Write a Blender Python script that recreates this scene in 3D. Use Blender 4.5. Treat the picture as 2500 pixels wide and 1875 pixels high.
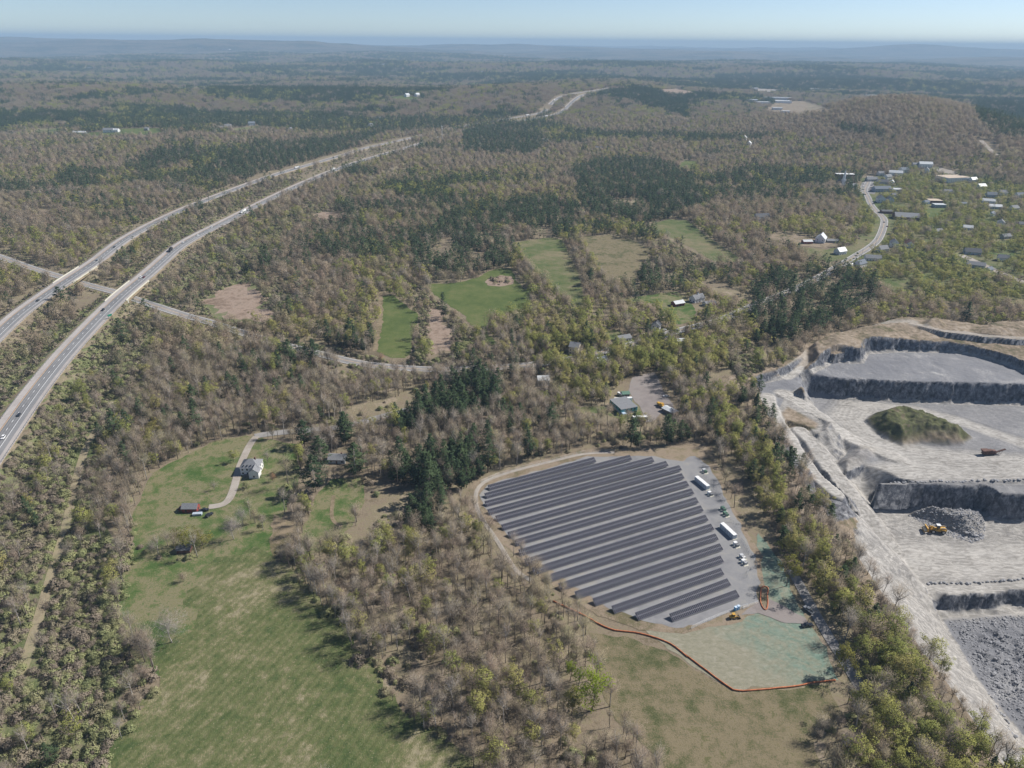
import bpy, math, random
import numpy as np
from mathutils import Matrix, Vector
from mathutils.geometry import delaunay_2d_cdt

random.seed(7)
rng = np.random.default_rng(11)
scene = bpy.context.scene
COL = scene.collection
for o in list(bpy.data.objects):
    bpy.data.objects.remove(o)

# ------------------------------------------------------------------ camera, sky, sun, exposure
CAM_H = 250.0
F_PX = 1733.0                      # focal length in pixels of the 2500 px wide photograph
PITCH = math.radians(25.75)
ROLL = math.radians(0.55)
cR = np.array([1.0, 0, 0]); cU = np.array([0, math.sin(PITCH), math.cos(PITCH)]); cF = np.array([0, math.cos(PITCH), -math.sin(PITCH)])
cR, cU = cR * math.cos(ROLL) + cU * math.sin(ROLL), -cR * math.sin(ROLL) + cU * math.cos(ROLL)
cam = bpy.data.cameras.new('camera')
cam.sensor_width = 36.0
cam.lens = 36.0 * F_PX / 2500.0
cam.clip_start = 1.0
cam.clip_end = 90000.0
cam_o = bpy.data.objects.new('camera', cam)
COL.objects.link(cam_o)
cam_o.matrix_world = Matrix(((cR[0], cU[0], -cF[0], 0), (cR[1], cU[1], -cF[1], 0), (cR[2], cU[2], -cF[2], CAM_H), (0, 0, 0, 1)))
scene.camera = cam_o

SUN_EL = math.radians(42)
SUN_AZ = math.atan2(0.946, 0.32)   # clockwise from +Y
world = bpy.data.worlds.new('World')
scene.world = world
world.use_nodes = True
wn = world.node_tree
sky = wn.nodes.new('ShaderNodeTexSky')
sky.sky_type = 'NISHITA'
sky.sun_disc = False
sky.sun_elevation = SUN_EL
sky.sun_rotation = SUN_AZ
sky.altitude = 300
sky.air_density = 0.56
sky.dust_density = 0.26
sky.ozone_density = 1.2
wn.links.new(sky.outputs[0], wn.nodes['Background'].inputs[0])
wn.nodes['Background'].inputs[1].default_value = 0.071
sun = bpy.data.lights.new('sun', 'SUN')
sun.energy = 4.0
sun.angle = math.radians(0.55)
sun.color = (1.0, 0.955, 0.89)
sun_o = bpy.data.objects.new('sun', sun)
COL.objects.link(sun_o)
sd = Vector((math.sin(SUN_AZ) * math.cos(SUN_EL), math.cos(SUN_AZ) * math.cos(SUN_EL), math.sin(SUN_EL)))
sun_o.rotation_euler = sd.to_track_quat('Z', 'Y').to_euler()
scene.view_settings.view_transform = 'Standard'
scene.view_settings.look = 'None'
scene.view_settings.gamma = 1.0
scene.view_settings.exposure = 0.74
scene.cycles.use_denoising = True
scene.cycles.max_bounces = 5
scene.cycles.diffuse_bounces = 3
scene.cycles.glossy_bounces = 2
scene.cycles.transparent_max_bounces = 8
scene.cycles.volume_bounces = 1

# ------------------------------------------------------------------ numeric helpers
def smooth(a, b, x):
    t = np.clip((np.asarray(x, float) - a) / (b - a), 0, 1)
    return t * t * (3 - 2 * t)

def _hash(ix, iy, s):
    n = (ix.astype(np.int64) * 374761393 + iy.astype(np.int64) * 668265263 + s * 1442695041) & 0x7fffffff
    n = ((n ^ (n >> 13)) * 1274126177) & 0x7fffffff
    return ((n ^ (n >> 16)) & 0xffff) / 65535.0

def vnoise(x, y, s=0):
    x = np.asarray(x, float); y = np.asarray(y, float)
    ix = np.floor(x); iy = np.floor(y); fx = x - ix; fy = y - iy
    fx = fx * fx * (3 - 2 * fx); fy = fy * fy * (3 - 2 * fy)
    a = _hash(ix, iy, s); b = _hash(ix + 1, iy, s); c = _hash(ix, iy + 1, s); d = _hash(ix + 1, iy + 1, s)
    return (a * (1 - fx) + b * fx) * (1 - fy) + (c * (1 - fx) + d * fx) * fy

def fbm(x, y, s=0, o=4):
    v = 0.0; a = 0.5; t = 0.0
    for k in range(o):
        v = v + a * vnoise(x * 2 ** k, y * 2 ** k, s + k * 17); t += a; a *= 0.5
    return v / t

def inside(poly, x, y):
    poly = np.asarray(poly, float); x = np.asarray(x, float); y = np.asarray(y, float)
    r = np.zeros(x.shape, bool)
    x0, y0 = poly[:, 0], poly[:, 1]; x1, y1 = np.roll(x0, -1), np.roll(y0, -1)
    for k in range(len(poly)):
        c = (y0[k] > y) != (y1[k] > y)
        if y1[k] != y0[k]:
            r ^= c & (x < (x1[k] - x0[k]) * (y - y0[k]) / (y1[k] - y0[k]) + x0[k])
    return r

def seg_dist(p, q, x, y):
    dx, dy = q[0] - p[0], q[1] - p[1]
    L = dx * dx + dy * dy + 1e-9
    t = np.clip(((x - p[0]) * dx + (y - p[1]) * dy) / L, 0, 1)
    return np.hypot(x - p[0] - t * dx, y - p[1] - t * dy), t

def line_dist(pts, x, y, vals=None, lim=None):
    """distance to a polyline; with lim only points that may be nearer than lim are measured"""
    x = np.asarray(x, float); y = np.asarray(y, float)
    if lim is not None and x.ndim == 1 and x.size > 200:
        best = np.full(x.shape, 1e9); bv = np.zeros(x.shape); pts = np.asarray(pts)
        for k in range(0, len(pts) - 1, 8):
            q = pts[k:k + 9]; lo, hi = q.min(0), q.max(0)
            i = np.nonzero((x > lo[0] - lim) & (x < hi[0] + lim) & (y > lo[1] - lim) & (y < hi[1] + lim))[0]
            if not len(i): continue
            r = line_dist(q, x[i], y[i], None if vals is None else vals[k:k + 9]); d = r if vals is None else r[0]
            m = d < best[i]; best[i[m]] = d[m]
            if vals is not None: bv[i[m]] = r[1][m]
        return best if vals is None else (best, bv)
    best = np.full(np.shape(x), 1e9); bv = np.zeros(np.shape(x))
    for k in range(len(pts) - 1):
        d, t = seg_dist(pts[k], pts[k + 1], x, y)
        m = d < best
        best = np.where(m, d, best)
        if vals is not None:
            bv = np.where(m, vals[k] * (1 - t) + vals[k + 1] * t, bv)
    return (best, bv) if vals is not None else best

def poly_dist(poly, x, y):
    return line_dist(list(poly) + [poly[0]], x, y)

# zoomed views of the photograph: origin and scale, used to read off where things stand
ZOOM = {'v': (0, 0, 2212 / 2500), 'a': (0, 0, 2.5918), 'b': (830, 0, 2.5918), 'c': (1650, 0, 2.5918), 'd': (0, 620, 2.5918), 'e': (830, 620, 2.5918),
        'f': (1650, 620, 2.5918), 'g': (0, 1235, 2.5918), 'h': (830, 1235, 2.5918), 'i': (1650, 1235, 2.5918), 'T': (2030, 380, 4.7064),
        'K': (1260, 680, 4.366), 'M': (420, 1060, 4.809), 'N': (1850, 1380, 5.184), 'A': (1150, 1100, 3.771), 'B': (1480, 1100, 3.771),
        'w': (1660, 1120, 9.217), 's': (1640, 1300, 6.913), 'p': (0, 0, 1)}

def PX(z, *pts):
    ox, oy, s = ZOOM[z]
    return [(ox + p[0] / s, oy + p[1] / s) for p in pts]

def ray(px, py):
    u = (np.asarray(px, float) - 1250) / F_PX; v = (np.asarray(py, float) - 937.5) / F_PX
    return [cF[k] + u * cR[k] - v * cU[k] for k in range(3)]

def project(x, y, z):
    q = [np.asarray(x, float), np.asarray(y, float), np.asarray(z, float) - CAM_H]
    f = sum(q[k] * cF[k] for k in range(3))
    return 1250 + F_PX * sum(q[k] * cR[k] for k in range(3)) / f, 937.5 - F_PX * sum(q[k] * cU[k] for k in range(3)) / f

def on_plane(pts, z):
    r = []
    for p in pts:
        d = ray(*p); t = (z - CAM_H) / d[2]
        r.append((float(d[0] * t), float(d[1] * t)))
    return r

# ------------------------------------------------------------------ terrain height
def base_height(x, y):
    x = np.asarray(x, float); y = np.asarray(y, float)
    r = np.hypot(x, y)
    w1 = smooth(750, 2400, r); w2 = smooth(3500, 11000, r); w3 = smooth(9000, 24000, r)
    z = 1.2 * np.sin(x / 95 + 0.6) * np.cos(y / 120) * smooth(150, 500, r)
    z = z + w1 * (10 * np.sin(x / 420 + 1.3) * np.cos(y / 540 + 0.4) + 6 * np.sin((x + 0.7 * y) / 300) + 26 * smooth(1300, 2600, r) * (fbm(x / 520, y / 420, 3, 3) - 0.5))
    z = z + w2 * (34 * np.sin(x / 2300 + y / 1300 + 0.5) + 26 * np.cos(x / 1500 - y / 1050) + 95 * (fbm(x / 2100, y / 1100, 9, 4) - 0.5))
    z = z + w3 * (190 * (fbm(x / 5200, y / 2600, 21, 4) - 0.42) + 25)
    def bump(cx, cy, sx, sy, h, a=0.0):
        dx, dy = x - cx, y - cy
        u, v = dx * math.cos(a) + dy * math.sin(a), -dx * math.sin(a) + dy * math.cos(a)
        return h * np.exp(-(u / sx) ** 2 - (v / sy) ** 2)
    z = z + bump(1180, 2250, 300, 560, 95, -0.12) + bump(-1300, 3500, 1900, 520, 46, 0.05) + bump(-4200, 7500, 2600, 900, 90, 0.2)
    z = z + bump(-4300, 14500, 3600, 1300, 235, 0.1) + bump(-9500, 16500, 3500, 1500, 200, 0.0) + bump(3000, 19000, 4500, 1500, 120, 0.05) + bump(12000, 21000, 5000, 1500, 150, -0.1) + bump(2500, 5200, 1700, 420, 30, 0.1) + bump(450, 4500, 520, 1000, 70, 0.0) + bump(900, 7200, 2200, 500, 38, -0.1)
    z = z - bump(300, 4900, 1500, 600, 26, 0) - bump(-1800, 5600, 2500, 600, 26, 0.1)
    return z

H1_PX = [(-220, 1400), (-120, 1250), (-70, 1175), (-20, 1103), (28.8, 1033), (50, 1002), (76.3, 965.5), (102.5, 931), (128.6, 898.5), (154, 868), (190, 828), (228, 788), (249.2, 765.7), (271.3, 744.9),
         (293.9, 722.7), (318.3, 702.4), (359.5, 668.9), (395, 637), (436, 602), (490, 571), (552, 540), (633, 498), (714, 459), (795, 424), (830, 411), (880, 394),
         (930, 379), (977, 366), (1000, 359), (1060, 340), (1100, 327), (1160, 312), (1220, 302), (1273.7, 295), (1331.6, 284.7), (1366, 275.9), (1387, 258.5), (1405, 242), (1424, 232), (1470, 222)]
H2_PX = [(-250, 1080), (-130, 940), (-60, 868), (0, 809), (46, 766.6), (96.5, 730), (146.6, 695.2), (185, 670), (231.5, 639.3), (293, 592), (347, 560), (409, 528.6), (470.7, 501.6),
         (540, 474.6), (656, 432), (733, 409), (830, 381), (888, 363), (946, 350), (1000, 338), (1080, 319), (1160, 303), (1258, 287.4), (1293, 281.7), (1327.7, 272), (1347, 250.8),
         (1370, 236), (1408.7, 227.6), (1459, 220), (1490, 214)]
U_PX = [(-200, 565), (-80, 600), (4, 628.5), (77, 654.7), (154, 678), (231.5, 701), (283.6, 713.8), (328, 730), (386, 749), (463, 774), (513, 786.7), (579, 809), (656, 832), (733, 853.4), (802.5, 868.9),
        (830, 877.7), (888, 890), (984, 899.3), (1061.5, 903.6), (1100, 903), (1177, 898.6), (1266, 894.7), (1308, 890), (1397, 877), (1461.6, 862), (1512, 848), (1546, 840), (1592, 829),
        (1638, 812), (1688, 799.6), (1760, 782), (1850, 742), (1950, 702), (2045, 652)]

def emb_of(py):
    return float(6.0 * smooth(520, 620, py))

RAY_T = np.geomspace(150, 48000, 620)
def ground_pts(pxs, lift=0.0):
    """points of the terrain seen at pixels: first crossing of each view ray with the ground"""
    pxs = np.asarray(pxs, float)
    d = ray(pxs[:, 0], pxs[:, 1]); lift = np.broadcast_to(np.asarray(lift, float), (len(pxs),))[:, None]
    T = RAY_T[None, :]
    X, Y, Z = d[0][:, None] * T, d[1][:, None] * T, CAM_H + d[2][:, None] * T
    gap = Z - (base_height(X, Y) + lift)
    k = np.where((gap < 0).any(1), np.argmax(gap < 0, axis=1), len(RAY_T) - 1); k = np.maximum(k, 1)
    i = np.arange(len(pxs)); g0, g1 = gap[i, k - 1], gap[i, k]
    f = np.clip(g0 / (g0 - g1 + 1e-9), 0, 1); t = RAY_T[k - 1] + (RAY_T[k] - RAY_T[k - 1]) * f
    x, y = d[0] * t, d[1] * t
    return np.stack([x, y, base_height(x, y) + lift[:, 0]], 1)

def spline(P, step):
    P = [np.asarray(p, float) for p in P]
    P = [2 * P[0] - P[1]] + P + [2 * P[-1] - P[-2]]
    out = []
    for k in range(1, len(P) - 2):
        a, b, c, d = P[k - 1:k + 3]
        n = max(2, int(np.linalg.norm(c - b) / step))
        for j in range(n):
            t = j / n
            out.append(0.5 * ((2 * b) + (c - a) * t + (2 * a - 5 * b + 4 * c - d) * t * t + (3 * b - a - 3 * c + d) * t ** 3))
    out.append(P[-2])
    return out

def smooth_path(Q, n=6):
    Q = np.array(Q)
    for _ in range(n):
        Q[1:-1] = 0.25 * Q[:-2] + 0.5 * Q[1:-1] + 0.25 * Q[2:]
    return Q

def raised_path(pxs, step=7):
    return smooth_path(spline(list(ground_pts(pxs, np.array([emb_of(p[1]) for p in pxs]))), step), 10)

H1 = raised_path(H1_PX); H2 = raised_path(H2_PX)
U = smooth_path(spline(list(ground_pts(U_PX)), 7), 6)
H1e = np.maximum(0, H1[:, 2] - base_height(H1[:, 0], H1[:, 1])); H2e = np.maximum(0, H2[:, 2] - base_height(H2[:, 0], H2[:, 1]))

def height(x, y):
    x = np.asarray(x, float); y = np.asarray(y, float)
    z = base_height(x, y)
    near = (x < -180) & (np.hypot(x, y) < 1500)
    if np.any(near):
        xs, ys = x[near], y[near]
        du = line_dist(U[::3], xs, ys, None, 40)
        gap = np.clip((du - 9.5) / 8, 0, 1)
        e = 0
        for P, h in ((H1, H1e), (H2, H2e)):
            d, hv = line_dist(P[::3], xs, ys, h[::3], 40)
            e = np.maximum(e, hv * np.clip(1 - (d - 13) / 11, 0, 1))
        z = z.copy() if z.shape else z
        z[near] = z[near] + e * gap
    return z

def H0(x, y):
    return float(height(np.array([x]), np.array([y]))[0])

def G(px, py):
    p = ground_pts([(px, py)])[0]
    return np.array([p[0], p[1], H0(p[0], p[1])])

# ------------------------------------------------------------------ object helpers
def meta(o, label=None, cat=None, group=None, kind=None):
    if label: o['label'] = label
    if cat: o['category'] = cat
    if group: o['group'] = group
    if kind: o['kind'] = kind
    return o

class MB:
    def __init__(s):
        s.v = []; s.f = []; s.m = []
    def quad(s, a, b, c, d, m=0):
        n = len(s.v); s.v += [tuple(a), tuple(b), tuple(c), tuple(d)]; s.f.append((n, n + 1, n + 2, n + 3)); s.m.append(m)
    def tri(s, a, b, c, m=0):
        n = len(s.v); s.v += [tuple(a), tuple(b), tuple(c)]; s.f.append((n, n + 1, n + 2)); s.m.append(m)
    def poly(s, pts, m=0):
        n = len(s.v); s.v += [tuple(p) for p in pts]; s.f.append(tuple(range(n, n + len(pts)))); s.m.append(m)
    def hexa(s, b, t, m=0):
        n = len(s.v); s.v += [tuple(p) for p in b] + [tuple(p) for p in t]; k = len(b)
        s.f.append(tuple(range(n + k - 1, n - 1, -1))); s.f.append(tuple(range(n + k, n + 2 * k))); s.m += [m, m]
        for i in range(k):
            j = (i + 1) % k
            s.f.append((n + i, n + j, n + k + j, n + k + i)); s.m.append(m)
    def box(s, x0, x1, y0, y1, z0, z1, m=0, tx=0, ty=0):
        s.hexa([(x0, y0, z0), (x1, y0, z0), (x1, y1, z0), (x0, y1, z0)], [(x0 + tx, y0 + ty, z1), (x1 - tx, y0 + ty, z1), (x1 - tx, y1 - ty, z1), (x0 + tx, y1 - ty, z1)], m)
    def tube(s, pts, rad, k=5, m=0, cap=True):
        pts = [np.asarray(p, float) for p in pts]; n = len(s.v)
        for i, p in enumerate(pts):
            d = pts[min(i + 1, len(pts) - 1)] - pts[max(i - 1, 0)]; d = d / (np.linalg.norm(d) + 1e-9)
            a = np.cross(d, (0, 0, 1) if abs(d[2]) < 0.9 else (1, 0, 0)); a /= np.linalg.norm(a); b = np.cross(d, a)
            r = rad[i] if hasattr(rad, '__len__') else rad
            for j in range(k):
                t = 2 * math.pi * j / k
                s.v.append(tuple(p + r * (a * math.cos(t) + b * math.sin(t))))
        for i in range(len(pts) - 1):
            for j in range(k):
                q = (j + 1) % k
                s.f.append((n + i * k + j, n + i * k + q, n + (i + 1) * k + q, n + (i + 1) * k + j)); s.m.append(m)
        if cap:
            e = n + (len(pts) - 1) * k
            s.f.append(tuple(range(n + k - 1, n - 1, -1))); s.f.append(tuple(range(e, e + k))); s.m += [m, m]
    def mesh(s, name, mats, smoothed=False):
        me = bpy.data.meshes.new(name)
        me.from_pydata(s.v, [], s.f)
        for m in (mats if isinstance(mats, (list, tuple)) else [mats]):
            me.materials.append(m)
        if len(me.materials) > 1:
            me.polygons.foreach_set('material_index', s.m)
        if smoothed:
            me.polygons.foreach_set('use_smooth', [True] * len(me.polygons))
        me.update()
        return me
    def build(s, name, mats, parent=None, smoothed=False):
        return link(name, s.mesh(name, mats, smoothed), parent)

def link(name, me, parent=None):
    o = bpy.data.objects.new(name, me)
    COL.objects.link(o)
    if parent is not None:
        o.parent = parent
    return o

def empty(name, loc, rz=0.0, label=None, cat=None, group=None):
    o = link(name, None)
    o.location = loc; o.rotation_euler = (0, 0, rz)
    return meta(o, label, cat, group)

def np_mesh(name, V, F, mat, smoothed=False):
    me = bpy.data.meshes.new(name)
    V = np.asarray(V, np.float32); F = np.asarray(F, np.int32)
    me.vertices.add(len(V)); me.vertices.foreach_set('co', V.ravel())
    k = F.shape[1]
    me.loops.add(F.size); me.loops.foreach_set('vertex_index', F.ravel())
    me.polygons.add(len(F)); me.polygons.foreach_set('loop_start', np.arange(0, F.size, k, dtype=np.int32))
    if smoothed:
        me.polygons.foreach_set('use_smooth', np.ones(len(F), bool))
    me.update(calc_edges=True)
    for m in (mat if isinstance(mat, (list, tuple)) else [mat]):
        me.materials.append(m)
    return me

# ------------------------------------------------------------------ materials
class NT:
    def __init__(s, name, rough=0.9, spec=0.2):
        s.mat = bpy.data.materials.new(name); s.mat.use_nodes = True
        s.t = s.mat.node_tree; s.b = s.t.nodes['Principled BSDF']
        s.b.inputs['Roughness'].default_value = rough
        s.b.inputs['Specular IOR Level'].default_value = spec
        s.co = None
    def n(s, kind, **kw):
        x = s.t.nodes.new(kind)
        for k, v in kw.items(): setattr(x, k, v)
        return x
    def l(s, a, b):
        s.t.links.new(a, b)
    def pos(s):
        if s.co is None:
            s.co = s.n('ShaderNodeNewGeometry').outputs['Position']
        return s.co
    def noise(s, scale, detail=3, rough=0.55, vec=None, stretch=None, rot=0.0, dist=0.0):
        v = vec or s.pos()
        if stretch:
            mp = s.n('ShaderNodeMapping'); mp.inputs['Scale'].default_value = stretch; mp.inputs['Rotation'].default_value = (0, 0, rot)
            s.l(v, mp.inputs[0]); v = mp.outputs[0]
        x = s.n('ShaderNodeTexNoise'); x.inputs['Scale'].default_value = scale; x.inputs['Detail'].default_value = detail
        x.inputs['Roughness'].default_value = rough; x.inputs['Distortion'].default_value = dist
        s.l(v, x.inputs['Vector'])
        return x.outputs['Fac']
    def ramp(s, fac, stops):
        r = s.n('ShaderNodeValToRGB'); e = r.color_ramp.elements
        while len(e) < len(stops): e.new(0.5)
        for q, (p, c) in zip(e, stops):
            q.position = p; q.color = (*c, 1) if not isinstance(c, (int, float)) else (c, c, c, 1)
        s.l(fac, r.inputs[0])
        return r.outputs[0]
    def mix(s, fac, a, b, mode='MIX'):
        m = s.n('ShaderNodeMix', data_type='RGBA', blend_type=mode)
        for v, i in ((fac, 0), (a, 6), (b, 7)):
            if isinstance(v, (int, float)): m.inputs[i].default_value = v
            elif isinstance(v, tuple): m.inputs[i].default_value = (*v, 1)
            else: s.l(v, m.inputs[i])
        return m.outputs[2]
    def math(s, op, a, b=0.0, c=0.0):
        m = s.n('ShaderNodeMath', operation=op)
        for i, v in enumerate((a, b, c)):
            if isinstance(v, (int, float)): m.inputs[i].default_value = v
            else: s.l(v, m.inputs[i])
        return m.outputs[0]
    def bump(s, h, strength=0.5, dist=0.3):
        b = s.n('ShaderNodeBump'); b.inputs['Strength'].default_value = strength; b.inputs['Distance'].default_value = dist
        s.l(h, b.inputs['Height']); s.l(b.outputs[0], s.b.inputs['Normal'])
    def out(s, col):
        if isinstance(col, tuple): s.b.inputs['Base Color'].default_value = (*col, 1)
        else: s.l(col, s.b.inputs['Base Color'])
        return s.mat

def plain(name, c, rough=0.7, metal=0.0, var=0.12, scale=0.8, spec=0.3):
    m = NT(name, rough, spec)
    m.b.inputs['Metallic'].default_value = metal
    d = tuple(v * (1 - var) for v in c); e = tuple(min(1, v * (1 + var)) for v in c)
    return m.out(m.ramp(m.noise(scale, 3), [(0.3, d), (0.7, e)]))

def earth(name, cols, scales=(0.02, 0.15, 1.2), bump=0.5, stretch=None, rot=0.0):
    """ground cover: three noise layers over a ramp of real ground colours"""
    m = NT(name, 0.95, 0.1)
    a = m.noise(scales[0], 4, 0.6, dist=0.6); b = m.noise(scales[1], 4, 0.65); c = m.noise(scales[2], 3, 0.7, stretch=stretch, rot=rot)
    f = m.math('ADD', m.math('MULTIPLY', a, 0.42), m.math('ADD', m.math('MULTIPLY', b, 0.33), m.math('MULTIPLY', c, 0.25)))
    n = len(cols)
    col = m.ramp(f, [(0.42 + 0.17 * k / (n - 1), cols[k]) for k in range(n)])
    m.bump(c, bump, 0.4)
    return m.out(col)

MAT = {}
MAT['floor'] = earth('forest_floor', [(0.10, 0.075, 0.05), (0.19, 0.14, 0.095), (0.15, 0.13, 0.075), (0.25, 0.19, 0.13)], (0.012, 0.08, 0.7), 0.6)
MAT['hay'] = earth('hay_field_grass', [(0.060, 0.086, 0.030), (0.09, 0.108, 0.042), (0.115, 0.125, 0.053), (0.165, 0.155, 0.082), (0.25, 0.22, 0.14)], (0.022, 0.2, 2.2), 0.5, (1.0, 0.55, 1), 0.9)
def mow_lines(mat, rot, scale, depth):
    t = mat.node_tree; b = t.nodes['Principled BSDF']; src = b.inputs['Base Color'].links[0].from_socket
    g = t.nodes.new('ShaderNodeNewGeometry'); mp = t.nodes.new('ShaderNodeMapping'); mp.inputs['Rotation'].default_value = (0, 0, rot)
    w = t.nodes.new('ShaderNodeTexWave'); w.inputs['Scale'].default_value = scale; w.inputs['Distortion'].default_value = 1.6; w.inputs['Detail'].default_value = 3; w.inputs['Detail Scale'].default_value = 2.0
    r = t.nodes.new('ShaderNodeMapRange'); r.inputs[3].default_value = 1 - depth; r.inputs[4].default_value = 1 + depth
    m = t.nodes.new('ShaderNodeMix'); m.data_type = 'RGBA'; m.blend_type = 'MULTIPLY'; m.inputs[0].default_value = 1.0
    fl = t.nodes.new('ShaderNodeTexNoise'); fl.inputs['Scale'].default_value = 0.9; fl.inputs['Detail'].default_value = 4; fl.inputs['Roughness'].default_value = 0.75
    fr = t.nodes.new('ShaderNodeValToRGB'); fr.color_ramp.elements[0].position = 0.60; fr.color_ramp.elements[0].color = (0, 0, 0, 1); fr.color_ramp.elements[1].position = 0.66
    m2 = t.nodes.new('ShaderNodeMix'); m2.data_type = 'RGBA'; m2.inputs[7].default_value = (0.34, 0.29, 0.19, 1)
    k = t.nodes.new('ShaderNodeMath'); k.operation = 'MULTIPLY'; k.inputs[1].default_value = 0.55
    L = t.links.new
    L(g.outputs['Position'], mp.inputs[0]); L(mp.outputs[0], w.inputs[0]); L(w.outputs['Fac'], r.inputs[0]); L(src, m.inputs[6]); L(r.outputs[0], m.inputs[7])
    L(g.outputs['Position'], fl.inputs[0]); L(fl.outputs['Fac'], fr.inputs[0]); L(fr.outputs[0], k.inputs[0]); L(k.outputs[0], m2.inputs[0]); L(m.outputs[2], m2.inputs[6]); L(m2.outputs[2], b.inputs['Base Color'])
mow_lines(MAT['hay'], 0.42, 0.09, 0.10)
MAT['lawn'] = earth('lawn_grass', [(0.055, 0.098, 0.026), (0.088, 0.122, 0.042), (0.14, 0.145, 0.066), (0.21, 0.18, 0.11), (0.095, 0.122, 0.045)], (0.035, 0.13, 1.3), 0.4)
MAT['crop'] = earth('green_crop', [(0.07, 0.098, 0.03), (0.088, 0.116, 0.036), (0.108, 0.13, 0.044), (0.135, 0.14, 0.058)], (0.02, 0.1, 0.8), 0.3)
MAT['pasture'] = earth('pasture_grass', [(0.075, 0.105, 0.036), (0.115, 0.13, 0.054), (0.15, 0.145, 0.075), (0.20, 0.17, 0.10)], (0.013, 0.08, 0.8), 0.4)
MAT['meadow'] = earth('rough_meadow', [(0.07, 0.08, 0.034), (0.115, 0.112, 0.056), (0.165, 0.14, 0.084), (0.215, 0.175, 0.112), (0.115, 0.112, 0.052)], (0.025, 0.16, 1.5), 0.7)
MAT['straw'] = earth('dry_straw_ground', [(0.12, 0.105, 0.055), (0.20, 0.16, 0.105), (0.26, 0.205, 0.14), (0.165, 0.14, 0.08)], (0.03, 0.2, 1.4), 0.6)
MAT['reed'] = earth('dead_reeds', [(0.17, 0.125, 0.09), (0.26, 0.195, 0.15), (0.31, 0.24, 0.19), (0.20, 0.15, 0.11)], (0.03, 0.2, 1.4), 0.6)
MAT['gravel'] = earth('grey_gravel', [(0.185, 0.184, 0.192), (0.22, 0.218, 0.222), (0.245, 0.242, 0.242), (0.28, 0.268, 0.245)], (0.02, 0.15, 2.0), 0.3)
MAT['margin'] = earth('bare_tan_earth', [(0.13, 0.115, 0.065), (0.215, 0.17, 0.12), (0.27, 0.215, 0.16), (0.19, 0.16, 0.10)], (0.03, 0.18, 1.3), 0.5)
MAT['scrubfloor'] = earth('scrub_floor', [(0.09, 0.11, 0.045), (0.135, 0.15, 0.068), (0.165, 0.165, 0.09), (0.20, 0.17, 0.115)], (0.03, 0.2, 1.2), 0.6)
MAT['track'] = earth('dirt_track', [(0.22, 0.18, 0.12), (0.29, 0.245, 0.165), (0.25, 0.23, 0.13)], (0.05, 0.25, 1.5), 0.4)
MAT['asphalt'] = earth('grey_asphalt', [(0.19, 0.19, 0.195), (0.215, 0.214, 0.216), (0.235, 0.232, 0.232)], (0.02, 0.1, 0.9), 0.1)
MAT['wornlane'] = earth('worn_wheel_path', [(0.145, 0.145, 0.15), (0.17, 0.17, 0.173), (0.20, 0.198, 0.20)], (0.02, 0.1, 0.9), 0.1)
MAT['shoulder'] = earth('pale_concrete_shoulder', [(0.33, 0.30, 0.285), (0.37, 0.34, 0.32), (0.40, 0.37, 0.35)], (0.03, 0.2, 1.2), 0.1)
MAT['oldroad'] = earth('worn_road', [(0.21, 0.202, 0.198), (0.25, 0.24, 0.232), (0.28, 0.268, 0.258)], (0.03, 0.2, 1.2), 0.1)
MAT['drive'] = earth('pale_gravel_drive', [(0.29, 0.255, 0.22), (0.335, 0.30, 0.26), (0.375, 0.34, 0.30)], (0.05, 0.25, 1.5), 0.2)
MAT['yard'] = earth('pinkish_gravel_yard', [(0.21, 0.185, 0.175), (0.255, 0.225, 0.21), (0.23, 0.22, 0.21)], (0.03, 0.2, 1.5), 0.2)
def seed_material():
    m = NT('hydroseeded_slope', 0.95, 0.1)
    a = m.noise(0.022, 4, 0.6, dist=0.8); b = m.noise(0.35, 4, 0.65, stretch=(1, 1.8, 1), rot=0.6, dist=1.0); c = m.noise(1.6, 3)
    tan = m.ramp(b, [(0.3, (0.19, 0.185, 0.13)), (0.55, (0.25, 0.235, 0.175)), (0.75, (0.31, 0.29, 0.235))])
    grn = m.ramp(b, [(0.3, (0.105, 0.16, 0.125)), (0.6, (0.165, 0.23, 0.185)), (0.8, (0.25, 0.32, 0.265))])
    # the green dye lies where it was sprayed last: beside the track
    sep = m.n('ShaderNodeSeparateXYZ'); m.l(m.pos(), sep.inputs[0])
    e = m.math('ADD', m.math('MULTIPLY', m.math('SUBTRACT', sep.outputs[0], 112.0), 0.03), m.math('ADD', m.math('MULTIPLY', m.math('SUBTRACT', sep.outputs[1], 222.0), 0.016), m.math('MULTIPLY', m.math('SUBTRACT', a, 0.5), 3.0)))
    f = m.math('MULTIPLY', m.ramp(e, [(0.0, 0.0), (0.9, 1.0)]), m.ramp(m.noise(0.12, 5, 0.7, dist=1.5), [(0.36, 0.15), (0.6, 1.0)]))
    m.bump(c, 0.4, 0.3)
    return m.out(m.mix(f, tan, grn))
MAT['seed'] = seed_material()
MAT['white_line'] = plain('white_road_paint', (0.75, 0.75, 0.74), 0.6)
MAT['yellow_line'] = plain('yellow_road_paint', (0.60, 0.40, 0.20), 0.6)
MAT['rust_line'] = plain('brown_joint', (0.28, 0.17, 0.11), 0.8)
MAT['galv'] = plain('galvanised_steel', (0.42, 0.43, 0.44), 0.45, 0.6)
MAT['concrete'] = plain('pale_concrete', (0.52, 0.50, 0.42), 0.85)
MAT['girder'] = plain('cream_girder_paint', (0.55, 0.55, 0.36), 0.6)
MAT['dark'] = plain('dark_rubber', (0.025, 0.025, 0.027), 0.7)
MAT['glass'] = plain('dark_glass', (0.03, 0.035, 0.045), 0.12, 0.0, 0.1, 1.0, 0.6)
MAT['white'] = plain('white_paint', (0.74, 0.74, 0.73), 0.5)
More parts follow.
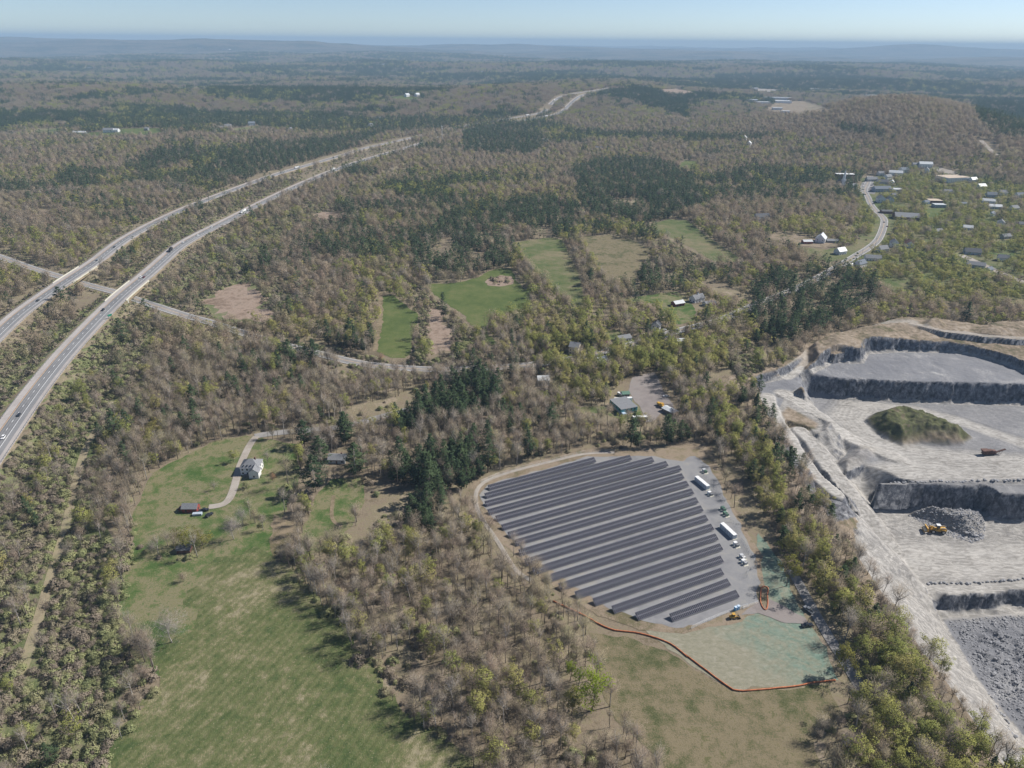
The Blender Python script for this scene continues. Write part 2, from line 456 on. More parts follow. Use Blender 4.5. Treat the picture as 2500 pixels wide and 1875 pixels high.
MAT['lightgrey'] = plain('light_grey_paint', (0.46, 0.47, 0.48), 0.5)
MAT['midgrey'] = plain('mid_grey_metal', (0.24, 0.25, 0.26), 0.6)
MAT['roof_grey'] = plain('grey_shingle', (0.20, 0.205, 0.215), 0.85, 0, 0.25, 2.0)
MAT['roof_dark'] = plain('dark_shingle', (0.10, 0.105, 0.115), 0.85, 0, 0.25, 2.0)
MAT['roof_slate'] = plain('blue_grey_shingle', (0.15, 0.17, 0.20), 0.85, 0, 0.2, 2.0)
MAT['roof_pale'] = plain('pale_metal_roof', (0.55, 0.57, 0.58), 0.5)
MAT['roof_tan'] = plain('tan_roof_membrane', (0.50, 0.41, 0.32), 0.8)
MAT['roof_green'] = plain('green_metal_roof', (0.11, 0.20, 0.145), 0.5)
MAT['cream'] = plain('cream_clapboard', (0.62, 0.56, 0.44), 0.7)
MAT['red'] = plain('barn_red', (0.25, 0.055, 0.045), 0.8)
MAT['brown'] = plain('brown_boards', (0.17, 0.09, 0.07), 0.8)
MAT['teal'] = plain('teal_siding', (0.11, 0.36, 0.40), 0.6)
MAT['paleblue'] = plain('pale_blue_paint', (0.50, 0.62, 0.74), 0.6)
MAT['bluegrey'] = plain('blue_grey_siding', (0.38, 0.44, 0.50), 0.7)
MAT['navy'] = plain('dark_car_paint', (0.02, 0.022, 0.028), 0.3, 0, 0.1, 1, 0.5)
MAT['maroon'] = plain('maroon_car_paint', (0.14, 0.02, 0.03), 0.3, 0, 0.1, 1, 0.5)
MAT['silver'] = plain('silver_car_paint', (0.42, 0.43, 0.44), 0.3, 0.3)
MAT['carwhite'] = plain('white_car_paint', (0.78, 0.78, 0.77), 0.3, 0, 0.05, 1, 0.5)
MAT['bluepaint'] = plain('blue_paint', (0.10, 0.25, 0.5), 0.5)
MAT['yellow'] = plain('machine_yellow', (0.52, 0.30, 0.05), 0.5)
MAT['orange'] = plain('orange_sock_mesh', (0.44, 0.15, 0.065), 0.7, 0, 0.3, 0.9)
MAT['cyan'] = plain('cyan_plastic', (0.05, 0.42, 0.72), 0.45)
MAT['rust'] = plain('rusty_steel', (0.115, 0.06, 0.045), 0.85, 0, 0.4, 0.8)
MAT['sign'] = plain('green_sign', (0.02, 0.20, 0.13), 0.5)
MAT['wood'] = plain('weathered_wood', (0.20, 0.17, 0.14), 0.9)
MAT['bark'] = plain('grey_brown_bark', (0.19, 0.16, 0.135), 0.95, 0, 0.3, 2.0, 0.1)
MAT['palebark'] = plain('pale_grey_bark', (0.36, 0.33, 0.30), 0.95, 0, 0.3, 2.0, 0.1)
MAT['panel'] = plain('solar_cells', (0.010, 0.0095, 0.022), 0.6, 0, 0.2, 0.5, 0.02)
MAT['frame'] = plain('aluminium_frame', (0.34, 0.345, 0.375), 0.6, 0.0)

def foliage(name, cols, patch=0.006, vary=0.22, transl=0.0):
    """leaf or twig colour: each plant its own tone, and stands of similar tone together"""
    m = NT(name, 0.95, 0.05)
    oi = m.n('ShaderNodeObjectInfo')
    loc = m.n('ShaderNodeTexNoise'); loc.inputs['Scale'].default_value = patch; loc.inputs['Detail'].default_value = 2
    m.l(oi.outputs['Location'], loc.inputs['Vector'])
    f = m.math('ADD', m.math('MULTIPLY', oi.outputs['Random'], 0.62), m.math('MULTIPLY', loc.outputs['Fac'], 0.76))
    f = m.math('SUBTRACT', f, 0.19)
    col = m.ramp(f, [(k / (len(cols) - 1), c) for k, c in enumerate(cols)])
    sp = m.ramp(m.noise(1.6, 2), [(0.3, 1 - vary), (0.7, 1 + vary)])
    mul = m.mix(1.0, col, sp, 'MULTIPLY')
    m.out(mul)
    if transl:
        tr = m.n('ShaderNodeBsdfTranslucent'); m.l(mul, tr.inputs[0])
        mx = m.n('ShaderNodeMixShader'); mx.inputs[0].default_value = transl
        m.l(m.b.outputs[0], mx.inputs[1]); m.l(tr.outputs[0], mx.inputs[2])
        m.l(mx.outputs[0], m.t.nodes['Material Output'].inputs[0])
    return m.mat
MAT['twig'] = foliage('bare_twigs', [(0.41, 0.375, 0.335), (0.44, 0.39, 0.33), (0.46, 0.385, 0.29), (0.43, 0.335, 0.265), (0.45, 0.40, 0.255), (0.40, 0.39, 0.22)], transl=0.4)
MAT['leafy'] = foliage('young_leaves', [(0.27, 0.305, 0.105), (0.335, 0.36, 0.115), (0.39, 0.39, 0.125), (0.41, 0.365, 0.15), (0.335, 0.375, 0.105)], transl=0.35)
MAT['needle'] = foliage('pine_needles', [(0.050, 0.080, 0.044), (0.066, 0.10, 0.05), (0.088, 0.125, 0.06), (0.07, 0.106, 0.058)], transl=0.25)
MAT['shrub'] = foliage('shrub_leaves', [(0.22, 0.255, 0.13), (0.31, 0.335, 0.165), (0.37, 0.375, 0.19), (0.335, 0.28, 0.22), (0.30, 0.255, 0.20), (0.30, 0.33, 0.14)], patch=0.02, transl=0.35)
MAT['bud'] = foliage('budding_crowns', [(0.325, 0.29, 0.255), (0.345, 0.30, 0.245), (0.365, 0.30, 0.21), (0.34, 0.26, 0.20), (0.345, 0.31, 0.185), (0.30, 0.29, 0.155)], transl=0.35)
MAT['willow'] = foliage('willow_leaves', [(0.40, 0.36, 0.11), (0.44, 0.39, 0.12)], transl=0.45)
MAT['lime'] = foliage('lime_leaves', [(0.27, 0.36, 0.03), (0.32, 0.40, 0.04)], transl=0.5)
MAT['olive'] = foliage('olive_leaves', [(0.24, 0.24, 0.06), (0.28, 0.265, 0.07)], transl=0.45)
MAT['plum'] = foliage('plum_twigs', [(0.27, 0.17, 0.17), (0.3, 0.19, 0.18)], transl=0.4)
MAT['greytwig'] = foliage('grey_twigs', [(0.40, 0.36, 0.335), (0.44, 0.39, 0.36)], transl=0.45)
MAT['rusttwig'] = foliage('rust_twigs', [(0.40, 0.24, 0.15), (0.44, 0.27, 0.16)], transl=0.4)
# ------------------------------------------------------------------ quarry outline and ground sheet
RIM_PX = (PX('f', (430, 800), (470, 850), (520, 900), (560, 1000), (640, 1130), (700, 1250), (790, 1400), (880, 1550)) +
          PX('i', (930, 60), (1000, 150), (1090, 260), (1180, 370), (1280, 520), (1380, 660), (1470, 790), (1550, 920), (1640, 1030), (1740, 1160), (1840, 1300), (1940, 1440), (2040, 1590), (2110, 1720), (2250, 1950)) +
          [(3100, 2100), (3300, 900)] + PX('f', (3400, 470), (2203, 440), (1900, 470), (1560, 420), (1420, 415), (1180, 480), (950, 540), (830, 590), (790, 640), (700, 700), (560, 740)))
RIM = on_plane(RIM_PX, 0.0)

def in_quarry(x, y):
    return inside(RIM, x, y)

def make_ground():
    na, nr = 330, 600
    a = np.radians(np.linspace(-66, 66, na)); r = 45 * np.exp(np.linspace(0, math.log(34000 / 45), nr))
    R, A = np.meshgrid(r, a, indexing='ij')
    X = R * np.sin(A); Y = R * np.cos(A)
    Z = height(X.ravel(), Y.ravel()).reshape(X.shape)
    # tree-top relief of the woods too far away to show single trees
    far = smooth(11000, 13500, R)
    Z = Z + far * (9 * fbm(X / 90, Y / 90, 5, 3) + 3)
    V = np.stack([X, Y, Z], -1).reshape(-1, 3)
    i = np.arange(nr - 1)[:, None] * na + np.arange(na - 1)[None, :]
    F = np.stack([i, i + 1, i + na + 1, i + na], -1).reshape(-1, 4)
    q = in_quarry(V[:, 0], V[:, 1])
    F = F[~q[F].any(1)]
    m = NT('ground_cover', 0.95, 0.1)
    a1 = m.noise(0.012, 4, 0.6, dist=0.6); b1 = m.noise(0.08, 4, 0.65); c1 = m.noise(0.7, 3, 0.7)
    f = m.math('ADD', m.math('MULTIPLY', a1, 0.42), m.math('ADD', m.math('MULTIPLY', b1, 0.33), m.math('MULTIPLY', c1, 0.25)))
    near = m.ramp(f, [(0.42, (0.14, 0.115, 0.075)), (0.48, (0.215, 0.172, 0.125)), (0.53, (0.195, 0.17, 0.105)), (0.59, (0.29, 0.235, 0.175))])
    big = m.noise(0.0011, 5, 0.62, stretch=(1, 2.2, 1), dist=0.4); fine = m.noise(0.012, 4, 0.7)
    wood = m.ramp(m.math('ADD', m.math('MULTIPLY', big, 0.6), m.math('MULTIPLY', fine, 0.4)),
                  [(0.40, (0.018, 0.03, 0.022)), (0.47, (0.05, 0.055, 0.04)), (0.52, (0.11, 0.092, 0.07)), (0.57, (0.155, 0.125, 0.09)), (0.62, (0.06, 0.075, 0.04))])
    vm = m.n('ShaderNodeVectorMath', operation='LENGTH'); m.l(m.pos(), vm.inputs[0])
    w = m.n('ShaderNodeMapRange'); w.inputs[1].default_value = 9500; w.inputs[2].default_value = 13000; m.l(vm.outputs['Value'], w.inputs[0])
    m.bump(c1, 0.6, 0.4)
    m.out(m.mix(w.outputs[0], near, wood))
    o = link('ground', np_mesh('ground', V, F, m.mat, True))
    meta(o, 'brown leaf-littered ground rolling away to the wooded horizon', kind='structure')
make_ground()

# ------------------------------------------------------------------ field and yard sheets draped on the ground
CLEAR = []           # (pixel polygon) where no trees grow
def sheet(name, label, pxpoly, mat, off=0.1, step=5.0, rag=1.2, clear=True):
    W = [p[:2] for p in ground_pts(pxpoly)]
    B = []
    n = len(W)
    for k in range(n):
        p, q = np.array(W[k]), np.array(W[(k + 1) % n]); L = np.linalg.norm(q - p); c = max(1, int(L / (step * 0.6)))
        for j in range(c):
            B.append(p + (q - p) * j / c)
    B = np.array(B)
    if rag:
        B[:, 0] += rag * 2 * (fbm(B[:, 0] / 7, B[:, 1] / 7, 3, 3) - 0.5) * 2
        B[:, 1] += rag * 2 * (fbm(B[:, 0] / 7 + 50, B[:, 1] / 7, 4, 3) - 0.5) * 2
    gx, gy = np.meshgrid(np.arange(B[:, 0].min(), B[:, 0].max(), step), np.arange(B[:, 1].min(), B[:, 1].max(), step))
    gx, gy = gx.ravel(), gy.ravel()
    m = inside(B, gx, gy)
    gx, gy = gx[m], gy[m]
    if len(gx):
        m = poly_dist(list(map(tuple, B)), gx, gy) > step * 0.4
        gx, gy = gx[m], gy[m]
    pts = [Vector((float(p[0]), float(p[1]))) for p in B] + [Vector((float(a), float(b))) for a, b in zip(gx, gy)]
    nb = len(B)
    v, e, f, *_ = delaunay_2d_cdt(pts, [(k, (k + 1) % nb) for k in range(nb)], [], 1, 1e-4)
    co = np.array([(p.x, p.y) for p in v])
    z = height(co[:, 0], co[:, 1]) + off
    me = bpy.data.meshes.new(name)
    me.from_pydata([(float(a), float(b), float(c)) for (a, b), c in zip(co, z)], [], [t[::-1] if (co[t[1]][0] - co[t[0]][0]) * (co[t[2]][1] - co[t[0]][1]) - (co[t[1]][1] - co[t[0]][1]) * (co[t[2]][0] - co[t[0]][0]) < 0 else t for t in f])
    me.materials.append(mat)
    o = link(name, me)
    meta(o, label, kind='structure')
    if clear:
        CLEAR.append(pxpoly)
        r = float(np.hypot(*np.mean(W, axis=0)))
        if 480 < r < 2600:      # keep the near edge open: no tall trees right in front of a field
            CLEAR.append([(p[0], p[1] + 0.45 * 13 * F_PX / r) for p in pxpoly])
    return o

LAWN = PX('v', (285, 1110), (330, 1020), (400, 985), (460, 955), (530, 940), (640, 960), (650, 1040), (615, 1100), (590, 1180), (640, 1245), (560, 1265), (480, 1295), (450, 1340), (425, 1410), (350, 1470), (300, 1440), (250, 1340), (262, 1250), (285, 1190))
HAY = PX('v', (410, 1270), (470, 1210), (560, 1180), (600, 1200), (690, 1290), (740, 1340), (780, 1420), (830, 1470), (860, 1520), (960, 1590), (1040, 1680), (1060, 1850), (160, 1850), (255, 1590), (310, 1510), (340, 1425), (402, 1350))
sheet('hay_field', 'large green hay field with straw streaks below the farmhouse', HAY, MAT['hay'], 0.14, 5, 4.0)
sheet('lawn', 'bright green lawn and orchard grass around the farmhouse', LAWN, MAT['lawn'], 0.09)
sheet('lawn', 'small mown lawn strip beside the tall pines', PX('v', (660, 1130), (690, 1060), (720, 1035), (780, 1030), (790, 1080), (760, 1140), (700, 1190), (660, 1200), (640, 1170)), MAT['lawn'], 0.09)
sheet('straw_patch', 'dry straw-coloured grass between lawn and thicket', PX('v', (590, 1110), (640, 1130), (660, 1190), (640, 1200), (600, 1215), (585, 1190)), MAT['straw'], 0.16, 3)
sheet('meadow', 'rough brown and green meadow outside the orange sock', PX('v', (1270, 1365), (1350, 1375), (1440, 1410), (1560, 1480), (1600, 1497), (1790, 1477), (1810, 1530), (1760, 1600), (1790, 1700), (1800, 1850), (1400, 1850), (1430, 1640), (1330, 1560), (1300, 1480)), MAT['meadow'], 0.09)
SOLAR_OUT = PX('v', (1003, 1075), (1025, 1040), (1130, 1003), (1270, 968), (1400, 968), (1490, 955), (1540, 965), (1545, 1000), (1565, 1060), (1605, 1130), (1640, 1190), (1655, 1260), (1660, 1310), (1600, 1345), (1480, 1368), (1380, 1362), (1290, 1330), (1195, 1268), (1110, 1200), (1050, 1135), (1015, 1105))
SEED = PX('v', (1385, 1352), (1480, 1360), (1560, 1335), (1640, 1305), (1655, 1270), (1632, 1200), (1640, 1150), (1690, 1220), (1715, 1290), (1750, 1350), (1785, 1400), (1805, 1468), (1600, 1492), (1560, 1475), (1440, 1405))
sheet('seeded_slope', 'pale green-dyed newly seeded slope below the solar array', SEED, MAT['seed'], 0.08)
sheet('solar_margin', 'bare tan earth and track ringing the solar array', SOLAR_OUT, MAT['margin'], 0.14)
sheet('gravel_pad', 'grey gravel pad under the solar array', PX('v', (1032, 1068), (1048, 1050), (1270, 987), (1400, 985), (1470, 995), (1500, 985), (1530, 1005), (1560, 1060), (1597, 1130), (1628, 1200), (1643, 1260), (1640, 1300), (1560, 1330), (1480, 1357), (1400, 1347), (1310, 1312), (1215, 1250), (1140, 1200), (1090, 1150), (1050, 1100)), MAT['gravel'], 0.19)
CLEAR.append(PX('v', (1560, 1000), (1598, 1010), (1655, 1130), (1712, 1240), (1780, 1350), (1838, 1450), (1862, 1510), (1800, 1500), (1640, 1300), (1600, 1130)))
CLEAR.append(PX('K', (1000, 1250), (1200, 1050), (1500, 1000), (1720, 1330), (1700, 1450), (1520, 1600), (1300, 1640), (1080, 1600), (950, 1400)))
CLEAR.append(PX('v', (1195, 1268), (1290, 1330), (1400, 1362), (1480, 1385), (1560, 1440), (1600, 1470), (1810, 1440), (1840, 1560), (1500, 1560), (1280, 1380)))
sheet('dirt_track', 'grey dirt approach track leaving the solar array gate', PX('v', (1640, 1300), (1665, 1295), (1740, 1335), (1750, 1350), (1690, 1345), (1640, 1325), (1600, 1330)), MAT['yard'], 0.24, 3, 0.5, False)
sheet('crop_field', 'narrow emerald crop field above the curving road', PX('e', (270, 265), (340, 262), (420, 330), (480, 370), (500, 410), (470, 500), (450, 600), (420, 660), (330, 660), (230, 615), (255, 520), (275, 380)), MAT['crop'], 0.14)
sheet('straw_patch', 'straw headland strip along the narrow crop field', PX('e', (240, 240), (275, 240), (285, 270), (285, 400), (265, 530), (240, 610), (200, 620), (225, 500), (245, 380)), MAT['straw'], 0.09, 4)
sheet('crop_field', 'wide emerald crop field with a scrub island', PX('e', (540, 185), (640, 190), (760, 180), (880, 145), (940, 110), (1020, 92), (1080, 95), (1130, 190), (1210, 250), (1200, 330), (1100, 360), (960, 400), (920, 460), (940, 520), (1020, 580), (950, 580), (890, 520), (820, 440), (780, 380), (700, 330), (600, 260)), MAT['crop'], 0.14)
sheet('straw_patch', 'straw ring around the scrub island in the crop field', PX('e', (910, 178), (940, 155), (1020, 138), (1080, 142), (1105, 165), (1095, 190), (1020, 206), (940, 200)), MAT['reed'], 0.22, 3)
sheet('pasture', 'long pale green pasture between two rows of trees', PX('p', (1262, 590), (1347, 580), (1372, 586), (1401, 643), (1422, 697), (1426, 750), (1408, 755), (1378, 728), (1324, 686), (1285, 647)), MAT['pasture'], 0.12, 7)
sheet('pasture', 'tan and green pasture beyond the second tree row', PX('p', (1416, 578), (1486, 574), (1545, 586), (1590, 612), (1560, 655), (1550, 690), (1486, 700), (1463, 672), (1434, 622)), MAT['meadow'], 0.12, 7)
sheet('pasture', 'uppermost tan pasture under the dark pine wood', PX('p', (1582, 548), (1632, 536), (1679, 538), (1722, 575), (1780, 612), (1815, 640), (1746, 642), (1690, 606), (1640, 582)), MAT['pasture'], 0.12, 7)
sheet('pasture', 'green horse paddock around the red barn', PX('K', (1100, 225), (1400, 178), (1700, 140), (1820, 200), (1860, 270), (1910, 330), (1890, 450), (1750, 490), (1650, 470), (1600, 350), (1500, 270), (1250, 250)), MAT['lawn'], 0.12, 5)
sheet('lawn', 'small lawn beside the grey-roofed ranch house', PX('K', (930, 560), (1060, 545), (1250, 640), (1240, 690), (1080, 690), (960, 625)), MAT['lawn'], 0.1, 4)
sheet('gravel_yard', 'pinkish gravel yard beside the teal building', PX('K', (1240, 1060), (1300, 1030), (1480, 1000), (1540, 1130), (1590, 1250), (1680, 1330), (1690, 1420), (1560, 1440), (1530, 1460), (1470, 1530), (1380, 1530), (1340, 1400), (1250, 1290), (1200, 1200)), MAT['yard'], 0.16, 4, 0.6)
sheet('lawn', 'grass strip in front of the teal building', PX('K', (640, 1380), (1000, 1350), (1060, 1280), (1130, 1260), (1250, 1300), (1345, 1420), (1330, 1540), (1200, 1550), (1080, 1490), (900, 1430), (700, 1430)), MAT['lawn'], 0.1, 4)
sheet('reed_swamp', 'pinkish dead-reed swamp beside the highway', PX('d', (1290, 290), (1400, 225), (1500, 185), (1620, 200), (1670, 280), (1650, 340), (1740, 360), (1730, 420), (1600, 425), (1500, 415), (1380, 375)), MAT['reed'], 0.1, 6, 7.0)
sheet('reed_swamp', 'narrow reed strip between the two crop fields', PX('e', (555, 430), (575, 350), (660, 350), (640, 400), (710, 490), (700, 590), (600, 640), (540, 650), (570, 560)), MAT['reed'], 0.1, 5, 5.0)
sheet('reed_swamp', 'small tan reed patch above the highway', PX('a', (1970, 1360), (2050, 1340), (2190, 1350), (2195, 1388), (2000, 1395)), MAT['reed'], 0.12, 7)
for lab, pts, mt in (('far green field at the wood edge by the white farm', PX('a', (200, 855), (240, 815), (385, 810), (385, 852)), 'pasture'),
                     ('far green field stretching beside the white farm', PX('a', (440, 850), (640, 835), (770, 815), (1010, 812), (1030, 850), (620, 868)), 'crop'),
                     ('far pale field on the wooded rise', PX('a', (1110, 552), (1330, 543), (1335, 568), (1110, 574)), 'pasture'),
                     ('far emerald field with white houses', PX('b', (265, 622), (420, 602), (585, 637), (400, 652)), 'crop'),
                     ('far house lawn above the pine belt', PX('a', (1470, 815), (1640, 795), (1650, 825), (1490, 835)), 'lawn'),
                     ('small green field behind the dark pines', PX('c', (20, 1040), (60, 1015), (135, 1022), (130, 1065), (30, 1072)), 'crop'),
                     ('playing field lawn in the town', PX('T', (1050, 620), (1280, 600), (1270, 700), (1120, 710)), 'crop'),
                     ('open lawn by the second town street', PX('T', (1780, 1120), (2050, 1110), (2200, 1140), (2000, 1170)), 'lawn'),
                     ('open yard below the white gabled barn', PX('c', (740, 1560), (960, 1580), (1150, 1550), (1120, 1640), (960, 1659), (820, 1620)), 'pasture'),
                     ('pale bare yard beside the white gabled barn', PX('c', (560, 1510), (640, 1470), (800, 1490), (1000, 1530), (960, 1570), (780, 1560)), 'margin'),
                     ('town car park beside the main street', PX('T', (360, 300), (480, 300), (500, 440), (420, 440), (330, 440), (310, 410)), 'oldroad'),
                     ('long pale car park behind the school', PX('T', (1150, 135), (1220, 130), (1500, 205), (1400, 215), (1230, 190)), 'drive'),
                     ('pale yard of the distant gravel works', PX('c', (560, 700), (640, 640), (820, 640), (960, 690), (1010, 705), (800, 735), (600, 730)), 'margin'),
                     ('distant pale industrial lot', PX('c', (450, 560), (740, 570), (730, 590), (520, 592)), 'drive'),
                     ('distant tan clearing in the valley', PX('c', (-120, 570), (0, 562), (150, 590), (60, 606), (-60, 604)), 'reed')):
    sheet('field' if 'field' in lab else 'clearing', lab, pts, MAT[mt], 0.35, 12 if pts[0][1] > 300 else 40, 2.0)

SCRUB_PX = [PX('v', (-140, 1110), (0, 1010), (100, 860), (225, 700), (290, 690), (340, 712), (310, 850), (240, 960), (200, 1080), (260, 1180), (290, 1200), (290, 1340), (240, 1650), (-20, 1850), (-200, 1700)), PX('v', (310, 650), (450, 530), (560, 490), (700, 470), (680, 500), (560, 570), (450, 645), (360, 662)),
            PX('v', (-60, 810), (60, 740), (190, 665), (240, 650), (190, 730), (60, 890), (-60, 1000)), PX('d', (1250, 200), (1500, 120), (1850, 160), (1880, 320), (1740, 430), (1500, 450), (1250, 350))]
for k, pts in enumerate(SCRUB_PX):
    sheet('scrub_floor', ['olive scrub floor below the near carriageway', 'olive scrub floor above the reed swamp by the highway', 'olive scrub floor of the highway median', 'olive scrub floor around the pink reed swamp'][k], pts, MAT['scrubfloor'], 0.055, 6, 3.0, False)

sheet('town_ground', 'green yards and verges under the town trees', PX('v', (1860, 385), (2000, 365), (2350, 400), (2350, 660), (1960, 650), (1830, 560)), MAT['pasture'], 0.2, 14, 4.0, False)

# ------------------------------------------------------------------ roads
ROADS = []           # (path, half width kept clear)
def side_frames(P):
    P = np.asarray(P); T = np.gradient(P[:, :2], axis=0); T /= np.linalg.norm(T, axis=1)[:, None] + 1e-9
    return np.stack([T[:, 1], -T[:, 0]], 1)   # right-hand side

def ribbon(mb, P, o0, o1, dz, m=0, N=None):
    N = side_frames(P) if N is None else N
    for k in range(len(P) - 1):
        a, b = P[k], P[k + 1]
        mb.quad((a[0] + N[k][0] * o1, a[1] + N[k][1] * o1, a[2] + dz), (b[0] + N[k + 1][0] * o1, b[1] + N[k + 1][1] * o1, b[2] + dz),
                (b[0] + N[k + 1][0] * o0, b[1] + N[k + 1][1] * o0, b[2] + dz), (a[0] + N[k][0] * o0, a[1] + N[k][1] * o0, a[2] + dz), m)

def along(P, s0, s1, n=8):
    d = np.concatenate([[0], np.cumsum(np.linalg.norm(np.diff(P, axis=0), axis=1))])
    s = np.linspace(s0, s1, n)
    return np.stack([np.interp(s, d, P[:, k]) for k in range(3)], 1)

def length(P):
    return float(np.linalg.norm(np.diff(P, axis=0), axis=1).sum())

def highway(P, word):
    L = P.copy()
    lift = 0.45 + 0.5 * smooth(900, 1800, np.hypot(P[:, 0], P[:, 1]))
    L[:, 2] += lift
    N = side_frames(L)
    def lay(name, o0, o1, dz, mat, par):
        mb = MB(); ribbon(mb, L, o0, o1, dz, 0, N)
        return mb.build(name, mat, par)
    root = lay('highway', -4.2, 7.2, 0, MAT['asphalt'], None)
    meta(root, word, kind='structure')
    lay('left_shoulder', -9.2, -4.2, 0.01, MAT['shoulder'], root)
    lay('right_shoulder', 7.2, 10.8, 0.01, MAT['shoulder'], root)
    lay('yellow_edge_line', -3.75, -3.45, 0.035, MAT['yellow_line'], root)
    lay('brown_joint_line', -4.3, -3.95, 0.03, MAT['rust_line'], root)
    lay('white_edge_line', 3.5, 3.8, 0.035, MAT['white_line'], root)
    for o in (-2.75, -0.95, 0.95, 2.75):
        lay('wheel_path', o - 0.4, o + 0.4, 0.02, MAT['wornlane'], root)
    mb = MB(); s = 5.0
    while s < min(length(L) - 20, 1500):
        ribbon(mb, along(L, s, s + 3.6, 2), -0.16, 0.16, 0.04); s += 12.2
    d = mb.build('lane_dashes', MAT['white_line'], root); d['kind'] = 'stuff'
    # side slope skirts under the pavement edge
    mb = MB()
    for sgn, o in ((-1, -9.2), (1, 10.8)):
        for k in range(len(L) - 1):
            a, b = L[k], L[k + 1]; n0, n1 = N[k], N[k + 1]
            mb.quad((a[0] + n0[0] * o, a[1] + n0[1] * o, a[2]), (b[0] + n1[0] * o, b[1] + n1[1] * o, b[2]), (b[0] + n1[0] * (o + sgn * 2.2), b[1] + n1[1] * (o + sgn * 2.2), b[2] - 1.2 - 0.5), (a[0] + n0[0] * (o + sgn * 2.2), a[1] + n0[1] * (o + sgn * 2.2), a[2] - 1.2 - 0.5))
    mb.build('verge', MAT['straw'], root)
    ROADS.append((P, 14.0))
    return root, L

hw1, L1 = highway(H1, 'near carriageway of the divided highway crossing the landscape')
hw2, L2 = highway(H2, 'far carriageway of the divided highway beyond the median')

def guard_rail(L, off, s0, s1, label):
    root = empty('guard_rail', (0, 0, 0), 0, label, 'guard rail')
    Q = along(L, s0, s1, max(3, int((s1 - s0) / 8))); N = side_frames(Q)
    mb = MB()
    for k in range(len(Q) - 1):
        a = Q[k]; b = Q[k + 1]; p = (a[0] + N[k][0] * off, a[1] + N[k][1] * off); q = (b[0] + N[k + 1][0] * off, b[1] + N[k + 1][1] * off)
        mb.quad((*p, a[2] + 0.45), (*q, b[2] + 0.45), (*q, b[2] + 0.8), (*p, a[2] + 0.8))
    mb.build('rail', MAT['galv'], root)
    mb = MB(); D = along(L, s0, s1, int((s1 - s0) / 3.8)); N = side_frames(D)
    for k in range(len(D)):
        x, y = D[k][0] + N[k][0] * (off + 0.15), D[k][1] + N[k][1] * (off + 0.15)
        mb.box(x - 0.08, x + 0.08, y - 0.08, y + 0.08, D[k][2] - 0.6, D[k][2] + 0.78)
    o = mb.build('posts', MAT['galv'], root); o['kind'] = 'stuff'
    return root

def s_at(P, px, py):
    """arc length at which a path passes a pixel"""
    x, y = project(P[:, 0], P[:, 1], P[:, 2])
    d = np.concatenate([[0], np.cumsum(np.linalg.norm(np.diff(P, axis=0), axis=1))])
    return float(d[np.argmin((x - px) ** 2 + (y - py) ** 2)])

b1a, b1b = s_at(L1, 283, 733), s_at(L1, 335, 690)
b2a, b2b = s_at(L2, 155, 690), s_at(L2, 212, 652)
guard_rail(L1, 10.5, 10, b1a - 4, 'steel guard rail along the near carriageway below the bridge')
guard_rail(L1, 10.5, b1b + 4, b1b + 260, 'steel guard rail along the near carriageway above the bridge')
guard_rail(L1, -9.0, 10, b1a - 4, 'steel guard rail on the median side of the near carriageway')
guard_rail(L1, -9.0, b1b + 4, b1b + 330, 'median guard rail of the near carriageway beyond the bridge')
guard_rail(L2, 10.5, 60, b2a - 4, 'steel guard rail along the far carriageway below its bridge')
guard_rail(L2, -9.0, 60, b2a - 4, 'outer guard rail of the far carriageway below its bridge')
guard_rail(L2, -9.0, b2b + 4, b2b + 240, 'outer guard rail of the far carriageway beyond its bridge')

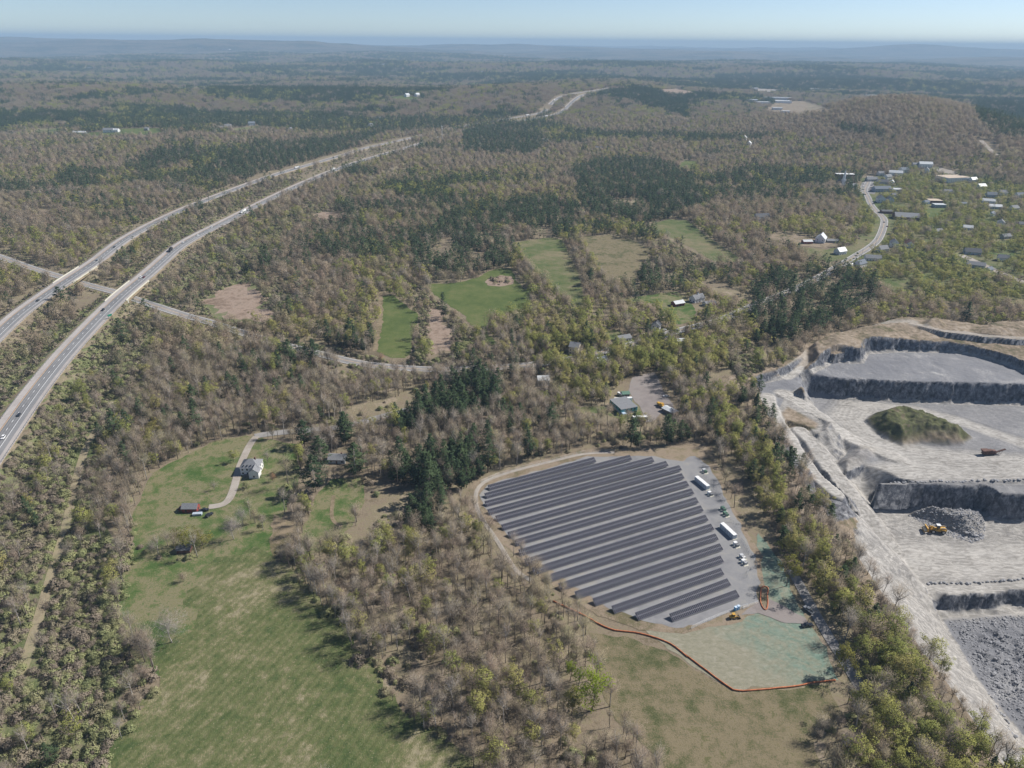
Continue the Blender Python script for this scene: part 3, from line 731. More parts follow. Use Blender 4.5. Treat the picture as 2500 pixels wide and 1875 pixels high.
def bridge(L, s0, s1, label):
    root = empty('road_bridge', tuple(along(L, (s0 + s1) / 2, (s0 + s1) / 2 + 1, 2)[0] - np.array([0, 0, 6.5])), 0, label, 'bridge')
    off = Vector(root.location)
    Q = along(L, s0 - 3, s1 + 3, 8); N = side_frames(Q)
    def rail(name, o0, o1, z0, z1, mat):
        mb = MB()
        for k in range(len(Q) - 1):
            a, b, n0, n1 = Q[k] - np.array(off), Q[k + 1] - np.array(off), N[k], N[k + 1]
            c = [(a[0] + n0[0] * o, a[1] + n0[1] * o) for o in (o0, o1)] + [(b[0] + n1[0] * o, b[1] + n1[1] * o) for o in (o1, o0)]
            zz = [a[2], a[2], b[2], b[2]]
            mb.hexa([(*c[i], zz[i] + z0) for i in range(4)], [(*c[i], zz[i] + z1) for i in range(4)])
        return mb.build(name, mat, root)
    rail('deck', -9.6, 11.2, -0.7, -0.06, MAT['concrete'])
    rail('parapet', -9.75, -9.3, -0.7, 1.0, MAT['concrete'])
    rail('parapet', 10.9, 11.35, -0.7, 1.0, MAT['concrete'])
    for o in (-8.6, -4.5, 0.5, 5.2, 10.0):
        rail('girder', o - 0.25, o + 0.25, -1.9, -0.702, MAT['girder'])
    for s, d in ((s0 + 1.5, -1), (s1 - 1.5, 1)):
        q = along(L, s, s + 2, 2); t = (q[1] - q[0])[:2]; t = t / np.linalg.norm(t); n = np.array([t[1], -t[0]]); c = q[0] - np.array(off)
        mb = MB()
        pts = [c[:2] + n * -9.6 - t * 0.9 * 1, c[:2] + n * 11.2 - t * 0.9, c[:2] + n * 11.2 + t * 0.9, c[:2] + n * -9.6 + t * 0.9]
        mb.hexa([(*p, c[2] - 8.5) for p in pts], [(*p, c[2] - 1.92) for p in pts])
        mb.build('abutment', MAT['concrete'], root)
        for o in (-9.6, 11.2):
            mb = MB(); w = c[:2] + n * o; e = w + t * d * 7 + n * (2.5 if o > 0 else -2.5); k = n * 0.5
            mb.hexa([(*(w - k), c[2] - 8.5), (*(w + k), c[2] - 8.5), (*(e + k), c[2] - 8.5), (*(e - k), c[2] - 8.5)],
                    [(*(w - k), c[2] + 0.4), (*(w + k), c[2] + 0.4), (*(e + k), c[2] - 1.6), (*(e - k), c[2] - 1.6)])
            mb.build('wing_wall', MAT['concrete'], root)
    return root
bridge(L1, b1a, b1b, 'cream girder bridge carrying the near carriageway over the two-lane road')
bridge(L2, b2a, b2b, 'cream girder bridge carrying the far carriageway over the two-lane road')

def road(label, pxs, half, mat, lift=0.3, line=False, clear=None, name='road', path=None):
    P = smooth_path(spline(list(ground_pts(pxs)), 6), 3) if path is None else path.copy()
    P[:, 2] = height(P[:, 0], P[:, 1]) if path is None else base_height(P[:, 0], P[:, 1])
    P[:, 2] += lift
    mb = MB(); ribbon(mb, P, -half, half, 0)
    o = mb.build(name, mat)
    meta(o, label, kind='structure')
    if line:
        mb = MB(); ribbon(mb, P, -0.22, 0.22, 0.03); mb.build('centre_line', MAT['yellow_line'], o)
        for s in (-1, 1):
            mb = MB(); ribbon(mb, P, s * (half - 0.75) - 0.16, s * (half - 0.75) + 0.16, 0.03); mb.build('edge_line', MAT['white_line'], o)
    ROADS.append((P, clear or half + 1.5))
    return P
UP = road('two-lane road passing under both highway bridges to the village', None, 5.6, MAT['oldroad'], 0.35, True, 8.5, path=U)
road('town main street climbing between white houses', [(2045, 652), (2094, 622), (2119, 607), (2140, 590), (2151, 571), (2158, 548), (2157, 533), (2140, 516), (2126, 499), (2119, 482), (2111, 465), (2119, 446), (2125, 430)], 5.6, MAT['oldroad'], 0.45, True, 13)
road('second town street near the frame edge', [(2342, 622), (2381, 639), (2423, 658), (2455, 673), (2487, 686), (2600, 730)], 6, MAT['drive'], 0.45, False, 13)
road('grey lane above the farmhouse running into the pines', [(1000, 1000), (930, 1018), (860, 1038), (795, 1048), (714, 1054), (660, 1058), (622, 1066)], 3.6, MAT['oldroad'], 0.3, False, 5)
road('pale gravel driveway leading down past the farmhouse', PX('M', (990, 30), (930, 90), (860, 235), (800, 370), (772, 450), (745, 590), (700, 720), (650, 810), (560, 845), (430, 858)), 2.4, MAT['drive'], 0.32, False, 3.5)
road('dirt track through the scrub below the highway', [(278, 979), (247, 1033), (216, 1079), (197, 1133), (181, 1191), (170, 1246), (154, 1312), (127, 1397), (108, 1466), (89, 1528), (73, 1582), (50, 1650)], 2.4, MAT['track'], 0.22, False, 3.6)
road('grey access lane between the seeded slope and the tree strip', PX('N', (420, 60), (520, 230), (620, 420), (720, 600), (820, 780), (930, 960), (1040, 1130), (1150, 1300), (1260, 1480), (1330, 1620)), 2.6, MAT['oldroad'], 0.26, False, 4)
road('tan perimeter path around the solar array', PX('A', (1320, 20), (1050, 25), (800, 90), (500, 160), (250, 235), (100, 295), (40, 370), (35, 500), (100, 640), (180, 740), (260, 860), (340, 990), (410, 1130), (560, 1200)), 1.3, MAT['drive'], 0.24, False, 3, 'path')
road('brown tractor track across the lawn beside the pines', PX('M', (1900, 720), (1880, 820), (1870, 950), (1890, 1040), (1990, 1090)), 1.1, MAT['straw'], 0.22, False, 2, 'path')
road('pale path by the distant hill and valley houses', PX('c', (1930, 890), (1990, 950), (2030, 985)), 5, MAT['drive'], 0.6, False, 16, 'path')

# ------------------------------------------------------------------ quarry
def make_quarry():
    x0, x1, y0, y1, st = 70, 640, 140, 760, 1.1
    xs = np.arange(x0, x1, st); ys = np.arange(y0, y1, st)
    X, Y = np.meshgrid(xs, ys, indexing='ij')
    x, y = X.ravel(), Y.ravel()
    keep = in_quarry(x, y) | (poly_dist(RIM, x, y) < 13)
    z = np.where(keep, 0, 0) + height(x, y) + 0.13
    ins = in_quarry(x, y)
    w1 = (fbm(x / 11, y / 11, 31, 4) - 0.5) * 9; w2 = (fbm(x / 3.0, y / 3.0, 33, 3) - 0.5) * 3.0
    # ground behind the back wall rises to a spoil shoulder
    back = on_plane(PX('f', (900, 560), (1250, 470), (1560, 430), (1700, 430), (2203, 470), (3000, 520)), 4)
    dsh = line_dist(back, x, y)
    z = z + ins * 7 * np.exp(-(dsh / 34) ** 2) * (0.55 + 0.9 * fbm(x / 25, y / 25, 8, 3))
    zA, zB, zC, zD = -8.0, -25.0, -44.0, -55.0
    def carve(pts, zf, edges, z, rough=1.0):
        P = on_plane(pts, zf); n = len(P)
        e = np.full(x.shape, 1e9)
        for k in range(n):
            s = edges.get(k, edges['d'])
            d, _ = seg_dist(P[k], P[(k + 1) % n], x, y)
            dd = np.maximum(0, d + rough * (w1 + w2) * (0.6 if s > 2 else 0.35) - 1.0)
            e = np.minimum(e, np.where(dd < 3.2, 0.75 * dd, 2.4 + s * (dd - 3.2)) if s > 2 else s * dd)     # a steep face stands on a talus apron
        e = np.where(inside(P, x, y), 0, e)
        return np.minimum(z, zf + e + 0.7 * (fbm(x / 14, y / 14, 40, 3) - 0.5)), inside(P, x, y)
    A = PX('f', (510, 830), (700, 790), (860, 765), (1000, 690), (1190, 695), (1225, 635), (1400, 625), (1700, 625), (1840, 645), (1920, 660), (2080, 700), (2203, 755), (2600, 880), (3200, 960), (3200, 1000), (2203, 835), (1900, 822), (1500, 810), (1100, 808), (860, 822), (700, 880), (640, 1000), (590, 990))
    B = PX('f', (860, 912), (1000, 922), (1200, 932), (1500, 947), (1900, 957), (2203, 962), (3200, 990), (3200, 1600), (2203, 1545), (1900, 1503), (1500, 1492), (1250, 1472), (1110, 1462), (1050, 1390), (1020, 1330), (1150, 1190), (950, 1050), (880, 960))
    C = PX('f', (1210, 1595), (1300, 1585), (1480, 1625), (1650, 1652)) + PX('i', (1900, 52), (1960, 107), (2203, 117), (3200, 150), (3200, 620), (2203, 602), (1900, 594), (1640, 597), (1600, 530), (1500, 400), (1400, 250), (1290, 80))
    D = PX('i', (1690, 712), (1900, 692), (2203, 677), (3200, 660), (3400, 2200), (2600, 2200), (2400, 1720), (2203, 1450), (2100, 1330), (1990, 1200), (1900, 1080), (1790, 880), (1720, 770))
    z, iA = carve(A, zA, {'d': 4.5, 0: 0.9, 1: 1.2, 17: 3, 18: 3, 19: 2, 20: 1, 21: 1, 22: 1}, z)
    z, iB = carve(B, zB, {'d': 4.0, 13: 0.9, 14: 1.2, 15: 1.0, 16: 1.3, 17: 1.3, 12: 1.2}, z)
    z, iC = carve(C, zC, {'d': 4.0, 12: 0.95, 13: 0.9, 14: 0.85, 15: 0.85, 16: 1.0}, z)
    z, iD = carve(D, zD, {'d': 4.0, 4: 1.0, 5: 0.8, 6: 0.8, 7: 0.8, 8: 0.8, 9: 0.8, 10: 0.8, 11: 0.85, 12: 1.4}, z)
    road_mask = np.zeros(x.shape); rut = np.zeros(x.shape)
    def ramp(pts, zs, hw, fill, cut, z):
        P = [on_plane([p], q)[0] for p, q in zip(pts, zs)]
        d, zr = line_dist(P, x, y, zs)
        d = d + 0.45 * w1 + 0.3 * w2
        z = np.maximum(z, np.where(d < 60, zr - np.maximum(0, d - hw) * fill, -1e9))
        z = np.minimum(z, zr + np.maximum(0, d - hw) * cut)
        np.maximum(road_mask, 1 - smooth(hw * 0.75, hw * 1.5, d), out=road_mask)
        d0, _ = line_dist(P, x, y, zs); np.maximum(rut, (0.5 + 0.5 * np.cos((d0 + 0.25 * w1) * 2.1)) * (d0 < hw * 1.2) * fbm(x / 12, y / 12, 44, 2), out=rut)
        return z
    T = PX('f', (650, 1230), (730, 1350), (820, 1480), (905, 1610), (950, 1680), (1120, 1690), (1020, 1625), (910, 1510), (810, 1380), (725, 1265))
    z, iT = carve(T, -29, {'d': 1.5, 0: 5, 1: 5, 2: 5, 3: 5, 9: 3}, z)
    z, _ = carve(PX('f', (640, 900), (720, 890), (820, 990), (930, 1080), (900, 1130), (780, 1130), (690, 1100), (640, 1010)), -9.5, {'d': 0.8}, z)
    z = ramp(PX('f', (590, 900), (640, 1060), (720, 1160), (800, 1290), (900, 1420), (1015, 1510)), [-8, -8.5, -9, -10, -11, -12], 4.5, 1.7, 1.6, z)
    z = ramp(PX('f', (680, 880), (800, 950), (900, 1020), (1080, 1150), (1280, 1240), (1480, 1320)), [-8, -10.5, -13, -18, -22.5, -25], 6, 1.0, 1.6, z)
    z = ramp(PX('f', (790, 1115), (860, 1180), (930, 1290), (1020, 1400), (1110, 1520), (1200, 1630)) + PX('i', (1290, 170), (1380, 290)), [-9.5, -12, -17, -23, -29, -35, -40, -44], 5.5, 0.9, 1.3, z)
    z = ramp(PX('f', (700, 780), (800, 690), (800, 640), (790, 590), (850, 540), (1000, 490), (1250, 440), (1500, 425)), [-8, -5, -2, 0.5, 2, 3.5, 5, 6], 4.5, 2.5, 0.8, z)
    z = ramp(PX('f', (1500, 440), (1700, 485), (1950, 515), (2203, 535), (2700, 500)), [7, 7, 6.5, 6, 6], 4, 6, 0.7, z)
    road_faint = np.zeros(x.shape)
    for pts, zz, hw in ((PX('f', (1100, 955), (1300, 960), (1500, 985), (1800, 1060), (2203, 1200), (3000, 1400)), zB, 6), (PX('f', (1150, 970), (1100, 1030), (1200, 1130), (1450, 1260), (1800, 1310), (2300, 1350)), zB, 13),
                        (PX('f', (1100, 1410), (1500, 1370), (2300, 1390)), zB, 10), (PX('i', (1600, 560), (2000, 545), (2500, 545)), zC, 7), (PX('i', (1500, 330), (1900, 360), (2500, 330)), zC, 14)):
        d = line_dist(on_plane(pts, zz), x, y)
        np.maximum(rut, (0.5 + 0.5 * np.cos((d + 0.5 * w1) * 1.9)) * (d < hw * 1.8) * fbm(x / 12, y / 12, 45, 2), out=rut)
        np.maximum(road_faint, 1 - smooth(hw * 0.6, hw * 1.8, d + w1 * 0.5), out=road_faint)
    brown = np.zeros(x.shape)
    def mound(pts, zf, h, slope, z, b=1.0, rough=1.0):
        P = on_plane(pts, zf); ii = inside(P, x, y); d = poly_dist(P, x, y)
        hh = np.minimum(h * (0.75 + 0.5 * fbm(x / 16, y / 16, 60, 3)), slope * d) * ii
        hh = hh * (0.85 + rough * 0.35 * (fbm(x / 4, y / 4, 61, 3) - 0.3))
        np.maximum(brown, ii * smooth(0, 5, d) * b, out=brown)
        return np.where(ii, np.maximum(z, zf + hh), z)
    z = mound(PX('f', (1190, 1060), (1240, 1010), (1350, 985), (1500, 1000), (1640, 1050), (1780, 1110), (1890, 1170), (1830, 1215), (1700, 1215), (1560, 1205), (1440, 1225), (1350, 1190), (1250, 1130)), zB, 12, 0.9, z)
    olive = np.clip(brown, 0, 1) * smooth(0, 9, poly_dist(on_plane(PX('f', (1440, 1225), (1560, 1205), (1700, 1215), (1830, 1215), (1640, 1185)), zB), x, y) + w1 * 0.5)
    wedge = on_plane(PX('f', (650, 1010), (700, 960), (800, 1010), (920, 1080), (900, 1120), (780, 1120), (690, 1090)), -10)
    np.maximum(brown, inside(wedge, x, y) * smooth(0, 4, poly_dist(wedge, x, y)) * (1 - road_mask), out=brown)
    z = mound(PX('f', (1010, 1330), (1100, 1250), (1180, 1230), (1290, 1240), (1270, 1300), (1180, 1350), (1080, 1390)), zB, 6, 0.8, z, 0.15)
    z = mound(PX('i', (1480, 50), (1560, 20), (1900, 45), (1965, 110), (1950, 180), (1880, 205), (1780, 175), (1620, 110)), zC, 7, 0.9, z, 0.0, 1.6)
    z = mound(PX('f', (1530, 470), (1560, 420), (1680, 410), (1720, 465), (1620, 480)), 5, 5, 0.6, z, 1.0)
    z = mound(PX('f', (1850, 500), (1950, 440), (2203, 420), (2500, 420), (2500, 500), (2050, 520)), 4, 4, 0.4, z, 1.0)
    z = mound(PX('f', (900, 620), (960, 560), (1100, 510), (1200, 530), (1200, 600), (1010, 640)), 0, 2, 0.25, z, 1.0)
    z = mound(PX('f', (1280, 1450), (2203, 1430), (3000, 1430), (3000, 1450), (2203, 1452), (1280, 1470)), zB, 1.2, 0.7, z, 0.0)
    # loose blasted rock on the lowest floor
    d = poly_dist(on_plane(D, zD), x, y)
    z = z + (iD & True) * smooth(2, 14, d) * 2.2 * np.maximum(0, fbm(x / 3.2, y / 3.2, 70, 3) - 0.42) * 2.2
    z = z + ins * 0.5 * (fbm(x / 1.8, y / 1.8, 71, 2) - 0.5) * (1 - 0.7 * np.maximum(road_mask, road_faint)) + ins * 1.0 * (fbm(x / 22, y / 22, 72, 3) - 0.5)
    g1, g2 = np.gradient(z.reshape(X.shape), st); s0 = np.hypot(g1, g2).ravel()
    bank = smooth(0.35, 0.6, s0) * (1 - smooth(1.2, 1.8, s0)) * (1 - np.clip(road_mask, 0, 1)) * ins
    z = z + bank * 3.0 * (fbm((x * 0.35 - y * 0.94) / 5.0, (x * 0.94 + y * 0.35) / 22.0, 81, 3) - 0.5)      # gullies washed down the loose banks
    edge = smooth(0, 5, poly_dist(RIM, x, y)); hg = height(x, y) + 0.13
    z = np.where(ins, hg * (1 - edge) + z * edge, hg)
    Z = z.reshape(X.shape)
    gx, gy = np.gradient(Z, st); slope = np.hypot(gx, gy).ravel()
    # grounds: 0 pale haul dust, rock, brown spoil, darker swept floors
    dust = np.clip(np.maximum(road_mask, road_faint * 0.85), 0, 1)
    dirt = np.where(ins & (z > -5.5), 1.0 - 0.5 * road_mask, brown)
    dirt = np.maximum(dirt * (z > -60), ~ins * 1.0)
    dark = np.zeros(x.shape); dark[iA] = 1.0
    dark[iB] = 0.7; dark[iD] = 1.15
    dark *= 1 - dust
    qx, qy = project(x, y, z)
    shaded_talus = inside(PX('f', (640, 1150), (700, 1160), (745, 1240), (830, 1400), (905, 1475), (1030, 1530), (1150, 1660), (1000, 1700), (850, 1500), (690, 1270)), qx, qy) * 0.92 * (1 - np.clip(road_mask, 0, 1))  # dark rock; the spur slope's shade is put into this colour too
    n = len(xs), len(ys)
    i = np.arange(n[0] - 1)[:, None] * n[1] + np.arange(n[1] - 1)[None, :]
    F = np.stack([i, i + n[1], i + n[1] + 1, i + 1], -1).reshape(-1, 4)
    F = F[keep[F].all(1)]
    used = np.unique(F); remap = np.full(len(x), -1); remap[used] = np.arange(len(used))
    V = np.stack([x, y, z], 1)[used]
    m = NT('quarry_stone', 0.95, 0.1)
    at = lambda nm: (lambda q: q.outputs['Fac'])(m.n('ShaderNodeAttribute', attribute_name=nm))
    big = m.noise(0.035, 4, 0.6, dist=1.0); mid = m.noise(0.25, 4, 0.65); fine = m.noise(1.4, 3, 0.7); streak = m.noise(0.11, 4, 0.6, stretch=(1.0, 2.6, 1), rot=0.5, dist=2.0)
    dustc = m.ramp(streak, [(0.38, (0.30, 0.283, 0.258)), (0.5, (0.405, 0.384, 0.353)), (0.6, (0.50, 0.476, 0.44))])
    floorc = m.ramp(m.math('ADD', m.math('MULTIPLY', big, 0.55), m.math('MULTIPLY', fine, 0.45)), [(0.38, (0.15, 0.152, 0.165)), (0.5, (0.195, 0.196, 0.207)), (0.58, (0.225, 0.223, 0.23)), (0.64, (0.40, 0.39, 0.375))])
    vtx = m.noise(0.28, 6, 0.72, stretch=(1, 1, 0.7), dist=0.5)
    rockc = m.ramp(vtx, [(0.38, (0.045, 0.048, 0.056)), (0.47, (0.10, 0.104, 0.118)), (0.55, (0.17, 0.174, 0.19)), (0.64, (0.30, 0.30, 0.30))])
    dirtc = m.ramp(m.math('ADD', m.math('MULTIPLY', big, 0.5), m.math('MULTIPLY', mid, 0.5)), [(0.38, (0.10, 0.095, 0.052)), (0.46, (0.18, 0.145, 0.10)), (0.54, (0.27, 0.215, 0.16)), (0.62, (0.34, 0.285, 0.225))])
    trk = m.noise(0.09, 5, 0.66, stretch=(1.0, 2.4, 1), rot=1.2, dist=2.5)
    loose = m.ramp(m.math('ADD', m.math('MULTIPLY', trk, 0.7), m.math('MULTIPLY', fine, 0.3)), [(0.41, (0.20, 0.19, 0.178)), (0.5, (0.275, 0.261, 0.243)), (0.57, (0.36, 0.342, 0.317)), (0.63, (0.45, 0.427, 0.395))])
    c = m.mix(at('dark'), loose, floorc)
    c = m.mix(at('dust'), c, dustc)
    c = m.mix(m.math('MULTIPLY', at('rut'), 0.75), c, m.mix(1.0, c, (0.52, 0.51, 0.50), 'MULTIPLY'))
    c = m.mix(at('dirt'), c, dirtc)
    olivec = m.ramp(m.math('ADD', m.math('MULTIPLY', big, 0.4), m.math('MULTIPLY', mid, 0.6)), [(0.38, (0.045, 0.045, 0.026)), (0.48, (0.075, 0.075, 0.04)), (0.56, (0.105, 0.115, 0.05)), (0.63, (0.15, 0.125, 0.085))])
    c = m.mix(at('olive'), c, olivec)
    c = m.mix(at('face'), c, rockc)
    m.bump(m.math('ADD', mid, m.math('MULTIPLY', fine, 0.5)), 0.35, 0.7)
    m.out(c)
    me = np_mesh('quarry', V, remap[F], m.mat, False)
    for nm, val in (('rut', rut), ('dust', dust), ('dirt', dirt), ('dark', np.clip(dark, 0, 1)), ('olive', olive), ('face', np.maximum(smooth(1.05, 1.7, slope) * (1 - np.clip(brown, 0, 1) * 0.8), shaded_talus))):
        a = me.attributes.new(nm, 'FLOAT', 'POINT'); a.data.foreach_set('value', np.asarray(val, np.float32)[used])
    o = link('quarry', me)
    meta(o, 'terraced grey stone quarry with dark rock faces and pale haul roads', kind='structure')
    def zq(px_, py_):
        """quarry surface seen at a pixel: march the view ray"""
        d = ray(px_, py_); t = np.linspace(260, 1200, 6000)
        qx, qy, qz = d[0] * t, d[1] * t, CAM_H + d[2] * t
        ix = np.clip(((qx - x0) / st).astype(int), 0, n[0] - 1); iy = np.clip(((qy - y0) / st).astype(int), 0, n[1] - 1)
        k = int(np.argmax(qz < Z[ix, iy]))
        return np.array([qx[k], qy[k], Z[ix[k], iy[k]]])
    def zxy(px_, py_):
        ix = np.clip(((np.asarray(px_) - x0) / st + 0.5).astype(int), 0, n[0] - 1); iy = np.clip(((np.asarray(py_) - y0) / st + 0.5).astype(int), 0, n[1] - 1)
        return Z[ix, iy]
    return zq, zxy, on_plane(D, zD)
quarry_pt, quarry_z, D_FLOOR = make_quarry()
# ------------------------------------------------------------------ buildings
UNIT = {}
def unit_box(name, mat):
    k = (name, mat.name)
    if k not in UNIT:
        mb = MB(); mb.box(-0.5, 0.5, -0.5, 0.5, -0.5, 0.5); UNIT[k] = mb.mesh(name, mat)
    return UNIT[k]
def block(name, mat, parent, c, s, rz=0.0):
    o = link(name, unit_box(name, mat), parent)
    o.location = c; o.scale = s; o.rotation_euler = (0, 0, rz)
    return o

def gable(root, w, d, h, rh, wall, roof, cx=0, cy=0, turn=False, hip=0.0, over=0.45):
    """walls with gable ends and a two-slope roof of real thickness; ridge along x, or along y when turned"""
    def T(x, y, z):
        return (cx - y, cy + x, z) if turn else (cx + x, cy + y, z)
    a, b = w / 2, d / 2
    mb = MB()
    mb.poly([T(-a, -b, 0), T(a, -b, 0), T(a, -b, h), T(-a, -b, h)]); mb.poly([T(a, b, 0), T(-a, b, 0), T(-a, b, h), T(a, b, h)])
    if hip:
        mb.poly([T(a, -b, 0), T(a, b, 0), T(a, b, h), T(a, -b, h)]); mb.poly([T(-a, b, 0), T(-a, -b, 0), T(-a, -b, h), T(-a, b, h)])
    else:
        mb.poly([T(a, -b, 0), T(a, b, 0), T(a, b, h), T(a, 0, h + rh), T(a, -b, h)]); mb.poly([T(-a, b, 0), T(-a, -b, 0), T(-a, -b, h), T(-a, 0, h + rh), T(-a, b, h)])
    mb.build('wall', wall, root)
    mb = MB(); k = rh / b; e = over; t = 0.22
    A, Bq = a + e, b + e; zl = h - k * e + 0.03; zr = h + rh + 0.03
    if hip:
        q = a - hip
        mb.poly([T(-A, -Bq, zl), T(A, -Bq, zl), T(q, 0, zr), T(-q, 0, zr)]); mb.poly([T(A, Bq, zl), T(-A, Bq, zl), T(-q, 0, zr), T(q, 0, zr)])
        mb.poly([T(A, -Bq, zl), T(A, Bq, zl), T(q, 0, zr)]); mb.poly([T(-A, Bq, zl), T(-A, -Bq, zl), T(-q, 0, zr)])
        mb.poly([T(-A, -Bq, zl), T(-A, Bq, zl), T(A, Bq, zl), T(A, -Bq, zl)])
    else:
        for s in (-1, 1):
            lo = [T(-A, s * Bq, zl), T(A, s * Bq, zl), T(A, 0, zr), T(-A, 0, zr)]; up = [(p[0], p[1], p[2] + t) for p in lo]
            mb.hexa(lo, up) if s < 0 else mb.hexa(lo[::-1], up[::-1])
    return mb.build('roof', roof, root)

def windows(root, w, d, h, n_front, n_side, cx=0, cy=0, door=True, glass=None, storeys=None):
    st = storeys or max(1, int(h / 2.7)); g = glass or MAT['glass']
    for s in range(st):
        z = 1.5 + s * 2.7
        if z + 0.7 > h: break
        for k in range(n_front):
            x = cx + (k + 0.5 - n_front / 2) * w / n_front
            if door and s == 0 and k == n_front // 2:
                block('door', MAT['brown'], root, (x, cy - d / 2 - 0.04, 1.05), (1.0, 0.14, 2.1))
            else:
                block('window', g, root, (x, cy - d / 2 - 0.03, z), (1.0, 0.12, 1.25))
        for k in range(n_side):
            y = cy + (k + 0.5 - n_side / 2) * d / n_side
            block('window', g, root, (cx - w / 2 - 0.03, y, z), (0.12, 1.0, 1.25)); block('window', g, root, (cx + w / 2 + 0.03, y, z), (0.12, 1.0, 1.25))

def place(px, py, z=None):
    p = G(px, py); return p
def clear_round(p, r):
    BUILDINGS.append((p[0], p[1], r))
BUILDINGS = []

def house(label, zp, w, d, h, rh, yaw, wall='white', roof='roof_grey', nf=3, ns=2, cat='house', name=None, hip=0.0, wing=None, chimney=True, clear=None):
    p = G(*PX(zp[0], zp[1:])[0])
    p[2] -= 0.1
    root = empty(name or 'house', p, math.radians(yaw), label, cat)
    r = gable(root, w, d, h, rh, MAT[wall], MAT[roof], hip=hip)
    if nf or ns: windows(root, w, d, h, nf, ns)
    if chimney: block('chimney', MAT['brown'], r, (w * 0.22, d * 0.1, h + rh * 0.9), (0.8, 0.8, 1.8))
    if wing:
        ww, wd, wh, wr, cx, cy, turn = wing
        gable(root, ww, wd, wh, wr, MAT[wall], MAT[roof], cx, cy, turn)
        if nf: windows(root, wd if turn else ww, ww if turn else wd, wh, 1, 0, cx, cy, False)
    clear_round(p, clear or (max(w, d) * 0.5 + 4))
    # open ground on the viewer's side of the house, as in the photograph
    v = -unit2(p[:2]); clear_round(p[:2] + v * (max(w, d) * 0.5 + 7), max(w, d) * 0.5 + 3.5)
    if p[1] > 900: clear_round(p[:2] + v * (max(w, d) * 0.5 + 17), max(w, d) * 0.35 + 3)
    return root
def unit2(v):
    return np.asarray(v) / (np.linalg.norm(v) + 1e-9)

def flat_block(label, zp, w, d, h, yaw, wall, roof, cat='building', name='building', nf=4, ns=3, clear=None):
    p = G(*PX(zp[0], zp[1:])[0])
    root = empty(name, p, math.radians(yaw), label, cat)
    mb = MB(); mb.box(-w / 2, w / 2, -d / 2, d / 2, -1, h); mb.build('wall', MAT[wall], root)
    mb = MB(); mb.box(-w / 2 - 0.2, w / 2 + 0.2, -d / 2 - 0.2, d / 2 + 0.2, h + 0.004, h + 0.25); mb.build('roof', MAT[roof], root)
    if nf: windows(root, w, d, h, nf, ns)
    clear_round(p, clear or (max(w, d) * 0.55 + 3))
    v = -unit2(p[:2]); clear_round(p[:2] + v * (max(w, d) * 0.5 + 7), max(w, d) * 0.5 + 3)
    return root

# farmhouse group
fh = house('white two-storey farmhouse with grey hipped roof beside the driveway', ('M', 945, 430), 11.5, 10, 5.8, 3.4, 3, 'white', 'roof_grey', 4, 3, hip=4.6, wing=(5.5, 6, 4.6, 2.4, 3.6, -6.4, True), clear=10)
for x in (-3.4, -1.2, 1.0, 3.2):
    block('dormer_light', MAT['glass'], fh, (x, -4.3, 6.8), (0.7, 0.9, 0.5))
block('deck', MAT['wood'], fh, (-1.6, -6.2, 0.4), (4.4, 2.4, 0.8))
brn = house('small grey-roofed red-brown barn below the farm driveway', ('M', 228, 892), 8.4, 5.2, 3.0, 1.9, 2, 'red', 'roof_grey', 2, 1, 'barn', 'barn', chimney=False, clear=7)
block('lean_to', MAT['brown'], brn, (-5.6, 0.3, 1.1), (2.6, 3.8, 2.2))
house('grey-roofed bungalow half hidden between tall pines', ('M', 1950, 310), 11, 7.5, 3.0, 2.0, -2, 'lightgrey', 'roof_grey', 3, 2)
house('dark low shed beneath the olive-leaved tree', ('g', 1170, 285), 7, 4.5, 2.4, 1.2, 5, 'brown', 'roof_dark', 0, 0, 'shed', 'shed', chimney=False)

# teal workshop yard
def teal_building():
    p = G(*PX('K', (1205, 1440))[0])
    root = empty('workshop', p, math.radians(22), 'teal flat-roofed workshop building with dark grey roof', 'building')
    w, d, h = 13.8, 18, 4.6
    mb = MB(); mb.box(-w / 2, w / 2, 0, d, 1.7, h); mb.build('wall', MAT['teal'], root)
    mb = MB(); mb.box(-w / 2 + 0.03, w / 2 - 0.03, 0.03, d - 0.03, -0.6, 1.7); mb.build('lower_wall', MAT['lightgrey'], root)
    mb = MB(); mb.box(-w / 2 - 0.25, w / 2 + 0.25, -0.25, d + 0.25, h + 0.004, h + 0.22); r = mb.build('roof', MAT['roof_grey'], root)
    for y in (4.5, 9, 13.5): block('roof_seam', MAT['midgrey'], r, (0, y, h + 0.24), (w, 0.12, 0.05))
    for x in (-2.2, 1.6, 4.6): block('window', MAT['glass'], root, (x, -0.05, 3.3), (1.3, 0.14, 1.1))
    for y in (3, 7, 11, 15): block('window', MAT['glass'], root, (-w / 2 - 0.05, y, 3.2), (0.14, 1.6, 1.0))
    block('porch', MAT['paleblue'], root, (-5.4, -1.6, 2.2), (2.9, 3.0, 0.25))
    for x in (-6.6, -4.2): block('porch_post', MAT['white'], root, (x, -2.9, 1.0), (0.18, 0.18, 2.1))
    block('door', MAT['paleblue'], root, (-5.4, -0.05, 1.0), (1.1, 0.14, 2.1))
    clear_round(p + np.array([-3, 8, 0]), 14); clear_round(p + np.array([0, -4, 0]), 9)
teal_building()
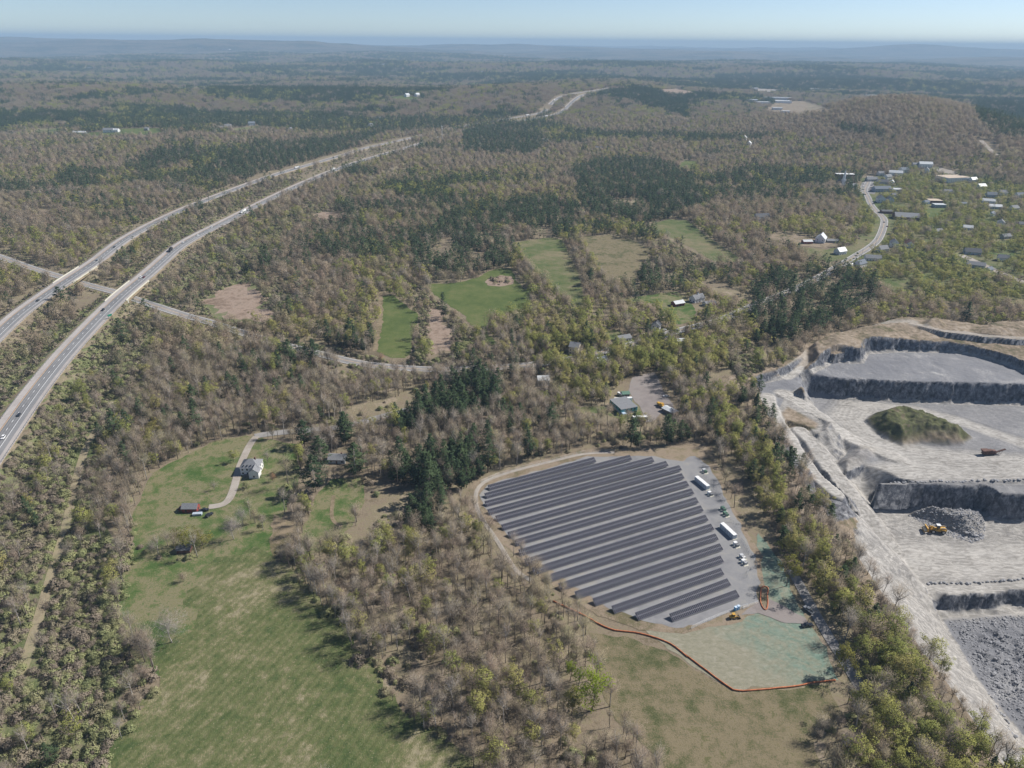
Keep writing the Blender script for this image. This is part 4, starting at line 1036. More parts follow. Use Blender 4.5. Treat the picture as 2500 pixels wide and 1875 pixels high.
def box_trailer(label, zp, L, w, h, yaw, mat='white', wheels=True, name='box_trailer', cat='trailer', lift=1.0):
    p = G(*PX(zp[0], zp[1:])[0])
    root = empty(name, p, math.radians(yaw), label, cat)
    mb = MB(); mb.box(-L / 2, L / 2, -w / 2, w / 2, lift, lift + h); mb.build('box', MAT[mat], root)
    mb = MB(); mb.box(-L / 2 + 0.05, L / 2 - 0.05, -w / 2 + 0.05, w / 2 - 0.05, lift + h + 0.003, lift + h + 0.06); mb.build('roof', MAT['white'], root)
    block('rear_door', MAT['lightgrey'], root, (L / 2 + 0.02, 0, lift + h / 2), (0.06, w * 0.9, h * 0.9))
    if wheels:
        for x in (L * 0.28, L * 0.38):
            for y in (-w / 2 + 0.2, w / 2 - 0.2): wheel(root, (x, y, 0.5), 0.5)
        block('landing_leg', MAT['midgrey'], root, (-L * 0.3, 0, lift / 2), (0.2, w * 0.7, lift))
    clear_round(p, L * 0.5 + 2)
    return root
WH = {}
def wheel(root, c, r, wd=0.3, name='wheel'):
    k = (round(r, 2), round(wd, 2))
    if k not in WH:
        mb = MB(); mb.tube([(0, -wd / 2, 0), (0, wd / 2, 0)], r, 12); rim = MB(); rim.tube([(0, -wd / 2 - 0.02, 0), (0, wd / 2 + 0.02, 0)], r * 0.55, 10)
        j = MB(); j.v = mb.v + rim.v; n = len(mb.v); j.f = mb.f + [tuple(i + n for i in f) for f in rim.f]; j.m = [0] * len(mb.f) + [1] * len(rim.f)
        WH[k] = j.mesh('wheel', [MAT['dark'], MAT['silver']])
    o = link(name, WH[k], root); o.location = c
    return o
box_trailer('long white trailer parked behind the teal workshop', ('K', 1138, 1318), 14.2, 2.6, 2.8, 9)
box_trailer('dirty white box trailer parked in front of the teal workshop', ('K', 1316, 1515), 10.6, 2.6, 2.6, 2, 'lightgrey')
house('small green-roofed shed behind the long white trailer', ('K', 1162, 1248), 5.6, 5, 2.6, 1.0, 8, 'midgrey', 'roof_green', 1, 0, 'shed', 'shed', chimney=False, clear=4)
box_trailer('small grey camper trailer beside the green-roofed shed', ('K', 1108, 1250), 5.0, 2.1, 1.9, -52, 'lightgrey', True, 'camper', 'trailer', 0.6)
house('open grey-roofed pole shed at the yard edge', ('K', 1640, 1432), 11, 6, 2.9, 0.9, -52, 'wood', 'roof_pale', 0, 0, 'shed', 'shed', chimney=False, clear=6)

# village houses along the road
for lab, zp, w, d, h, rh, yaw, wall, roof, nf, ns in (
 ('white-roofed white house at the bend above the pines', ('K', 285, 1120), 9, 8, 5, 2.4, 8, 'white', 'roof_pale', 3, 2),
 ('tall cream house with grey roof behind the village trees', ('K', 625, 790), 8.5, 10, 7.2, 3, -20, 'cream', 'roof_grey', 3, 3),
 ('low grey-roofed ranch house with white walls on the village lawn', ('K', 1140, 655), 13, 8.5, 3.2, 2, 24, 'white', 'roof_grey', 4, 2),
 ('white house with pale roof among the village trees', ('K', 905, 915), 9, 8, 5, 2.6, 30, 'white', 'roof_pale', 3, 2),
 ('white gabled house with round-topped front by the paddock trees', ('K', 1490, 545), 8, 8, 5.5, 3, 70, 'white', 'roof_dark', 2, 2),
 ('small white-roofed cottage by the road below the paddock', ('K', 1755, 685), 8, 6, 3, 1.6, 5, 'white', 'roof_pale', 2, 1),
 ('grey-roofed wing house beside the cupola house', ('K', 2055, 285), 12, 7, 3.2, 1.8, 20, 'bluegrey', 'roof_grey', 3, 1),
 ('blue-grey roofed white house alone in a woodland clearing', ('b', 1640, 948), 20, 10, 5, 4, -8, 'white', 'roof_slate', 4, 2),
 ('small grey house in the pines left of the clearing house', ('b', 1300, 893), 14, 9, 4, 3, 5, 'lightgrey', 'roof_grey', 2, 1),
 ('dark-roofed white house above the tan pasture', ('c', 540, 1390), 22, 13, 6, 4, 10, 'white', 'roof_dark', 4, 2),
 ('white steep-gabled barn in the pale yard', ('c', 915, 1530), 17, 13, 6, 6, 60, 'white', 'roof_pale', 3, 2),
 ('red-sided shed with white roof beside the steep-gabled barn', ('c', 828, 1540), 13, 8, 3.5, 1.8, 5, 'red', 'roof_pale', 2, 1),
 ('long grey-roofed garage right of the steep-gabled barn', ('c', 985, 1532), 16, 10, 3, 1.6, -5, 'midgrey', 'roof_grey', 3, 1),
 ('white gabled cottage below the pale yard', ('T', 95, 1130), 13, 10, 5, 4, 25, 'white', 'roof_pale', 3, 2),
 ('white ranch house beside the lower main street', ('T', 470, 1200), 19, 10, 4, 3, -12, 'white', 'roof_grey', 5, 2),
 ('grey gabled house up the street from the white ranch', ('T', 575, 1105), 14, 10, 5, 4, 20, 'lightgrey', 'roof_grey', 3, 2),
 ('white and blue-grey house at the foot of main street', ('T', 320, 1275), 15, 10, 5, 4, 35, 'white', 'roof_slate', 3, 2),
 ('small white garage beside the house at the foot of main street', ('T', 230, 1280), 9, 7, 3.2, 2, 35, 'paleblue', 'roof_pale', 1, 1),
 ('dark brown boxy house beside the main street bend', ('T', 625, 660), 17, 12, 4, 1.5, -8, 'brown', 'roof_dark', 3, 2),
 ('large brown hall with broad grey roof beside the main street', ('T', 850, 725), 36, 24, 5, 5, -14, 'brown', 'roof_grey', 5, 3),
 ('long blue-grey building facing the car park', ('T', 570, 410), 32, 14, 6, 4, 4, 'bluegrey', 'roof_slate', 6, 2),
 ('dark-roofed house behind the long blue-grey building', ('T', 580, 325), 22, 11, 5, 4, -5, 'lightgrey', 'roof_dark', 3, 2),
 ('grey house at the top of main street', ('T', 455, 290), 22, 11, 4, 4, 5, 'lightgrey', 'roof_grey', 3, 2),
 ('white-fronted grey house right of the main street top', ('T', 640, 265), 16, 11, 5, 4, 30, 'white', 'roof_grey', 3, 2),
 ('white hall with long pale roof near the wood edge', ('T', 730, 225), 26, 13, 6, 4, -20, 'white', 'roof_pale', 4, 2),
 ('blue-grey roofed white house behind the white hall', ('T', 825, 195), 18, 12, 7, 4, 15, 'white', 'roof_slate', 3, 2),
 ('white-roofed block uppermost in the town', ('T', 1070, 135), 26, 13, 8, 4, -10, 'white', 'roof_pale', 5, 2),
 ('grey-roofed annex left of the uppermost white block', ('T', 985, 130), 22, 12, 6, 3, -10, 'lightgrey', 'roof_grey', 4, 2),
 ('white gable house below the uppermost white block', ('T', 1085, 195), 13, 10, 6, 5, 60, 'white', 'roof_grey', 2, 2),
 ('pale hip-roofed house above the right-hand streets', ('T', 1715, 370), 15, 12, 4, 4, 10, 'white', 'roof_pale', 2, 2),
 ('blue-grey house among trees below the pale hip-roofed house', ('T', 1830, 475), 17, 11, 5, 4, -10, 'bluegrey', 'roof_slate', 3, 2),
 ('white long house on the upper right street', ('T', 1800, 540), 20, 10, 4, 3, -25, 'white', 'roof_pale', 3, 1),
 ('white roofed house below the long house on the upper right street', ('T', 1870, 605), 20, 11, 4, 3, -15, 'white', 'roof_pale', 3, 1),
 ('grey roofed white house at the far right among trees', ('T', 2085, 630), 14, 11, 5, 4, 20, 'white', 'roof_grey', 3, 2),
 ('small blue-roofed house beneath the right-hand trees', ('T', 1835, 690), 12, 9, 4, 3, 40, 'paleblue', 'roof_slate', 2, 1),
 ('white gable end house below the right-hand trees', ('T', 1940, 800), 12, 10, 5, 4, 60, 'white', 'roof_grey', 2, 2),
 ('brown house at the right frame edge', ('T', 2185, 810), 14, 10, 4, 3, 0, 'brown', 'roof_dark', 2, 1),
 ('dark-roofed house at the head of the second street', ('T', 1610, 1130), 19, 12, 4, 4, -15, 'bluegrey', 'roof_dark', 3, 2),
 ('grey-roofed long house along the second street', ('T', 1650, 1280), 20, 11, 4, 3, -28, 'lightgrey', 'roof_grey', 3, 2),
 ('white house with garage hidden in middle town trees', ('T', 1220, 890), 12, 9, 4, 3, 15, 'white', 'roof_grey', 2, 1),
 ('tall white house screened by a pale flowering tree', ('T', 710, 1050), 9, 10, 7, 4, 75, 'white', 'roof_grey', 2, 2),
 ('white gabled house with russet roof in the trees', ('T', 880, 1050), 13, 10, 6, 4, 75, 'white', 'brown', 2, 2),
 ('little blue-grey house by the rear lawns', ('T', 1495, 565), 14, 8, 3, 2, 0, 'bluegrey', 'roof_slate', 2, 1),
 ('small grey house beside the church drive', ('T', 250, 360), 12, 9, 4, 3, 20, 'lightgrey', 'roof_grey', 2, 1),
 ('white shed behind the long blue-grey building', ('T', 690, 320), 11, 8, 4, 3, 60, 'white', 'roof_pale', 1, 1),
 ('pale garage right of the long blue-grey building', ('T', 745, 405), 14, 9, 3.6, 2, -5, 'white', 'roof_pale', 1, 1),
 ('dark-roofed house behind the twin-gabled inn', ('T', 700, 480), 12, 9, 5, 3, 30, 'bluegrey', 'roof_dark', 2, 1),
 ('white cottage by the top of the town wood', ('T', 560, 225), 13, 9, 5, 3.5, 10, 'white', 'roof_grey', 2, 1),
 ('white cottage left of the tan flat-roofed building', ('T', 1080, 555), 10, 8, 4, 3, 20, 'paleblue', 'roof_slate', 1, 1),
 ('grey-roofed bungalow above the playing field', ('T', 1330, 430), 14, 9, 4, 3, -10, 'white', 'roof_grey', 2, 1),
 ('white house alone right of the school', ('T', 1620, 300), 13, 10, 5, 4, 15, 'white', 'roof_pale', 2, 1),
 ('pale house behind the upper right street', ('T', 1960, 450), 13, 10, 5, 4, 0, 'white', 'roof_grey', 2, 1),
 ('slate-roofed house at the upper right frame edge', ('T', 2150, 480), 14, 10, 5, 4, 10, 'white', 'roof_slate', 2, 1),
 ('white bungalow under the middle right trees', ('T', 1560, 850), 13, 9, 4, 3, -20, 'white', 'roof_pale', 2, 1),
 ('grey bungalow beside the second street trees', ('T', 1990, 950), 14, 9, 4, 3, 15, 'lightgrey', 'roof_grey', 2, 1),
 ('white house at the second street bend', ('T', 1960, 1210), 12, 9, 5, 3.5, -25, 'white', 'roof_grey', 2, 1),
 ('small white porch house near the lower right street end', ('T', 1800, 1335), 9, 7, 4, 2.5, 30, 'white', 'roof_slate', 1, 1)):
    house(lab, zp, w, d, h, rh, yaw, wall, roof, nf if zp[0] in 'Kb' or h > 3.5 else 0, ns, wing=None)
rb = house('red horse barn with grey metal roof in the paddock', ('K', 1722, 285), 12, 8, 3.4, 2, 26, 'red', 'roof_pale', 3, 1, 'barn', 'barn', chimney=False)
for x in (-3.6, 0.6, 4.2): block('stall_door', MAT['dark'], rb, (x, -4.12, 1.1), (1.4, 0.16, 2.1))
ch = house('white house with a cupola above the red barn', ('K', 1925, 240), 14, 9, 4.2, 3.6, 32, 'white', 'roof_grey', 3, 2, chimney=False)
cp = block('cupola', MAT['white'], ch, (0.5, 0, 8.4), (1.4, 1.4, 2.0))
mb = MB(); mb.hexa([(-0.3, -0.8, 9.4), (1.3, -0.8, 9.4), (1.3, 0.8, 9.4), (-0.3, 0.8, 9.4)], [(0.49, -0.01, 10.9), (0.51, -0.01, 10.9), (0.51, 0.01, 10.9), (0.49, 0.01, 10.9)]); mb.build('cupola_roof', MAT['roof_dark'], ch)
dg = house('white twin-gabled inn beside the main street', ('T', 560, 535), 15, 13, 7.5, 5, 80, 'white', 'roof_grey', 3, 3, wing=(14, 11, 7, 5, 0, -15, False))
flat_block('white flat-roofed hall behind the church steeple', ('T', 145, 260), 36, 14, 9, -3, 'brown', 'white')
flat_block('long white school with tan flat roof above the town', ('T', 1385, 285), 52, 34, 8, 14, 'white', 'roof_tan', 'school', 'school', 10, 5)
flat_block('tan flat-roofed building by the town playing field', ('T', 1175, 540), 22, 18, 5, -4, 'brown', 'roof_tan', nf=3)
flat_block('grey flat-roofed annex by the town playing field', ('T', 1228, 590), 19, 13, 5, -2, 'bluegrey', 'roof_pale', nf=3)
def church():
    p = G(*PX('T', (100, 345))[0])
    root = empty('church', p, math.radians(10), 'white church with tall pointed steeple above main street', 'church')
    gable(root, 16, 11, 6, 5, MAT['white'], MAT['roof_dark'], turn=True)
    mb = MB(); mb.box(-3, 3, -11, -5.4, 0, 14); mb.box(-2.2, 2.2, -10.2, -6.2, 14, 20, 0, 0.2, 0.2); t = mb.build('steeple_tower', MAT['white'], root)
    mb = MB(); c = [(2.4 * math.cos(k * math.pi / 4), -8.2 + 2.4 * math.sin(k * math.pi / 4), 20) for k in range(8)]; mb.hexa(c, [(0.02 * math.cos(k), -8.2 + 0.02 * math.sin(k), 34) for k in range(8)]); mb.build('spire', MAT['white'], root)
    for y in (-3, 1, 5):
        for s in (-1, 1): block('window', MAT['glass'], root, (s * 5.55, y, 3.2), (0.14, 1.2, 3))
    block('door', MAT['brown'], root, (0, -11.05, 1.6), (1.8, 0.16, 3.2))
    clear_round(p, 14)
    v = -unit2(p[:2]); clear_round(p[:2] + v * 20, 14)
church()

# farms and buildings far behind
FAR_B = [('white farmhouse with porches in the far field', ('a', 690, 838), 26, 12, 7, 5, 10, 'white', 'roof_grey'), ('white barn joined beside the far farmhouse', ('a', 735, 836), 18, 12, 6, 4, -5, 'white', 'roof_pale'),
 ('low grey barn with arched roof left of the far farm', ('a', 505, 848), 34, 12, 4, 4, 3, 'lightgrey', 'roof_pale'), ('small grey silo shed right of the far farm', ('a', 930, 826), 10, 10, 6, 3, 0, 'midgrey', 'roof_grey'),
 ('white house on the far lawn above the pine belt', ('a', 1445, 812), 20, 12, 7, 5, 20, 'white', 'roof_grey'), ('long grey shed beside the house above the pine belt', ('a', 1398, 812), 26, 10, 4, 3, 0, 'lightgrey', 'roof_grey'),
 ('pale-roofed house in the woods uphill of the pine belt', ('a', 1582, 746), 22, 12, 6, 4, -5, 'lightgrey', 'roof_pale'), ('blue-grey house downhill of the pale-roofed house', ('a', 1592, 794), 20, 12, 7, 5, 30, 'bluegrey', 'roof_slate'),
 ('narrow white house glimpsed right of the pine belt', ('a', 1840, 832), 9, 12, 8, 4, 70, 'white', 'roof_grey'), ('cream house on the far wooded rise', ('a', 1625, 503), 24, 14, 8, 6, 40, 'cream', 'roof_tan'),
 ('second cream house on the far wooded rise', ('a', 1540, 500), 24, 14, 6, 5, 10, 'cream', 'roof_tan'), ('white house peeking over woods by the highway', ('b', 195, 806), 14, 12, 8, 5, 60, 'white', 'roof_grey'),
 ('grey house behind the white house by the highway', ('b', 250, 757), 24, 12, 6, 4, 0, 'lightgrey', 'roof_grey'), ('white house left on the far emerald field', ('b', 425, 612), 20, 14, 8, 6, 50, 'white', 'roof_pale'),
 ('white house right on the far emerald field', ('b', 490, 610), 20, 14, 8, 6, 50, 'white', 'roof_pale'), ('white cottage upper of two among wooded slope', ('c', 432, 888), 12, 12, 8, 5, 60, 'white', 'roof_pale'), ('white cottage lower of two among wooded slope', ('c', 460, 924), 12, 12, 8, 5, 60, 'white', 'roof_pale')]
for lab, zp, w, d, h, rh, yaw, wall, roof in FAR_B:
    house(lab, zp, w, d, h, rh, yaw, wall, roof, 3, 2, 'house' if 'barn' not in lab and 'shed' not in lab else 'barn', chimney=False)
k = 0
ORD = ['first', 'second', 'third', 'fourth', 'fifth', 'sixth', 'seventh', 'eighth', 'ninth', 'tenth', 'eleventh', 'twelfth', 'thirteenth', 'fourteenth', 'fifteenth']
FAR_W = ((('a', 1270, 306), 90, 40), (('a', 1430, 314), 150, 50), (('a', 2030, 336), 160, 40), (('a', 1355, 394), 40, 25), (('a', 2110, 404), 110, 30), (('a', 1730, 358), 60, 30), (('a', 945, 374), 30, 20), (('a', 570, 432), 90, 25), (('a', 1120, 374), 30, 20), (('a', 2120, 446), 40, 22),
                 (('b', 808, 315), 160, 50), (('b', 1215, 319), 70, 40), (('b', 260, 410), 130, 30), (('b', 140, 406), 60, 30), (('b', 1100, 463), 60, 25), (('b', 1720, 498), 45, 25), (('b', 1920, 555), 55, 22), (('b', 1050, 353), 80, 30), (('b', 1330, 490), 30, 18), (('b', 895, 458), 60, 25),
                 (('c', 220, 295), 60, 40), (('c', 680, 294), 60, 40), (('c', 880, 571), 90, 30), (('c', 480, 565), 70, 30), (('c', 640, 582), 60, 30), (('c', 980, 570), 70, 25), (('c', 1240, 612), 90, 25), (('c', 120, 353), 80, 30),
                 (('c', 640, 628), 130, 30), (('c', 550, 657), 55, 30), (('c', 672, 650), 75, 40), (('c', 480, 642), 50, 25), (('c', 640, 695), 40, 22), (('c', 690, 716), 35, 22), (('c', 1310, 370), 120, 30))
for zp, w, d in sorted(FAR_W, key=lambda q: (q[0][0], q[0][1])):
    side = {'a': 'left-hand', 'b': 'central', 'c': 'right-hand'}[zp[0]]
    nth = sum(1 for q in FAR_W if q[0][0] == zp[0] and q[0][1] < zp[1])
    r = flat_block('distant pale flat-roofed warehouse, %s from the left in the %s third of the valley' % (ORD[nth], side), zp, w, d, 9, (k * 37) % 30 - 15, 'white', 'roof_pale', 'warehouse', 'warehouse', 0, 0, clear=w * 0.5)
    r['group'] = 'distant warehouses'
    k += 1

# ------------------------------------------------------------------ vehicles
def loft(mb, prof, y0, y1, m=0, inset=0.0):
    """side profile (x, z) extruded across the vehicle with tucked-in top"""
    zt = max(p[1] for p in prof); zb = min(p[1] for p in prof)
    def Y(y, z): return y * (1 - inset * (z - zb) / (zt - zb + 1e-6))
    a = [(x, Y(y0, z), z) for x, z in prof]; b = [(x, Y(y1, z), z) for x, z in prof]
    mb.poly(a, m); mb.poly(b[::-1], m)
    for i in range(len(prof)):
        j = (i + 1) % len(prof)
        mb.quad(a[j], a[i], b[i], b[j], m)
CARS = {}
def car_parts(kind, mat):
    k = (kind, mat)
    if k in CARS: return CARS[k]
    P = []
    body, glass = MB(), MB()
    if kind == 'car':
        loft(body, [(-2.3, 0.35), (-2.35, 0.8), (-1.6, 0.95), (1.2, 0.98), (2.25, 0.85), (2.35, 0.4)], -0.9, 0.9, 0, 0.08)
        loft(body, [(-1.35, 1.36), (-1.25, 1.44), (0.2, 1.46), (0.45, 1.38)], -0.66, 0.66)
        loft(glass, [(-2.0, 0.97), (-1.3, 1.4), (0.4, 1.42), (1.2, 0.99)], -0.8, 0.8, 0, 0.16)
        wl = [(-1.45, 0.33), (1.45, 0.33)]; wy = 0.8
    elif kind == 'suv':
        loft(body, [(-2.35, 0.4), (-2.4, 1.0), (1.0, 1.08), (2.3, 0.98), (2.4, 0.45)], -0.95, 0.95, 0, 0.05)
        loft(body, [(-2.15, 1.68), (-2.05, 1.76), (0.1, 1.78), (0.4, 1.68)], -0.72, 0.72)
        loft(glass, [(-2.35, 1.02), (-2.1, 1.72), (0.35, 1.72), (1.0, 1.09)], -0.86, 0.86, 0, 0.14)
        wl = [(-1.5, 0.38), (1.5, 0.38)]; wy = 0.85
    elif kind == 'pickup':
        loft(body, [(-2.8, 0.5), (-2.85, 1.05), (-0.6, 1.05), (-0.6, 1.1), (1.4, 1.1), (2.7, 1.02), (2.8, 0.5)], -0.97, 0.97)
        loft(body, [(-0.55, 1.72), (-0.5, 1.84), (0.8, 1.86), (1.0, 1.76)], -0.76, 0.76)
        loft(glass, [(-0.62, 1.1), (-0.55, 1.8), (0.9, 1.8), (1.5, 1.1)], -0.88, 0.88, 0, 0.12)
        loft(glass, [(-2.7, 1.055), (-2.7, 1.06), (-0.7, 1.06), (-0.7, 1.055)], -0.8, 0.8)
        wl = [(-1.8, 0.4), (1.75, 0.4)]; wy = 0.87
    else:   # cab of a lorry
        loft(body, [(-1.4, 0.8), (-1.4, 3.2), (0.7, 3.3), (1.3, 2.1), (2.6, 1.9), (2.8, 0.6)], -1.15, 1.15)
        loft(glass, [(0.72, 2.95), (0.78, 3.0), (1.28, 2.2), (1.2, 2.15)], -1.0, 1.0)
        wl = [(2.0, 0.5), (-0.8, 0.5)]; wy = 1.0
    CARS[k] = (body.mesh('body', MAT[mat]), glass.mesh('windows', MAT['glass']), wl, wy)
    return CARS[k]
def vehicle(label, p, yaw, kind, mat, cat=None, name=None):
    root = empty(name or {'car': 'car', 'suv': 'car', 'pickup': 'pickup_truck'}.get(kind, 'lorry'), p, yaw, label, cat or ('car' if kind in ('car', 'suv') else 'truck'))
    b, g, wl, wy = car_parts('car' if kind == 'car' else kind if kind in ('suv', 'pickup') else 'cab', mat)
    link('body', b, root); link('windows', g, root)
    for x, r in wl:
        for s in (-1, 1): wheel(root, (x, s * wy, r), r, 0.24)
    if kind in ('semi', 'boxtruck'):
        L = 14.5 if kind == 'semi' else 7.5
        mb = MB(); mb.box(-1.6 - L, -1.6, -1.25, 1.25, 1.1, 4.0); mb.build('trailer_box', MAT['white' if 'dark' not in label else 'dark'], root)
        for x in ((-L + 0.2, -L + 1.6) if kind == 'semi' else (-L + 1.0,)):
            for s in (-1, 1): wheel(root, (x, s * 1.0, 0.5), 0.5, 0.4)
    return root
def on_road(label, L, zp, kind, mat, side, back=False):
    px, py = PX(zp[0], zp[1:])[0]
    s = s_at(L, px, py); q = along(L, s, s + 4, 2); t = q[1] - q[0]; t = t / np.linalg.norm(t[:2]); n = np.array([t[1], -t[0], 0])
    p = q[0] + n * side; p[2] += 0.05
    return vehicle(label, p, math.atan2(t[1], t[0]) + (math.pi if back else 0), kind, mat)
for lab, L, zp, kind, mat, side in (
 ('white car low on the near carriageway at the frame edge', L1, ('d', 18, 1172), 'suv', 'carwhite', 1.8), ('black car on the near carriageway above the white one', L1, ('d', 117, 1026), 'car', 'navy', 1.8),
 ('black car on the near carriageway just below the bridge', L1, ('d', 655, 352), 'suv', 'navy', -1.8), ('white car on the near carriageway just past the bridge', L1, ('d', 898, 133), 'suv', 'carwhite', -1.8),
 ('maroon car on the near carriageway beside the white car', L1, ('d', 902, 155), 'car', 'maroon', 1.8), ('dark box lorry on the near carriageway above the bridge', L1, ('a', 1090, 1608), 'boxtruck', 'navy', -1.8),
 ('first white car ahead of the dark lorry', L1, ('a', 1175, 1540), 'car', 'carwhite', -1.8), ('second white car ahead of the dark lorry', L1, ('a', 1243, 1508), 'suv', 'carwhite', 1.8), ('third white car ahead of the dark lorry', L1, ('a', 1343, 1448), 'suv', 'carwhite', -1.8),
 ('white semi trailer lorry on the near carriageway', L1, ('a', 1520, 1352), 'semi', 'carwhite', 1.8), ('white car leading the white semi lorry', L1, ('a', 1830, 1197), 'car', 'carwhite', -1.8), ('silver car close beside the leading white car', L1, ('a', 1858, 1186), 'car', 'silver', 1.8),
 ('dark car on the far stretch of the near carriageway', L1, ('a', 1948, 1150), 'car', 'navy', 1.8), ('dark car just behind the far white lorry', L1, ('a', 2070, 1103), 'car', 'navy', 1.8), ('white lorry farthest up the near carriageway', L1, ('a', 2112, 1088), 'boxtruck', 'carwhite', -1.8),
 ('dark car on the far carriageway above its bridge', L2, ('a', 718, 1573), 'car', 'navy', 1.8), ('silver car on the far carriageway at its bridge', L2, ('d', 628, 57), 'suv', 'silver', 1.8), ('black car on the far carriageway behind the median pines', L2, ('d', 250, 345), 'car', 'navy', 1.8),
 ('white and blue semi lorry on the far carriageway', L2, ('a', 1883, 1068), 'semi', 'bluepaint', 1.8), ('silver van on the far carriageway below the semi', L2, ('a', 1245, 1288), 'suv', 'silver', 1.8), ('white lorry on the distant highway curve', L2, ('b', 1355, 632), 'semi', 'carwhite', 1.8),
 ('white lorry where the distant highway reappears', L2, ('b', 1190, 730), 'semi', 'carwhite', 1.8), ('white lorry on the distant lower carriageway', L1, ('b', 1293, 740), 'semi', 'carwhite', 1.8)):
    on_road(lab, L, zp, kind, mat, side, L is L1)
for lab, zp, yaw, kind, mat in (('silver pickup parked on the lane by the seeded slope', ('N', 640, 580), 118, 'pickup', 'silver'), ('black pickup parked beside the seeded slope', ('N', 620, 775), 190, 'pickup', 'navy'),
 ('white car parked in the workshop yard shade', ('K', 1597, 1262), 178, 'car', 'carwhite'), ('black car parked below the farm barn', ('M', 440, 960), 60, 'suv', 'navy'), ('dark pickup parked right of the farm barn', ('M', 375, 905), 15, 'pickup', 'navy'),
 ('white car on the village road by the paddock', ('K', 1580, 555), 20, 'car', 'carwhite'), ('dark car on the village road by the driveway', ('K', 1715, 562), 20, 'car', 'navy'), ('grey car at the bend above the white-roofed house', ('K', 110, 975), 40, 'car', 'maroon')):
    p = G(*PX(zp[0], zp[1:])[0]); p[2] += 0.2
    vehicle(lab, p, math.radians(yaw), kind, mat)
    clear_round(p, 4.5)
tw = [('T', 365, 330, 'carwhite'), ('T', 365, 365, 'carwhite'), ('T', 362, 395, 'silver'), ('T', 385, 452, 'navy'), ('T', 460, 345, 'silver'), ('T', 455, 375, 'navy'), ('T', 450, 405, 'maroon'), ('T', 480, 560, 'navy'), ('T', 605, 770, 'silver'), ('T', 640, 820, 'maroon'), ('T', 310, 430, 'navy')]
for k, (z0, a, b, mt) in enumerate(tw):
    p = G(*PX(z0, (a, b))[0]); p[2] += 0.5
    vehicle(['white car first in the town car park row', 'white car second in the town car park row', 'silver car third in the town car park row', 'dark car at the main street car park mouth', 'silver car facing the long blue-grey building', 'dark car facing the long blue-grey building', 'maroon car facing the long blue-grey building', 'dark car parked below the twin-gabled inn', 'silver car on the main street bend', 'maroon car below the main street bend', 'dark car at the car park verge'][k], p, math.radians(80 if k in (3, 8, 9) else 5), 'car', mt)
    clear_round(p, 7)
yt = vehicle('yellow lorry parked beside the pole shed', G(*PX('K', (1552, 1372))[0]) + np.array([0, 0, 0.2]), math.radians(-60), 'yard', 'yellow', 'truck')
block('truck_bed', MAT['yellow'], yt, (-3.2, 0, 1.7), (3.4, 2.2, 1.4))
for s in (-1, 1): wheel(yt, (-3.6, s * 1.0, 0.5), 0.5, 0.4)
block('tarp_load', MAT['bluegrey'], empty('trailer', G(*PX('M', (300, 950))[0]), math.radians(8), 'blue-grey tarped flat trailer in front of the farm barn', 'trailer'), (0, 0, 0.9), (5.2, 2.2, 1.2))
tr0 = bpy.data.objects['trailer']
for x in (-0.6, 0.6):
    for s in (-1, 1): wheel(tr0, (x, s * 1.0, 0.35), 0.35)

